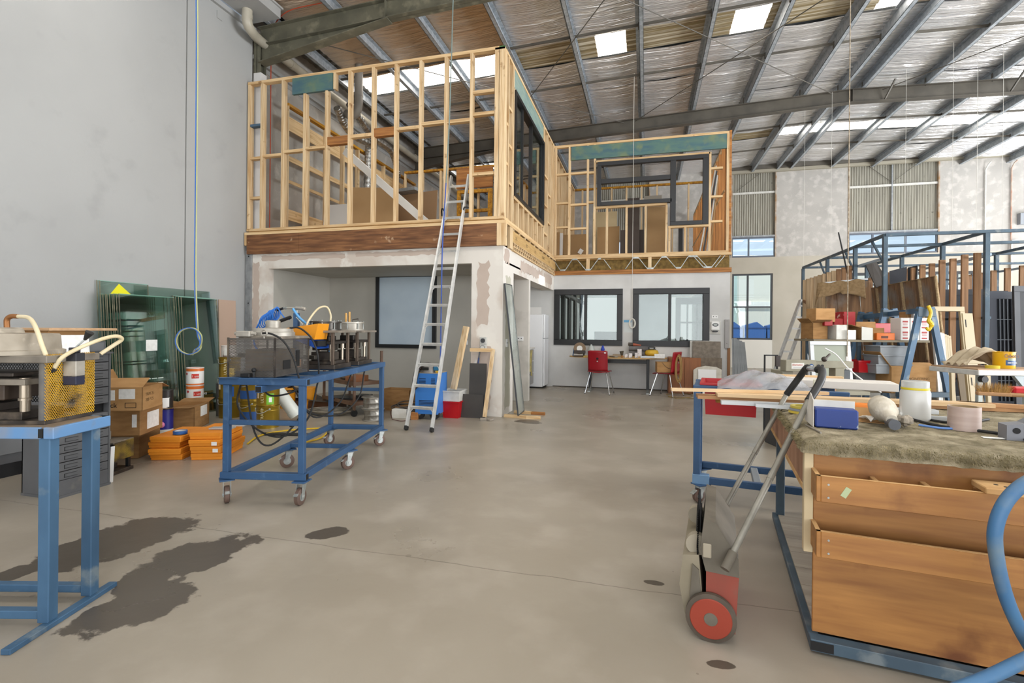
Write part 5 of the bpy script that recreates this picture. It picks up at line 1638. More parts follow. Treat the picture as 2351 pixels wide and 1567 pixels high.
# hanging cables under the trolley
cb_m = blk_rub
for k, (pts, lb) in enumerate((
        ([(-.5, .05, .87), (-.52, .05, .7), (-.4, .1, .52), (-.2, .1, .47), (-.03, .15, .6), (-.02, .3, .87)], 'black cable drooping under the near end of the trolley'),
        ([(-.35, .05, .87), (-.3, .1, .78), (-.15, .12, .8), (-.05, .2, .87)], 'short black cable drooping just under the trolley top'),
        ([(-.1, .25, .87), (-.12, .2, .6), (-.3, .12, .4), (-.42, .1, .5), (-.52, .15, .87)], 'lowest black cable loop under the trolley'),
        ([(.0, .95, .87), (-.05, .8, .62), (-.15, .5, .55), (-.25, .3, .87)], 'black cable looping from the trolley middle'),
        ([(.0, 1.3, .87), (-.02, 1.2, .62), (-.1, .9, .5), (-.2, .5, .6), (-.25, .45, .87)], 'long black cable looping below the far press'))):
    single(MB().tube(arc_pts([TW(*p) for p in pts], 8), .007, 7), 'hanging_cable', cb_m, lb, 'cable', world=True, smooth=True, group='cables under the trolley')
# ================================================================== RECESS AND LADDER
# aluminium ladder
t = thing('ladder', 'tall single aluminium ladder leaning on the timber floor edge', 'ladder', (-2.75, 5.75, 0))
tl, tr = at(1038, 405, y=7.28), at(1075, 408, y=7.28)
bl, br = Vector((-2.93, 5.76, .02)), Vector((-2.57, 5.74, .02))
tl.x -= .01
tr = tl + Vector((.285, 0, 0))
for a, c in ((bl, tl), (br, tr)):
    MB().bar(a, c, .025, .062, (0, -1, .4)).build('stile', alu, t, world=True)
    d = (c - a).normalized()
    MB().bar(a - d * .015, a + d * .035, .032, .07, (0, -1, .4)).build('foot', blk_rub, t, world=True)
for k in range(13):
    f = (.26 + k * .27) / tl.z
    a, c = bl.lerp(tl, f), br.lerp(tr, f)
    r = MB().bar(a, c, .034, .03, (0, -.4, 1)).build('rung', alu, t, world=True)
    if k % 2 == 0 and k < 11:
        for e, s in ((a, 1), (c, -1)):
            dn = (bl - tl).normalized()
            MB().bar(e + Vector((.06 * s, 0, 0)), e + dn * .075, .006, .016, (0, 1, 0)).build('gusset', alu, r, world=True)
f = 3.05 / tl.z
for e, s in ((bl.lerp(tl, f), -1), (br.lerp(tr, f), 1)):
    MB().tube(arc_pts([e, e + Vector((.03 * s, -.02, .06)), e + Vector((.1 * s, .1, .06)), e + Vector((.1 * s, .12, -.02))], 4), .012, 6).build('stay_hook', blk_rub, t, world=True)
# hanging cord
P = [at(1041, -30, d=7.15), at(1033, 240, d=7.15), at(1024, 420, d=7.1), at(1016, 560, d=6.95), at(1013, 700, d=6.95), at(1011, 838, d=6.95)]
t = thing('hanging_hose', 'long straight grey and blue cord hanging beside the ladder', 'hose', P[-1])
P[0].z = min(P[0].z, 6.85)
A = arc_pts(P, 4)
MB().tube(A[:9], .009, 7).build('upper_hose', M('grey green hose', '71807c', rough=.5), t, world=True)
MB().tube(A[8:], .009, 7).build('lower_hose', M('dark blue hose', '33509a', rough=.45), t, world=True)
# blue welder
t = thing('welder', 'blue box welder on wheels standing behind the ladder foot', 'welder', (-2.99, 6.62, 0), math.radians(3))
wb = M('bright blue enamel', '3877c2', rough=.4, col2='3370b8', scale=3)
MB().rbox(-.18, .165, -.13, .25, .08, .66, .006).build('case', wb, t)
for x0_, x1_, zs in ((-.12, -.02, (.5, .6)), (.06, .12, (.5, .6)), (-.12, .12, (.15, .29))):
    z = zs[0]
    while z < zs[1]:
        MB().box(x0_, x1_, -.133, -.129, z, z + .008).build('vent_slot', ink, t)
        z += .02
for x in (-.12, .1):
    MB().cyl((x, -.1, .075), (x, -.06, .075), .07, n=20).build('wheel', blk_rub, t, smooth=True)
    MB().cyl((x, -.104, .075), (x, -.06, .075), .018).build('hub', zinc, t)
MB().box(-.18, .165, -.13, .25, .66, .664).build('lid', M('beige lid', 'a99c86', rough=.6), t)
MB().cyl((-.17, 0, .66), (-.17, 0, .9), .018).build('cylinder_pipe', iron, t)
r = random.Random(3)
for k, (c_, n_) in enumerate(((blk_rub, 4), (M('red brown lead', '5c2f22', rough=.6), 3))):
    for i in range(n_):
        P = [(-.1 + .05 * i, -.05, .69 + .02 * k), (-.17 + .03 * i, -.12, .72 + .02 * i), (-.2 + .02 * i + .02 * k, -.17, .55), (-.2 + .03 * i, -.16, .4 + .03 * i), (-.15 + .02 * i, -.15, .5)]
        single(MB().tube(arc_pts(P, 6), .008, 7).xf(ROOTM[t]), 'welding_lead', c_, ('first', 'second', 'third', 'last')[i] + (' black' if k == 0 else ' red brown') + ' welding lead from the left, draped over the blue welder', 'lead', world=True, smooth=True, group='leads draped on the blue welder')
t2 = thing('welding_mask', 'grey welding hood lying on the blue welder', 'mask', Vector((-3.02, 6.6, .664)))
MB().lathe([(.0, .15), (.06, .14), (.09, .09), (.1, 0), (.09, 0)], n=16).build('shell', M('grey hood', '77736e', rough=.5), t2, smooth=True)
MB().rbox(-.05, .05, -.105, -.08, .04, .08, .003).build('visor', ink, t2)
t2 = thing('drill_driver', 'blue and yellow power tool on top of the blue welder', 'tool', Vector((-2.87, 6.6, .664)))
MB().rbox(-.06, .06, -.03, .03, .03, .09, .01).cyl((-.06, 0, .06), (-.12, 0, .06), .02).build('body', M('teal tool', '2d6f96', rough=.5), t2)
MB().rbox(-.02, .05, -.035, .035, 0, .03, .006).build('battery', M('yellow tool', 'cba530', rough=.5), t2)
# extension lead coil
b = MB()
for i in range(13):
    rr = .13 + .05 * r.random()
    cx, cy, cz = r.uniform(-.04, .04), r.uniform(-.03, .03), .02 + .012 * i
    til = r.uniform(-.25, .25)
    b.tube([(cx + rr * 1.4 * math.cos(a), cy + rr * math.sin(a), max(.008, cz + til * rr * math.sin(a + i))) for a in [j * 2 * PI / 26 for j in range(26)]], .0085, 6, closed=True)
single(b, 'extension_lead', M('grey brown cable', '4d463f', rough=.6), 'heap of grey brown cable coiled on the floor behind the ladder', 'cable', (-3.36, 6.72, 0), smooth=True)
P = [at(900, 960, z=.01), at(897, 945, z=.06), at(905, 938, z=.1), at(920, 945, z=.08), at(950, 958, z=.01), at(925, 966, z=.008), at(900, 962, z=.008)]
single(MB().tube(arc_pts(P, 6), .005, 6), 'extension_lead', M('dark red cable', '5b3531', rough=.6), 'single loop of dark red cable in front of the cable heap', 'cable', world=True, smooth=True)
single(MB().rbox(-.05, .05, -.05, .05, 0, .1, .003), 'timber_offcut', pine_or, 'small brown timber block beside the blue welder', 'timber', (-3.17, 6.5, 0), .2)
# bins, boards, tiles, broom beside the pier
t = thing('plastic_bin', 'red plastic bin standing between the welder and dark tiles', 'bin', (-2.72, 6.86, 0))
redp = M('red plastic', 'b3131c', rough=.35)
def tub(t, w_, d_, h_, mat, tp=.85, th=.004, name='tub', lip=.012):
    a, c = w_ / 2, d_ / 2
    b = MB()
    lo = [(-a * tp, -c * tp, 0), (a * tp, -c * tp, 0), (a * tp, c * tp, 0), (-a * tp, c * tp, 0)]
    hi = [(-a, -c, h_), (a, -c, h_), (a, c, h_), (-a, c, h_)]
    b.add(lo + hi, [(3, 2, 1, 0), (0, 1, 5, 4), (1, 2, 6, 5), (2, 3, 7, 6), (3, 0, 4, 7)])
    k = (1 - th / a)
    li = [(v[0] * k, v[1] * k, v[2] + th) for v in lo]
    hi2 = [(v[0] * k, v[1] * k, h_) for v in hi]
    b.add(li + hi2, [(0, 1, 2, 3), (0, 4, 5, 1), (1, 5, 6, 2), (2, 6, 7, 3), (3, 7, 4, 0)])
    o = b.build(name, mat, t)
    L = lip
    MB().box(-a - L, a + L, -c - L, -c + .002, h_ - .012, h_ + .003).box(-a - L, a + L, c - .002, c + L, h_ - .012, h_ + .003).box(-a - L, -a + .002, -c, c, h_ - .012, h_ + .003).box(a - .002, a + L, -c, c, h_ - .012, h_ + .003).build('rim', mat, t)
    return o
tub(t, .27, .3, .24, redp)
t = thing('plastic_bin', 'dusty white plastic bin stacked in the red bin', 'bin', (-2.72, 6.86, .245))
tub(t, .285, .31, .15, white_d, .94)
b = MB().bar((-2.72, 6.84, .41), (-2.58, 6.98, 1.33), .09, .045, (.3, 1, 0))
single(b, 'timber_length', pine_z, 'tall pine length leaning in the recess, standing in the white bin', 'timber', world=True)
tile = M('charcoal tile', '3b3937', rough=.55, col2='45423f', scale=2.5)
for k, (px0, px1, h, y, lb) in enumerate(((1075, 1114, .0, 6.9, 'tall charcoal tile leaning behind the square one at the pier'), (1058, 1108, .0, 6.84, 'square charcoal tile standing in front of the tall tile'))):
    a, c = at(px0, 940, y=y), at(px1, 940, y=y)
    h = at((px0 + px1) / 2, 834 if k == 0 else 905, y=y).z
    single(MB().rbox(a.x, c.x, 0, .012, 0, h, .002).xf(Matrix.Translation((0, y, 0)) @ Matrix.Rotation(-.06, 4, 'X')), 'floor_tile', tile, lb, 'tile', world=True)
t = thing('raw_timber_corner', 'raw timber frame piece leaning on the pier behind the tiles', 'timber', (-2.3, 6.9, 0))
b0 = at(1108, 963, z=.0)
MB().bar((b0.x + .02, 6.78, .035), (b0.x + .075, 6.99, 1.0), .05, .04, (0, 1, 0)).build('stile', pine_z, t, world=True)
MB().bar((b0.x + .07, 6.985, .985), (b0.x - .28, 6.985, .985), .04, .05).build('rail', pine_x, t, world=True)
for k, (px, py, rz_a, lb) in enumerate(((1111, 964, .3, 'grey brick offcut at the foot of the raw timber'), (1127, 964, 1.2, 'smaller grey lump beside the brick offcut at the pier'))):
    p = at(px, py, z=0)
    single(MB().rbox(-.045, .045, -.03, .03, 0, .035 - .01 * k, .004), 'brick_offcut', M('grey offcut', '8d857a', rough=.9), lb, 'offcut', (p.x, p.y - .03, 0), rz_a)
t = thing('broom', 'broom with a dark blue handle leaning on the pier edge', 'broom', at(1090, 875, y=6.98))
MB().cyl((0, 0, -.1), (.05, .03, .35), .012, n=8).build('handle', M('navy handle', '2d4170', rough=.5), t)
MB().cyl((.05, .03, .35), (.063, .037, .46), .011, n=8).build('ferrule', M('grey brush', '5f6368', rough=.6), t)
t['label'] = 'dark blue broom handle standing against the pier beside the tiles'
# switched outlets
def outlet(name, label, p, w_, h_, face='f', m=None, n=2):
    t = thing(name, label, 'socket', p, 0 if face == 'f' else PI / 2)
    MB().rbox(-w_ / 2, w_ / 2, -.012, 0, -h_ / 2, h_ / 2, .002).build('plate', m or white_p, t)
    for i in range(n):
        x = (i - (n - 1) / 2) * w_ * .45
        MB().box(x - .008, x + .008, -.0135, -.012, -.006, .012).build('socket_face', dkgrey, t)
    return t
pp = at(1111, 789, y=YF)
t = thing('isolator_switch', 'grey rotary switch and socket box mounted on the pier', 'switch', (pp.x, YF, pp.z))
MB().rbox(-.05, .05, -.05, 0, -.0, .1, .004).rbox(-.05, .05, -.05, 0, -.105, -.004, .004).build('box', M('pale grey switch', 'b9b9b4', rough=.5), t)
MB().cyl((0, -.05, .05), (0, -.062, .05), .034, n=20).build('rotary_dial', dkgrey, t, smooth=True)
MB().cyl((0, -.05, -.055), (0, -.07, -.055), .04, n=20).build('socket_ring', M('mid grey', '8d8f8e', rough=.5), t, smooth=True)
MB().cyl((0, -.07, -.055), (0, -.072, -.055), .028, n=16).build('socket_cap', M('pale grey cap', 'c2c2bd', rough=.5), t)
outlet('power_outlet', 'white power outlet in the recess behind the leaning pine length', at(1067, 786, y=8.735), .12, .08)
outlet('power_outlet', 'white power outlet on the narrow nib in the passage', at(1194, 777, y=8.735), .12, .08)
outlet('power_outlet', 'white power outlet on the pier side behind the leaning pane', Vector((XS, 7.28, at(1163, 787, x=XS).z)), .1, .12, 's')
outlet('power_outlet', 'small white outlet above the dispenser on the office wall', at(1641, 727, y=YK - .001), .12, .07)
# leaning insulated pane and battens
t = thing('glass_strip', 'narrow dark edged glass pane leaning on the pier corner', 'glass', (-1.78, 7.35, 0))
a0, a1 = at(1188, 953, z=.045), at(1201, 942, z=.045)
tp0 = at(1157, 651, x=XS + .02)
tp1 = at(1173, 655, x=XS + .02)
nrm = (a1 - a0).cross(tp0 - a0).normalized() * .018
MB().plate([a0, a1, tp1, tp0], .018, nrm).build('pane', M('pale sheen pane glass', 'b4bab2', rough=.18, alpha=.55, col2='a5aca4', scale=2), t, world=True)  # pale half-clear colour stands in for light reflected by the pane
for p, q in ((a0, a1), (a1, tp1), (tp1, tp0), (tp0, a0)):
    MB().bar(p + nrm * .5, q + nrm * .5, .012, .022, nrm).build('spacer_edge', dkgrey, t, world=True)
for k, (p0_, p1_, lb) in enumerate((((1157, 957), (1208, 961), 'front pine batten on the floor under the leaning pane'), ((1207, 961), (1240, 962), 'short pine batten end to end with the front batten'), ((1180, 948), (1221, 951), 'rear pine batten on the floor under the leaning pane'), ((1219, 951), (1250, 953), 'orange pine batten end to end with the rear batten'))):
    a, c = at(*p0_, z=0), at(*p1_, z=0)
    single(MB().bar(a + Vector((0, .03, .02)), c + Vector((0, .03, .02)), .06, .04), 'floor_batten', pine_or if k == 3 else pine_x, lb, 'timber', world=True)
# ---- behind the trolley: cart, spools, pipe, mat, cords
rust = M('rusty brown steel', '5a4232', rough=.6, col2='6b523f', scale=5)
t = thing('shop_cart', 'rusty two tier shop cart on castors in front of the recess', 'cart', (-4.42, 6.85, 0), math.radians(-30))
for x in (-.5, .5):
    for y in (-.22, .22):
        MB().box(x - .016, x + .016, y - .016, y + .016, .09, .95 if y > 0 else .72).build('post', rust, t)
        MB().cyl((x - .015, y, .05), (x + .015, y, .05), .05, n=16).build('castor', blk_rub, t, smooth=True)
for z in (.18, .47):
    MB().box(-.52, .52, -.24, .24, z, z + .014).box(-.52, .52, -.245, -.235, z - .02, z + .035).box(.515, .525, -.24, .24, z - .02, z + .035).build('shelf', rust, t)
CM = ROOTM[t]
single(MB().cyl((-.08, 0, .05), (.1, 0, .05), .05).cyl((.1, 0, .05), (.2, 0, .05), .035), 'angle_grinder', iron_l, 'grey power tool lying on the upper shelf of the rusty cart', 'tool', CM @ Vector((-.15, -.05, .485)), -.4)
for k, (x, y, lb, rz_a) in enumerate(((.12, -.08, 'nearest brown timber block on the upper shelf of the rusty cart', .2), (.25, .05, 'middle brown timber block on the upper shelf of the rusty cart', -.3), (.36, -.06, 'end timber block on the upper shelf of the rusty cart', .5))):
    single(MB().rbox(-.07, .07, -.05, .05, 0, .07 + .02 * k, .003), 'timber_block', M('red brown block', '8c5a37', rough=.7, col2='74492c', scale=5, jit=.12), lb, 'timber', CM @ Vector((x, y, .485)), rz_a)
single(MB().box(-.3, .3, -.15, .15, 0, .02).box(.1, .3, -.1, .1, .02, .06), 'black_case', blk, 'flat black tool case on the lower shelf of the rusty cart', 'case', CM @ Vector((.0, 0, .195)), .1)
for k in range(2):
    t = thing('wire_spool', ('lower' if k == 0 else 'upper') + ' silver reel of the two stacked beside the rusty cart', 'reel', Vector((-3.72, 6.28, .165 * k)) if k else Vector((-3.7, 6.27, 0)))
    MB().lathe([(.0, 0), (.15, 0), (.155, .006), (.15, .012), (.13, .014), (.125, .06), (.132, .08), (.125, .1), (.13, .15), (.15, .152), (.155, .158), (.15, .164), (.03, .164), (.03, .14), (0, .14)], n=28).build('reel', M('dented tin', '9f9b93', rough=.35, metal=.7, col2='7b776f', scale=9, bump=.3), t, smooth=True)
t = thing('open_carton', 'open brown carton behind the silver reels in the recess', 'box', (-3.78, 7.2, 0))
MB().box(-.25, .25, -.15, -.144, 0, .33).box(.244, .25, -.15, .15, 0, .33).box(-.25, -.244, -.15, .15, 0, .33).box(-.25, .25, .144, .15, 0, .33).build('carton', card_d, t)
single(MB().rbox(-.11, .11, -.07, .07, 0, .13, .004), 'white_box', white_d, 'dusty white box on the floor beside the silver reels', 'box', (-3.42, 6.55, 0), .1)
pm = M('white pvc pipe', 'd3d6cf', rough=.4)
t = thing('pvc_pipe', 'short white pipe lying tilted on the floor behind the trolley', 'pipe', (-5.0, 6.1, 0))
p, q = at(680, 940, d=6.9), at(648, 893, d=6.9)
q.y -= .1
p.z, q.z = .078, .44
b = MB().cyl(p, q, .085, n=20, cap=False).cyl(p, q, .078, n=20, cap=False)
b.build('pipe', pm, t, world=True, smooth=True)
d = (q - p).normalized()
MB().cyl(p + d * .03, p + d * .08, .09, n=20).build('collar', pm, t, world=True, smooth=True)
t = thing('floor_brush', 'grey brush mat with brown bristles lying behind the trolley', 'brush', (-5.2, 7.0, 0), .1)
MB().grid(lambda u, v: (-.5 + 1.0 * u, -.22 + .44 * v, .12 + .24 * math.exp(-((u - .22) / .2) ** 2) * (1 - .5 * v)), 18, 6).build('mat', M('grey brown mat', '5f574e', rough=.9, col2='4c453d', scale=6), t, smooth=True)
b = MB()
for i in range(90):
    x = -.5 + i / 90.
    b.box(x, x + .006, -.2, -.19, 0.002, .12).box(x + .004, x + .009, .1, .11, .002, .12)
b.build('bristles', M('brown bristle', '5b3a22', rough=.8), t, kind='stuff')
b = MB()
for i in range(4):
    rr = .2 + .03 * i
    b.tube([(rr * 1.2 * math.cos(a), rr * .8 * math.sin(a), .014 + .016 * i) for a in [j * 2 * PI / 24 for j in range(24)]], .012, 6, closed=True)
single(b, 'coiled_hose', M('grey hose', '7d7669', rough=.5), 'grey hose coil on the floor beside the white pipe', 'hose', (-4.55, 6.5, 0), smooth=True)
P = [at(568, 1018, z=.015), at(595, 1000, z=.015), at(640, 990, z=.015), at(690, 985, z=.015), at(740, 983, z=.015), at(752, 990, z=.015), at(735, 1005, z=.015), at(700, 1015, z=.015)]
single(MB().tube(arc_pts(P, 7), .01, 8), 'yellow_hose', M('yellow hose', 'c9a41f', rough=.5), 'yellow hose lying on the floor under the trolley', 'hose', world=True, smooth=True)
p = at(650, 998, z=0)
t = thing('floor_squeegee', 'black rubber squeegee lying on the floor under the trolley', 'squeegee', (p.x, p.y, 0), .25)
MB().rbox(-.25, .2, -.05, .05, 0.0, .02, .004).build('blade', blk_rub, t)
MB().cyl((.2, 0, .012), (.45, .02, .02), .012).build('handle_stub', iron, t)
# timber stub at the recess, black cart items
# ---- kitchen
fr_w = M('fridge white', 'e3e5e8', rough=.35)
t = thing('fridge', 'white two door fridge standing beside the kitchen opening', 'fridge', (-2.42, 10.72, 0), math.radians(0))
MB().rbox(-.33, .24, -.0, .45, .03, 1.62, .008).build('cabinet', fr_w, t)
MB().rbox(.243, .285, .0, .45, 1.1, 1.62, .012).build('freezer_door', fr_w, t)
MB().rbox(.243, .285, .0, .45, .05, 1.09, .012).build('fridge_door', fr_w, t)
MB().box(-.3, .24, .03, .43, 0, .03).build('plinth', ink, t)
MB().box(.2, .28, .05, .1, 1.62, 1.63).build('hinge', fr_w, t)
t = thing('kitchen_bench', 'white kitchen bench with drawers beside the fridge', 'bench', (-2.98, 9.4, 0))
MB().box(0, .6, 0, 1.25, .1, .87).build('carcass', plaster_w, t)
MB().rbox(-.02, .64, -.03, 1.27, .87, .91, .004).build('worktop', M('laminate top', 'cfccc6', rough=.4), t)
for k in range(3):
    d = MB().rbox(.6, .62, .62, 1.23, .12 + k * .25, .35 + k * .25, .003).build('drawer', M('drawer front grey', '8d8c8a', rough=.4), t)
    MB().box(.62, .635, .8, 1.05, .3 + k * .25, .312 + k * .25).build('handle', zinc, d)
MB().rbox(.6, .62, .02, .6, .12, .85, .003).build('door', MATS['drawer front grey'], t)
t = MB().grid(lambda u, v: (.66 + .012 * math.sin(9 * u + 4 * v), .62 + .3 * u, .86 - .5 * v * (1 - .1 * math.sin(5 * u))), 12, 8)
single(t, 'tea_towel', M('yellow tea towel', 'b9a96a', rough=.9, col2='8d8560', scale=9), 'yellowish tea towel hanging over the kitchen bench edge', 'towel', (-2.98, 9.4, 0), solid=.004)
MATS['lamp glow'] = M('lamp glow', 'ffffff', emit='fff6e6', estr=12)
t = thing('downlight', 'round lit downlight in the kitchen ceiling', 'light', (at(1229, 661, z=2.42).x, at(1229, 661, z=2.42).y, 2.405))
MB().cyl((0, 0, 0.002), (0, 0, .014), .065, n=24).build('trim_ring', white_p, t)
MB().cyl((0, 0, 0), (0, 0, .003), .05, n=24).build('lens', MATS['lamp glow'], t)
lamp('kitchen_light', 'AREA', (-2.2, 9.9, 2.38), (0, 0, 0), 14, (1, .96, .9), size=.5)
lamp('recess_fill_passage', 'AREA', (-4.0, 10.0, 2.38), (0, 0, 0), 10, (1, .96, .9), size=.5)
# ================================================================== DESK AREA
YD = 10.75
x0_, x1_ = at(1308, 824, y=YD).x, at(1532, 828, y=YD).x
t = thing('work_table', 'long table with a pale oval top and black legs under the office windows', 'table', ((x0_ + x1_) / 2, YD, 0))
hw = (x1_ - x0_) / 2
poly = [(hw * math.copysign(abs(math.cos(a)) ** .75, math.cos(a)), .4 * math.copysign(abs(math.sin(a)) ** .75, math.sin(a))) for a in [i * 2 * PI / 40 for i in range(40)]]
MB().prism(poly, .715, .735, 'z').build('tabletop', M('beech laminate', 'c09a5e', rough=.45, col2='b28c50', scale=3, stretch=(1, 6, 6)), t)
for px in (1355, 1487):
    x = at(px, 890, y=YD).x - (x0_ + x1_) / 2
    MB().rbox(x - .03, x + .03, -.02, .02, .04, .715, .004).build('leg', blk, t)
    MB().prism([(-.3, 0), (.3, 0), (.3, .02), (.04, .06), (-.04, .06), (-.3, .02)], x - .03, x + .03, 'x').build('foot', zinc, t)
x = at(1355, 890, y=YD).x - (x0_ + x1_) / 2
xb = at(1487, 890, y=YD).x - (x0_ + x1_) / 2
MB().rbox(x, xb, -.015, .015, .6, .67, .004).build('cross_rail', blk, t)
# red chairs
rp = M('red laminate', '96121f', rough=.35, col2='870f1b', scale=2)
chrome = M('chrome tube', 'c4c6c8', rough=.2, metal=.9)
def chair(label, loc, rz):
    t = thing('chair', label, 'chair', loc, rz, 'red laminate chairs')
    # faces +y; back at -y
    MB().grid(lambda u, v: (-.21 + .42 * u, -.19 + .4 * v, .45 + .012 * math.cos(PI * (u - .5) * 2) * -1 - .015 * (v > .9)), 8, 8).build('seat', rp, t, smooth=True, solid=.012)
    b = MB()
    n = 10
    def f(u, v):
        x = -.2 + .4 * u
        return (x, -.2 - .05 * v + .03 * (2 * u - 1) ** 2, .47 + .41 * v - (.012 if v > .95 and (u < .06 or u > .94) else 0))
    b.grid(f, n, n)
    b.build('backrest', rp, t, smooth=True, solid=.012)
    MB().cyl((0, -.25, .72), (0, -.235, .72), .022, n=14).build('hand_hole', ink, t)
    MB().cyl((0, -.245, .665), (0, -.23, .665), .013, n=12).build('hand_hole', M('pale hole', 'b9b4ae', rough=.6), t)
    for sx in (-1, 1):
        for sy in (-1, 1):
            lg = MB().cyl((.16 * sx, .13 * sy, .44), (.25 * sx, .24 * sy, .01), .011, n=8).build('leg', chrome, t, smooth=True)
            MB().cyl((.25 * sx, .24 * sy, 0), (.25 * sx, .24 * sy, .015), .014, n=8).build('glide', ink, lg)
    return t
p = at(1380, 897, z=0)
c1 = chair('red chair with its back to us at the oval table', (p.x, 10.33, 0), -.12)
MB().box(.14, .175, -.262, -.25, .83, .85).build('sticker', paper, c1)
p2 = at(1527, 903, z=0)
chair('red chair carrying a carton at the right end of the oval table', (p2.x + .02, 10.38, 0), 1.1)
t = thing('round_carton', 'brown carton of odds sitting on the second red chair', 'box', (p2.x - .0, 10.36, .47), .1)
MB().box(-.19, .19, -.14, -.134, 0, .2).box(-.19, .19, .134, .14, 0, .2).box(-.19, -.184, -.14, .14, 0, .2).box(.184, .19, -.14, .14, 0, .2).box(-.19, .19, -.14, .14, 0, .006).build('carton', card, t)
MB().tube(arc_pts([(-.1, -.142, .2), (-.0, -.146, .1), (.1, -.146, .09), (.15, -.14, .2)], 5), .004, 6).build('cord', iron, t)
single(MB().rbox(-.05, .05, -.04, .04, 0, .07, .01), 'red_tool', redp, 'small red and white tool poking out of the brown carton', 'tool', (p2.x + .05, 10.37, .63 - .154), .3)
def coil(name, mat, label, c, r1, r2, n, th, seed, plane='xz', cat='hose', grp=None):
    r = random.Random(seed)
    b = MB()
    for i in range(n):
        a1, a2 = r1 * r.uniform(.85, 1.1), r2 * r.uniform(.9, 1.08)
        ox, oy = r.uniform(-.02, .02), r.uniform(-.02, .02)
        P = []
        for j in range(22):
            a = j * 2 * PI / 22
            u, v = ox + a1 * math.cos(a), a2 * math.sin(a)
            P.append((u, oy, v) if plane == 'xz' else (oy, u, v))
        b.tube(P, th, 6, closed=True)
    return single(b, name, mat, label, cat, c, smooth=True, group=grp)
coil('coiled_hose', M('tan hose', '9a7a4a', rough=.6, jit=.1), 'tan hose hanging in long loops over the back of the second red chair', at(1557, 846, y=10.2), .055, .26, 6, .011, 4)
P = [at(1530, 905, z=.01), at(1560, 901, z=.01), at(1590, 908, z=.01), at(1560, 914, z=.01), at(1535, 909, z=.01), at(1600, 915, z=.01)]
single(MB().tube(arc_pts(P, 7), .006, 6), 'floor_lead', M('yellow brown lead', '8a7442', rough=.6), 'thin lead looping over the floor in front of the brown cupboard', 'lead', world=True, smooth=True)
t = thing('cupboard', 'low red brown cupboard between the chair and the foam boards', 'cupboard', (.78, 11.0, 0))
MB().rbox(-.32, .32, -.2, .2, 0, .74, .004).build('carcass', M('red brown laminate', '8f5a34', rough=.5, col2='7f4e2c', scale=3, stretch=(6, 1, .6)), t)
for k in (-1, 1):
    MB().rbox(min(0, .31 * k) + .004, max(0, .31 * k) - .004, -.216, -.2, .02, .72, .003).build('door', MATS['red brown laminate'], t)
# foam boards
b_ = lambda px, y: at(px, 850, y=y).x
def lean(name, label, px0, px1, py, y, mat, th, cat='board', z0_=0., ln=.05):
    h = at((px0 + px1) / 2, py, y=y).z - z0_
    return single(MB().rbox(b_(px0, y), b_(px1, y), 0, th, 0, h, .003).xf(Matrix.Translation((0, y, z0_)) @ Matrix.Rotation(-ln, 4, 'X')), name, mat, label, cat, world=True)
foam = M('grey foam board', '857c70', rough=.9, col2='6f675d', scale=14)
lean('foam_board', 'tall white edged board behind the grey foam boards', 1584, 1640, 782, 10.98, white_d, .02)
lean('foam_board', 'tall grey brown foam board at the end of the office wall', 1590, 1655, 783, 10.9, foam, .04)
lean('foam_board', 'shorter grey brown foam board leaning on the tall one', 1591, 1658, 821, 10.82, M('brown foam board', '7b7062', rough=.9, col2='675d51', scale=14), .04)
wfm = M('white foam board', 'd9d5ca', rough=.8, col2='c3bdae', scale=6)
single(MB().prism([(b_(1592, 10.74), 0), (b_(1657, 10.74), 0), (b_(1657, 10.74), .52), (b_(1645, 10.74), .57), (b_(1620, 10.74), .59), (b_(1600, 10.74), .55), (b_(1592, 10.74), .5)], 10.74, 10.76, 'y'), 'foam_board', wfm, 'white board with a rounded top in front of the foam boards', 'board', world=True)
lean('foam_board', 'small white square board in front of the rounded one', 1603, 1645, 848, 10.68, white_p, .012)
# desk clutter
ZT2 = .736
def D(px, py=822, z=ZT2):
    p = at(px, py, z=z)
    p.y = min(max(p.y, 10.45), 11.0)
    q = at(px, py, y=p.y)
    return Vector((q.x, p.y, z))
t = thing('bench_grinder', 'mitre grinder with a big tan disc at the fridge end of the table', 'grinder', D(1331, 818), 0)
MB().cyl((0, -.03, .17), (0, .0, .17), .125, n=30).build('disc', M('tan abrasive', '8a755f', rough=.8), t, smooth=True)
MB().cyl((0, -.035, .17), (0, -.03, .17), .06, n=24).build('disc_label', paper, t)
MB().rbox(-.12, .12, -.06, .03, .06, .13, .01).rbox(-.13, .08, -.05, .08, 0, .02, .004).rbox(.07, .1, 0, .03, .02, .09, .003).build('body', M('dark tool body', '3a322c', rough=.5), t)
MB().bar((-.14, -.04, .01), (-.13, .05, .16), .015, .03).build('blue_bracket', blue_st, t)
P = [D(1360, 800), D(1370, 790)]
t = thing('spray_bottle', 'pale translucent jug beside the tan disc grinder', 'jug', D(1352, 812) + Vector((.04, .12, 0)))
MB().lathe([(.0, 0), (.07, 0), (.07, .12), (.05, .19), (.02, .22), (.02, .24), (0, .24)], n=18).build('body', M('frosted jug', 'b9c0be', rough=.4), t, smooth=True)
t = thing('spray_bottle', 'small blue nozzle bottle on the table behind the red chair', 'bottle', D(1383, 812) + Vector((0, .1, 0)))
MB().lathe([(.0, 0), (.035, 0), (.035, .1), (.045, .13), (.02, .2), (.015, .22), (0, .22)], n=14).build('body', M('royal blue plastic', '2543b5', rough=.4), t, smooth=True)
r = random.Random(8)
grey_c = M('grey fabric roll', '6e6c6c', rough=.9, col2='5c5a5a', scale=8)
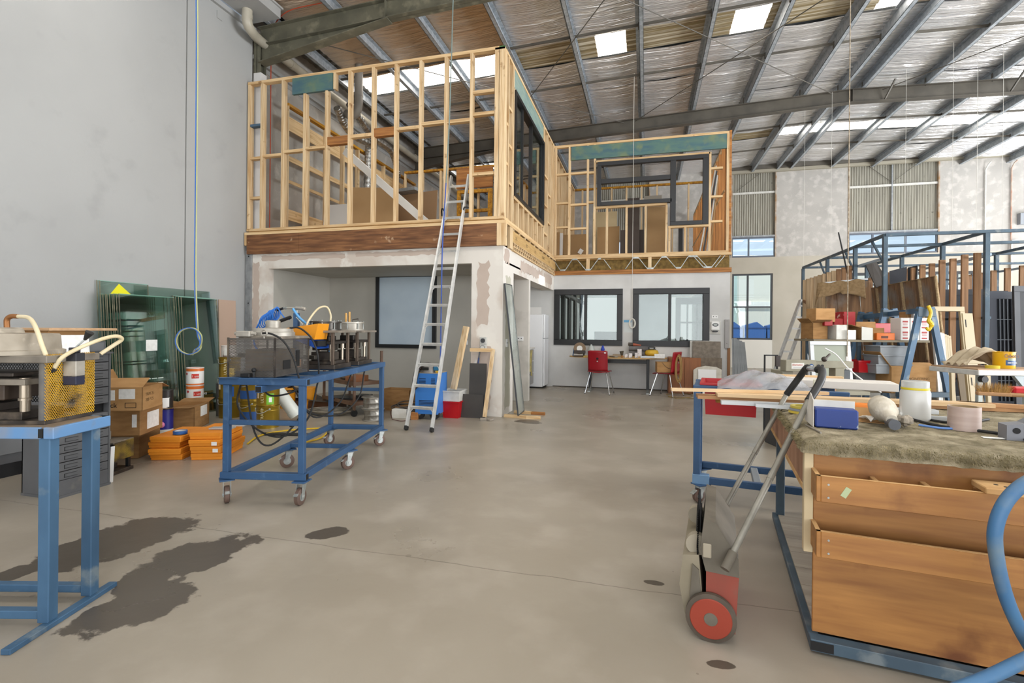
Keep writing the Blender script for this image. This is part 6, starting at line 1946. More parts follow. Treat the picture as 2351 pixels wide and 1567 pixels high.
for k, (dx, dz, L2, rr, lb) in enumerate(((0, .06, .16, .055, 'lower grey cloth roll in the middle of the oval table'), (.03, .165, .2, .055, 'upper grey cloth roll in the middle of the oval table'))):
    p = D(1462, 812)
    single(MB().cyl((-L2, 0, 0), (L2, .02, 0), rr, n=16), 'cloth_roll', grey_c, lb, 'roll', p + Vector((dx, .08, dz)), smooth=True)
p = D(1455, 812)
t = thing('orange_sander', 'red brown sander lying on the grey cloth rolls', 'tool', p + Vector((.0, .08, .225)), .1)
MB().cyl((-.12, 0, .035), (-.02, 0, .03), .035).build('motor', iron, t, smooth=True)
MB().cyl((-.02, 0, .03), (.15, 0, .012), .032, .012).build('grip', M('brick red plastic', 'a1543d', rough=.5), t, smooth=True)
t = thing('tool_case', 'yellow and black power tool standing on the oval table', 'tool', D(1496, 812) + Vector((0, .12, 0)))
MB().lathe([(.06, 0), (.13, .03), (.15, .07), (.13, .13), (.05, .15), (0, .15)], n=20).build('body', M('yellow tool', 'cba530', rough=.4), t, smooth=True)
MB().rbox(-.09, .09, -.03, .03, .15, .165, .004).rbox(-.06, .06, -.02, .02, .19, .21, .005).bar((-.05, 0, .16), (-.07, 0, .2), .02, .03).bar((.05, 0, .16), (.07, 0, .2), .02, .03).build('handle', blk, t)
for k, (px, py, w_, h_, lb) in enumerate(((1438, 826, .06, .07, 'leftmost of the small white packets on the table front'), (1447, 827, .07, .09, 'second small white packet from the left on the table front'), (1461, 827, .06, .1, 'third small white packet from the left, tallest of them'), (1468, 815, .09, .16, 'large white packet behind the small white packets'))):
    single(MB().rbox(-w_ / 2, w_ / 2, -.02, .02, 0, h_, .003), 'white_packet', M('printed white packet', 'd8d5d6', rough=.5, col2='a9a4a8', scale=30, lo=.55, hi=.6), lb, 'packet', D(px, py) + Vector((0, .0, 0)), r.uniform(-.3, .3))
t = thing('profile_stack', 'stack of short silver profiles lying on the table', 'profiles', D(1490, 826), .05)
for k in range(5):
    MB().rbox(-.17, .15, -.06 + .03 * (k % 3), -.034 + .03 * (k % 3), .022 * (k // 3), .02 + .022 * (k // 3), .002).build('profile', alu_w, t)
single(MB().rbox(-.1, .1, -.05, .05, 0, .085, .004), 'white_carton', paper, 'plain white carton at the right end of the oval table', 'box', D(1514, 824), .05)
single(MB().rbox(-.1, .1, -.04, .04, 0, .05, .004), 'small_case', M('tan grey case', '9a8c78', rough=.7), 'small tan case on the table left of the packets', 'case', D(1418, 818), -.1)
t = thing('paint_brush', 'dark bristled brush standing on the oval table', 'brush', D(1428, 820))
MB().cyl((0, 0, 0), (0, 0, .04), .02).build('handle', pine_or, t)
MB().cyl((0, 0, .04), (-.01, 0, .13), .022, .045).build('bristles', M('dark bristles', '4a4438', rough=.9), t)
for k, (px, py) in enumerate(((1405, 826), (1412, 823), (1340, 824), (1325, 823))):
    single(MB().rbox(-.06, .06, -.012, .012, 0, .018, .003), 'hand_tool', (iron, zinc, M('yellow olive paper', 'b3a24a', rough=.7), iron)[k], ('dark chisel lying right of the red chair back', 'silver spanner lying right of the red chair back', 'yellow note pad lying under the tan disc', 'dark rod lying at the fridge end of the table')[k], 'tool', D(px, py), r.uniform(-.5, .5))
# wall items
pw = at(1451, 742, y=YK - .02)
coil('cord_coil', M('white cord', 'd2d0c8', rough=.6), 'white cord coiled on a hook between the black windows', Vector((pw.x, YK - .045, pw.z)), .06, .1, 7, .007, 6, cat='cord')
P = [at(1453, -20, d=10.2), at(1453, 300, d=10.6)]
single(MB().tube([Vector((pw.x, YK - .07, 6.9)), Vector((pw.x, YK - .07, pw.z + .08))], .005, 6), 'hanging_line', MATS['white cord'], 'thin white cord dropping past the upper frame to the coiled cord', 'cord', world=True)
t = thing('notice_sheet', 'pale paper notice with a blue heading between the black windows', 'notice', at(1443, 748, y=YK - .001))
MB().box(-.1, .1, -.004, -.001, -.14, .13).build('sheet', M('pale notice', 'cdd3d3', rough=.7), t)
MB().box(-.1, .06, -.0055, -.004, .08, .13).build('heading', M('sky heading', '6aa6cc', rough=.6), t)
pw = at(1641, 752, y=YK)
t = thing('soap_dispenser', 'white wall dispenser with an oval display on the office wall', 'dispenser', (pw.x, YK, pw.z))
MB().rbox(-.115, .115, -.02, 0, -.13, .14, .004).build('back_plate', white_d, t)
MB().rbox(-.085, .085, -.1, -.02, -.06, .13, .02).build('body', white_p, t)
MB().lathe([(.0, -.104), (.055, -.102), (.06, -.1)], n=20, ax='y').xf(Matrix.Translation((0, 0, .06)) @ Matrix.Scale(.6, 4, (0, 0, 1))).build('display_ring', dkgrey, t)
MB().lathe([(.0, -.106), (.04, -.105)], n=20, ax='y').xf(Matrix.Translation((0, 0, .06)) @ Matrix.Scale(.55, 4, (0, 0, 1))).build('display', M('pale display', 'aab0ae', rough=.4), t)
MB().rbox(-.05, .05, -.09, -.03, -.09, -.06, .006).build('nozzle', dkgrey, t)
pw = at(1668, 766, y=YK)
t = thing('wall_strip_box', 'narrow grey metal cover at the end of the office wall', 'cover', (min(pw.x, 1.64), YK, pw.z))
MB().rbox(-.04, .05, -.05, 0, -.3, .3, .004).build('cover', M('grey cover', '9c9a98', rough=.5), t)
for z in (-.2, .27):
    MB().cyl((0, -.053, z), (0, -.05, z), .006).build('screw', iron, t)
single(MB().rbox(1.655, 1.71, YK - .03, YK - .002, .0, .95, .003), 'timber_strip', M('brown jamb timber', '8a623f', rough=.6), 'brown timber strip standing at the end of the office wall', 'timber', world=True)
# corrugated sheets leaning past the wall end
gs = M('grey ribbed sheet', '84888a', rough=.5, metal=.3, col2='777b7d', scale=4)
p = at(1700, 885, z=0)
for k in range(4):
    x = at(1684 + k * 10, 880, y=11.0 + .0).x
    top = at(1682 + k * 6.5, 776 + 3 * k, y=11.35)
    b = MB()
    for i in range(3):
        o_ = Vector((.032 * i, 0, 0))
        b.bar(Vector((x, 11.0 + .02 * k, 0)) + o_, top + o_ + Vector((0, .02 * k, 0)), .03, .018 if i != 1 else .03, (0, 1, 0))
    single(b, 'ribbed_sheet', gs, ('first', 'second', 'third', 'fourth')[k] + ' grey ribbed sheet from the office wall end, leaning in the gap', 'sheet', world=True, group='grey ribbed sheets')
# ================================================================== WORKBENCH (front right)
RB = math.radians(-7.5)
BO = Vector((.66, 2.29, 0))
BMX = Matrix.Translation(BO) @ Matrix.Rotation(RB, 4, 'Z')
t = thing('workbench', 'big plywood workbench with a carpet covered top and front trays', 'bench', BO, RB)
ply = M('worn plywood', 'a9773f', rough=.5, col2='87592e', scale=3.2, stretch=(.8, 9, 9), lo=.3, hi=.72, detail=8, col3='64391a', s3=3.4, lo3=.58, hi3=.74)
ply_e = M('plywood edge', 'cda673', rough=.7, col2='b98f5c', scale=8)
pinkp = M('pinkish planks', 'a87f63', rough=.65, col2='946b50', scale=3, stretch=(6, 6, .6))
BW, BD = 1.75, 1.52
MB().rbox(0.01, BW, 0, .018, .075, .83, .002).build('front_panel', ply, t)
MB().box(0, BW, 0, BD, .80, .832).build('top_board', ply, t)
for k in range(6):
    MB().rbox(-.018, 0, .02 + k * .25, .02 + k * .25 + .246, .655, .83, .002).build('side_plank', pinkp, t)
MB().rbox(-.02, .0, .02, BD, .63, .655, .002).build('side_batten', ply_e, t)
MB().rbox(-.025, .008, -.012, .03, .4, .83, .002).build('corner_batten', M('pale batten', 'c9b795', rough=.7, col2='bba884', scale=4), t)
for x, y in ((.02, BD - .06), (BW - .08, BD - .06), (BW - .08, .1)):
    MB().rbox(x, x + .05, y, y + .05, .05, .8, .003).build('leg', blue_gr, t)
MB().rbox(0.0, .04, .02, BD, .012, .05, .003).build('base_rail', blue_gr, t)
MB().rbox(0.0, BW, -.035, .02, .012, .06, .003).build('base_rail', blue_gr, t)
MB().box(.0, .08, -.037, -.034, .018, .054).build('tube_end', ink, t)
for k in range(7):
    MB().box(.03, BW, .05 + k * .2, .05 + k * .2 + .197, .05, .06).build('shelf_plank', M('grey shelf plank', 'a0988a', rough=.6, col2='8b8376', scale=3, stretch=(.5, 6, 6)), t)
def tray(z0_, z1_, dep, divs):
    MB().rbox(.015, BW, -dep, -dep + .015, z0_, z1_, .002).build('tray_front', ply, t)
    MB().rbox(.0, .015, -dep, 0, z0_, z1_, .002).build('tray_side', ply, t)
    MB().box(.015, BW, -dep + .015, 0, z0_, z0_ + .012).build('tray_floor', ply, t)
    MB().box(.0, BW, -dep, -dep + .015, z1_, z1_ + .001).box(.0, .015, -dep, 0, z1_, z1_ + .001).build('tray_edge', ply_e, t)
    for x in divs:
        MB().rbox(x, x + .018, -dep + .015, 0, z0_ + .03, z1_ - .012, .002).build('divider', ply_e, t)
    for z in (z0_ + .02, z1_ - .03):
        MB().cyl((.04, -dep - .002, z), (.04, -dep, z), .004, n=8).build('screw', zinc, t)
tray(.645, .745, .13, (.2, .36, .52))
tray(.435, .535, .14, ())
carpet_m = M('matted carpet', '958a70', rough=1, col2='6f664c', scale=16, lo=.4, hi=.68, col3='b3a78c', s3=9, lo3=.5, hi3=.66, bump=.8, bscale=120)
r = random.Random(5)
def cf(u, v):
    x, y = -.035 + (BW + .07) * u, -.04 + (BD + .06) * v
    e = min(u * 30, v * 18, (1 - u) * 40, 1)
    return (x + (r.uniform(-.006, .006)), y + r.uniform(-.005, .005), .832 + .034 * math.sqrt(max(0, min(1, e))) + r.uniform(-.002, .003) - (.025 if (v == 0 or u == 0) else 0))
MB().grid(cf, 110, 90).build('carpet', carpet_m, t, smooth=True)
b = MB()
for i in range(5200):
    if i < 3600:
        x, y, d = r.uniform(-.03, 1.4), -.035 - r.uniform(0, .012), Vector((r.uniform(-.4, .4), -.8, r.uniform(-1.1, .3)))
    else:
        x, y, d = -.03 - r.uniform(0, .012), r.uniform(-.03, 1.3), Vector((-.8, r.uniform(-.4, .4), r.uniform(-1, .3)))
    p = Vector((x, y, r.uniform(.822, .866)))
    d = d.normalized() * r.uniform(.008, .02)
    s_ = Vector((r.uniform(-1, 1), r.uniform(-1, 1), r.uniform(-1, 1))).normalized() * .0014
    b.add([p - s_, p + s_, p + d], [(0, 1, 2)])
b.build('carpet_pile', M('carpet fibres', '948867', rough=1, col2='5a5236', scale=30, jit=.1), t, kind='stuff')
for (px, py, a) in ((1922, 1095, .5),):
    pass
t['label'] = 'big plywood workbench with a carpet covered top and front trays'
MB().box(.085, .105, -.1315, -.13, .675, .715).xf(Matrix.Translation((.09, 0, .69)) @ Matrix.Rotation(.5, 4, 'Y') @ Matrix.Translation((-.09, 0, -.69))).build('sticker', M('greenish sticker', 'a7b38b', rough=.5), t)
t = thing('wood_block', 'pale wooden block lying across the upper tray of the workbench', 'block', BMX @ Vector((.5, -.1, .747)), RB)
MB().rbox(0, .27, -.05, .06, 0, .022, .003).build('block', ply_e, t)
for x, y in ((.05, .01), (.07, -.01), (.2, .02)):
    MB().cyl((x, y, .022), (x, y, .0226), .007, n=8).build('drill_hole', ink, t)
ZB = .868
def BP(px, py, z=ZB):
    return at(px, py, z=z)
# things on the carpet
p = BP(1925, 984)
t = thing('blue_box', 'scuffed blue carton on the front of the carpeted bench', 'box', (p.x, p.y + .03, ZB), RB - .03)
bl_ = M('scuffed blue print', '20397f', rough=.5, col2='1b3270', scale=4, col3='9aa3ad', s3=16, lo3=.66, hi3=.7)
MB().rbox(-.085, .08, -.03, .08, 0, .085, .006).build('carton', bl_, t)
MB().box(-.09, .08, .06, .066, .06, .11).xf(Matrix.Rotation(.1, 4, 'X')).build('torn_flap', white_d, t)
MB().plate([(-.09, -.03, 0), (-.115, .05, .02), (-.095, .03, .15), (-.088, -.01, .12)], .003, (-1, 0, 0)).build('side_flap', M('grey white flap', 'c4beb4', rough=.8), t)
p = BP(1995, 968)
single(MB().plate([(-.1, 0, .0), (.1, -.03, .0), (.08, .05, .06), (-.09, .07, .055)], .004).plate([(-.11, -.02, 0), (.1, -.04, 0), (.1, .0, .002), (-.11, .03, .002)], .003), 'cardboard_scrap', card, 'folded cardboard scrap beside the blue carton', 'cardboard', (p.x + .02, p.y, ZB), RB)
p = BP(1995, 955)
t = thing('orange_scraper', 'orange plastic tool handle behind the blue carton', 'tool', (p.x, p.y + .12, ZB), RB)
MB().lathe([(0, -.09), (.02, -.08), (.027, 0), (.024, .06), (.012, .09), (0, .092)], (0, 0, .027), 14, 'x').build('handle', M('bright orange plastic', 'd97a1f', rough=.4), t, smooth=True)
p = BP(2055, 990)
t = thing('wrapped_tool', 'cylinder wrapped in a white cloth with a grey end cap', 'tool', (p.x, p.y + .03, ZB), RB)
MB().cyl((0, -.03, .03), (.0, .03, .032), .021, n=18).cyl((0, -.04, .03), (0, -.03, .03), .023, n=18).build('grey_cap', M('grey plastic', '4b4e54', rough=.4), t, smooth=True)
MB().lathe([(.022, 0), (.026, .03), (.03, .05), (.05, .09), (.055, .14), (.048, .19), (.03, .21), (.0, .21)], n=18).xf(Matrix.Translation((0, .0, .045)) @ Matrix.Rotation(-1.35, 4, 'X')).build('cloth_wrap', M('dusty white cloth', 'cbc4b6', rough=.9, col2='b3aa98', scale=14, bump=.5, bscale=30), t, smooth=True)
b = MB()
for k in range(9):
    b.sphere((.06 + r.uniform(-.02, .04), .1 + r.uniform(-.05, .05), .03 + r.uniform(-.01, .02)), .02, 6)
b.build('cloth_frill', M('frayed cloth', 'a39a8c', rough=1, col2='7d7568', scale=20, bump=.6), t)
single(MB().grid(lambda u, v: (-.06 + .12 * u, -.05 + .1 * v, .012 + .025 * abs(math.sin(7 * u + 3 * v)) * (1 - v * .5)), 10, 8), 'white_rag', M('white rag', 'd8d2c8', rough=.95), 'crumpled white rag between the cardboard scrap and the wrapped tool', 'rag', BP(2025, 975) + Vector((0, .05, 0)), .2, smooth=True, solid=.004)
p = BP(2118, 968)
t = thing('plastic_jar', 'cloudy plastic jar with a yellow ring on the carpeted bench', 'jar', (p.x, p.y + .07, ZB))
jm = M('cloudy plastic', 'dcdcd8', rough=.3, trans=.25, col2='cfcfca', scale=3)
MB().lathe([(.0, 0), (.058, 0), (.062, .01), (.062, .135), (.056, .15), (.054, .155)], n=30).build('body', jm, t, smooth=True)
MB().lathe([(.0555, .148), (.058, .15), (.058, .158), (.0555, .16)], n=30).build('yellow_ring', M('yellow ring', 'cdbb2b', rough=.4), t, smooth=True)
MB().lathe([(.053, .158), (.056, .16), (.056, .19), (.053, .192), (.0, .19)], n=30).build('lid', M('clear lid', 'd0d2cf', rough=.25, trans=.3), t, smooth=True)
p = BP(2233, 992)
t = thing('tape_core', 'dull pink roll of film standing on the carpeted bench', 'roll', (p.x, p.y + .06, ZB))
MB().lathe([(.052, 0), (.058, .0), (.058, .105), (.05, .105), (.05, 0), (.052, 0)], n=34).build('roll', M('pinkish film', 'b5a299', rough=.35, col2='a8948a', scale=5, stretch=(1, 1, 8)), t, smooth=True)
MB().lathe([(.045, .002), (.05, .002), (.05, .1055), (.045, .1055), (.045, .002)], n=34).build('core', M('tan core', '9b8462', rough=.8), t, smooth=True)
for k, (pts, m_, lb, th) in enumerate((
        ([(2085, 960), (2160, 978), (2260, 990), (2330, 1002), (2420, 1030)], blk_rub, 'longest black rubber seal lying along the carpeted bench', .007),
        ([(2095, 952), (2150, 966), (2210, 970), (2270, 962)], blk_rub, 'black rubber seal curling behind the plastic jar', .006),
        ([(2110, 975), (2160, 982), (2210, 984)], M('blue plastic strip', '5f86c4', rough=.4), 'short pale blue strip beside the black seals', .005),
        ([(1850, 975), (1870, 985), (1885, 993)], M('grey rod', '8c867c', rough=.4, metal=.4), 'thin grey rod in front of the blue carton', .004))):
    single(MB().tube(arc_pts([at(px, py, z=ZB + th) for px, py in pts], 6), th, 7), 'rubber_seal' if k < 2 else 'bench_strip', m_, lb, 'seal' if k < 2 else 'strip', world=True, smooth=True)
p = at(2320, 1010, z=ZB)
t = thing('tape_dispenser', 'grey plastic dispenser at the edge of the carpeted bench', 'dispenser', (p.x + .05, p.y + .02, ZB), RB)
MB().prism([(-.06, 0), (.1, 0), (.1, .09), (.04, .1), (.0, .07), (-.06, .06)], -.03, .04, 'y').build('body', M('slate plastic', '74767c', rough=.45), t)
MB().cyl((-.03, -.033, .04), (-.03, -.03, .04), .012).build('axle', ink, t)
p = BP(1835, 948)
for k, (z, mm) in enumerate(((0, 'cdb54b'), (.013, '8a8f98'), (.026, 'bfae4e'))):
    single(MB().lathe([(.05, 0), (.065, 0), (.065, .012), (.05, .012), (.05, 0)], n=28), 'tape_roll', M('tape ' + mm, mm, rough=.4), ('lowest', 'middle', 'topmost')[k] + ' flat tape roll of the pile at the bench corner', 'tape', (p.x + .02 + .004 * k, p.y + .02, ZB + z), smooth=True, group='tape rolls at the bench corner')
single(MB().rbox(-.05, .05, -.012, .012, 0, .003, .001), 'paper_slip', paper, 'white paper slip at the front edge of the carpeted bench', 'paper', at(2290, 1006, z=ZB) + Vector((0, .0, 0)), RB)
# timber lengths and profiles over the back of the bench
beech = M('planed pine', 'd6b991', rough=.55, col2='c9a87c', scale=3, stretch=(.5, 8, 8), jit=.06)
beech_d = M('planed red timber', 'b78a5c', rough=.55, col2='a5774a', scale=3, stretch=(.5, 8, 8), jit=.06)
def length(name, a, c, w_, h_, mat, label, cat='timber', grp=None):
    z0_ = a[2]
    p, q = at(a[0], a[1], z=z0_ + h_), at(c[0], c[1], z=z0_ + h_)
    p.z = q.z = z0_ + h_ / 2
    b = MB().bar(p, q, w_, h_)
    return single(b, name, mat, label, cat, world=True, group=grp)
length('profile_length', (1655, 918, ZB), (2150, 940), .05, .022, alu_w, 'front silver profile lying under the timber lengths', 'profile')
length('profile_length', (1735, 926, ZB), (2195, 958), .03, .018, alu_w, 'white silver profile nearest the bench items', 'profile')
length('timber_length', (1600, 905, ZB + .001), (2420, 938), .12, .02, beech_d, 'lowest red timber board on the back of the bench')
length('timber_length', (1645, 901, ZB + .022), (2272, 925), .1, .02, beech, 'wide pale timber board on top at the back of the bench')
length('timber_length', (1541, 890, ZB + .043), (1900, 899), .045, .018, beech, 'thin timber batten sticking out furthest past the bench')
length('timber_length', (2200, 920, ZB + .022), (2460, 936), .05, .02, beech_d, 'short red timber batten at the right end of the boards')
p = at(1648, 915, z=.86)
single(MB().rbox(-.012, .012, -.02, .02, -.02, .03, .002), 'timber_peg', pine_yel, 'small yellowish peg clipped on the overhanging timber end', 'peg', (p.x - .0, p.y - .0, .857))

# ================================================================== SECOND BLUE TROLLEY
q = at(1600, 1094, z=.19)
T2 = Vector((q.x, q.y + .02, 0))
t = thing('stock_trolley', 'blue steel stock trolley with a red tub behind the workbench', 'trolley', T2, RB)
for x, y in ((.0, .0), (.0, .47), (.95, .0), (.95, .47)):
    caster(t, x + .03, y, .8, .13, .05)
    rb(x - .025, x + .025, y - .025, y + .025, .142, .84).build('post', blue_st, t)
for y in (0, .47):
    rb(.025, .925, y - .02, y + .02, .142, .192).build('lower_rail', blue_st, t)
    rb(-.03, .98, y - .025, y + .025, .84, .885).build('top_rail', blue_st, t)
for x in (.0, .42, .95):
    rb(x - .025, x + .025, .025, .445, .145, .19).build('lower_cross_rail', M('worn grey blue', '8f979c', rough=.5) if x == .42 else blue_st, t)
rb(-.025, .025, .025, .445, .842, .883).build('top_cross_rail', blue_st, t)
rb(-.03, .09, -.03, .035, .138, .21).build('corner_plate', M('light worn blue', '6f94b8', rough=.5), t)
t = thing('red_tub', 'red plastic tub hanging by its rim in the blue stock trolley', 'tub', T2 + Vector((.26, .2, .66)), RB)
tub(t, .37, .40, .24, redp, .94, lip=.03)
# plastic bag and cartons lying on the trolley
p = at(1775, 892, z=.93)
r = random.Random(12)
ph = [r.uniform(0, 6) for _ in range(8)]
def bag(u, v):
    x, y = -.32 + .62 * u, -.2 + .4 * v
    h = max(0, 1 - ((u - .45) / .55) ** 2) * max(0, 1 - ((v - .5) / .55) ** 2)
    w = .012 * math.sin(14 * u + ph[0]) * math.sin(9 * v + ph[1]) + .014 * abs(math.sin(8 * u + 6 * v + ph[2])) + .01 * math.sin(25 * u - 13 * v)
    return (x, y, .004 + .12 * h + w * (h > .02) * (h ** .4))
single(MB().grid(bag, 44, 32), 'plastic_bag', M('crinkled clear plastic', 'c3c6ca', rough=.1, trans=.3, alpha=.62, col2='b8babd', scale=9, bump=.5, bscale=18), 'crumpled clear plastic bag lying beside the red tub', 'bag', (p.x + .02, p.y + .25, .886), RB)
single(MB().rbox(-.36, .34, -.13, .13, 0, .055, .003), 'flat_carton', M('white carton', 'd5d0c8', rough=.7), 'long white flat carton lying behind the timber lengths', 'box', at(1955, 905, z=.886) + Vector((.07, .45, 0)), RB - .08)
single(MB().rbox(-.3, .25, -.03, .03, 0, .03, .002).rbox(-.25, .3, .035, .09, 0, .05, .002), 'timber_pair', beech, 'pair of short pale timbers behind the long white carton', 'timber', at(1895, 900, z=.886) + Vector((.06, .75, 0)), RB)
p = at(1897, 870, z=.95)
t = thing('catch_plate', 'small cream metal catch behind the sweeper handle', 'catch', at(1897, 905, z=.89) + Vector((0.03, .3, 0)), RB)
MB().rbox(-.02, .03, -.005, .005, 0, .07, .002).build('plate', M('cream metal', 'c9c5ae', rough=.4), t)
MB().cyl((0.01, -.006, .05), (0.01, -.005, .05), .008).cyl((.01, -.006, .02), (.01, -.005, .02), .006).build('screw_hole', ink, t)

# ================================================================== SWEEPER
SW = Vector((.28, 2.27, 0))
t = thing('floor_sweeper', 'dusty red and grey push sweeper parked upright against the workbench', 'sweeper', SW, RB)
drty = M('dusty grey plastic', '6a6357', rough=.7, col2='575146', scale=6)
redd = M('dusty red plastic', '7d4538', rough=.6, col2='8f4032', scale=4, col3='6e5a4e', s3=5)
MB().prism([(-.02, .05), (.095, .04), (.107, .28), (-.02, .285)], -.02, .5, 'y').build('red_shell', redd, t)
MB().prism([(-.022, .282), (.108, .278), (.104, .355), (.015, .49), (-.03, .5), (-.045, .37)], -.022, .502, 'y').build('grey_hood', drty, t)
MB().prism([(-.1, .05), (-.024, .05), (-.05, .34), (-.115, .33), (-.128, .2)], -.01, .5, 'y').build('hopper', M('dusty beige plastic', '8d8471', rough=.8, col2='7c735f', scale=4), t)
MB().prism([(-.09, .08), (-.03, .08), (-.05, .28), (-.075, .3)], -.02, -.008, 'y').build('hopper_side', drty, t)
MB().rbox(-.035, .0, -.03, -.018, .34, .4, .004).build('clip_block', M('light dusty plastic', '9a917f', rough=.7), t)
MB().cyl((-.06, .02, .37), (-.06, .06, .37), .045, n=18).build('brush_hub', M('light dusty plastic', '9a917f', rough=.7), t, smooth=True)
MB().cyl((-.07, .3, .4), (-.07, .34, .4), .04, n=18).build('brush_hub', MATS['light dusty plastic'], t, smooth=True)
b = MB()
for i in range(120):
    a = i * 2 * PI / 120
    p, d = Vector((-.055, .2 + .1 * math.cos(a), .37 + .07 * math.sin(a))), Vector((-.01 + .006 * math.sin(i * 7), math.cos(a), math.sin(a)))
    b.cyl(p, p + d * .11, .006, .003, n=4, cap=False)
b.lathe([(.0, -.01), (.1, -.01), (.1, .012), (0, .012)], n=20, ax='x').xf(Matrix.Translation((0, 0, 0)))
b2 = MB().lathe([(.0, -.012), (.12, -.01), (.12, .01), (0, .012)], (-.055, .2, .37), 22, 'x')
b2.build('brush_disc', blk_rub, t)
bb = MB()
bb.v, bb.f = b.v[:120 * 8], [f for f in b.f if max(f) < 120 * 8]
bb.build('side_bristles', blk_rub, t, kind='stuff')
for y0_, y1_ in ((-.055, -.024), (.504, .535)):
    wpr = [(.0, y0_), (.07, y0_), (.084, y0_ + .003), (.1, y0_ + .006), (.1, y1_ - .006), (.084, y1_), (0, y1_)]
    wh = MB().lathe(wpr, (0, 0, .1), 40, 'y').build('wheel', M('brown rubber tyre', '574d42', rough=.75, col2='494036', scale=14), t, smooth=True)
    MB().lathe([(.0, y0_ - .003), (.08, y0_ - .002), (.083, y0_ + .001)], (0, 0, .1), 36, 'y').build('wheel_disc', M('orange red disc', '963b28', rough=.5, col2='883422', scale=3), wh, smooth=True)
    MB().lathe([(0, y0_ - .006), (.026, y0_ - .005), (.028, y0_ - .001)], (0, 0, .1), 22, 'y').build('hub_cap', drty, wh, smooth=True)
    b = MB()
    for i in range(44):
        a = i * 2 * PI / 44
        c_, s_ = math.cos(a), math.sin(a)
        b.box(-.003, .003, y0_ + .005, y1_ - .005, .0985, .103).v[-8:] = [((v[0] * c_ - v[2] * s_), v[1], .1 + v[0] * s_ + v[2] * c_) for v in b.v[-8:]]
    b.build('tread', MATS['brown rubber tyre'], wh, kind='stuff')
tube_m = M('grey painted tube', '8a877d', rough=.4, metal=.3, col2='6f6c63', scale=8)
iM = ROOTM[t].inverted()
n0, n1 = Vector((.335, 2.2, .35)), at(1856, 920, d=2.36)
f0, f1 = Vector((.40, 2.83, .34)), at(1806, 905, d=2.86)
for a, c in ((n0, n1), (f0, f1)):
    MB().cyl(iM @ a, iM @ c, .0135, n=14).build('handle_tube', tube_m, t, smooth=True)
    MB().cyl(iM @ (a.lerp(c, .48)), iM @ (a.lerp(c, .52)), .0148, n=14).build('tube_sleeve', tube_m, t, smooth=True)
    d = (c - a).normalized()
    MB().cyl(iM @ (a - d * .03), iM @ (a + d * .05), .019, n=14).build('pivot_boot', drty, t, smooth=True)
kn, kf = at(1886, 868, d=2.42), at(1838, 862, d=2.8)
xn, xf_ = at(1876, 848, d=2.5), at(1856, 845, d=2.72)
grip = M('black foam grip', '232323', rough=.5)
MB().tube([iM @ v for v in arc_pts([n1, n1.lerp(kn, .5) + Vector((.004, 0, .0)), kn, xn + Vector((.012, -.03, 0)), xn], 6)], .018, 12).build('grip', grip, t, smooth=True)
MB().tube([iM @ v for v in arc_pts([f1, f1.lerp(kf, .5), kf, xf_ + Vector((-.004, .02, 0)), xf_], 6)], .018, 12).build('grip', grip, t, smooth=True)
MB().cyl(iM @ xn, iM @ xf_, .0145, n=14).build('cross_bar', chrome, t, smooth=True)
# blue hose in the front corner
hp = [at(px, py, d=1.58) for px, py in ((2420, 1090), (2360, 1105), (2310, 1150), (2285, 1215), (2290, 1290), (2310, 1370), (2340, 1440), (2375, 1500), (2420, 1570))]
single(MB().tube(arc_pts(hp, 7), .0195, 16), 'vacuum_hose', M('dusty blue hose', '456f93', rough=.5, col2='3a658e', scale=6, col3='6f7f86', s3=5, lo3=.48, hi3=.68), 'thick dusty blue hose arching in front of the workbench', 'hose', world=True, smooth=True)
hp = [at(px, py, d=1.5) for i, (px, py) in enumerate(((2500, 1430), (2400, 1490), (2330, 1525), (2270, 1553), (2200, 1580), (2120, 1610)))]
single(MB().tube(arc_pts(hp, 7), .0185, 16), 'vacuum_hose', MATS['dusty blue hose'], 'second length of dusty blue hose crossing below the arch', 'hose', world=True, smooth=True)

# ================================================================== STEEL RACK AND STOCK (back right)
t = thing('storage_rack', 'tall grey blue steel rack with timber uprights for frames', 'rack', (3.85, 9.63, 0))
ZRK = 2.95
RX, RY = (3.85, 5.25, 6.9), (9.63, 10.85, 12.35, 14.1)
for x in RX:
    MB().rbox(x - .025, x + .025, RY[0], RY[-1], ZRK - .05, ZRK, .003).build('long_beam', blue_gr, t, world=True)
    for y in RY:
        w2 = .032
        MB().rbox(x - w2, x + w2, y - w2, y + w2, 0, ZRK - .05, .003).build('post', blue_gr, t, world=True)
for y in RY:
    MB().rbox(RX[0], 9.6, y - .025, y + .025, ZRK - .05, ZRK, .003).build('cross_beam', blue_gr, t, world=True)
for x, y in ((3.85, 9.63), (3.85, 10.85), (3.85, 12.35)):
    MB().bar((x, y + .5, ZRK - .04), (x, y + .03, ZRK - .5), .03, .03).build('knee_brace', blue_gr, t, world=True)
for x in RX:
    for z in (2.56, 1.55, .5):
        MB().rbox(x + .04, x + .07, RY[0], RY[-1], z - .02, z + .02, .002).build('rail', M('pale rail', '9fb0bf', rough=.5) if z > 2 else blue_gr, t, world=True)
tim = M('red brown upright', '9a7450', rough=.65, col2='7e5b3c', scale=3, stretch=(8, 8, .5), jit=.14)
tim_p = M('pale upright', 'c4ab88', rough=.65, col2='a98d69', scale=3, stretch=(8, 8, .5), jit=.12)
for i in range(13):
    y = 9.72 + i * .33
    MB().rbox(5.13, 5.22, y - .0225, y + .0225, .45, 2.6 + .02 * (i % 2), .002).build('upright', tim, t, world=True)
for i in range(11):
    y = 10.95 + i * .28
    MB().rbox(3.75, 3.83, y - .02, y + .02, .1, 2.58, .002).build('upright', tim_p if i > 2 else tim, t, world=True)
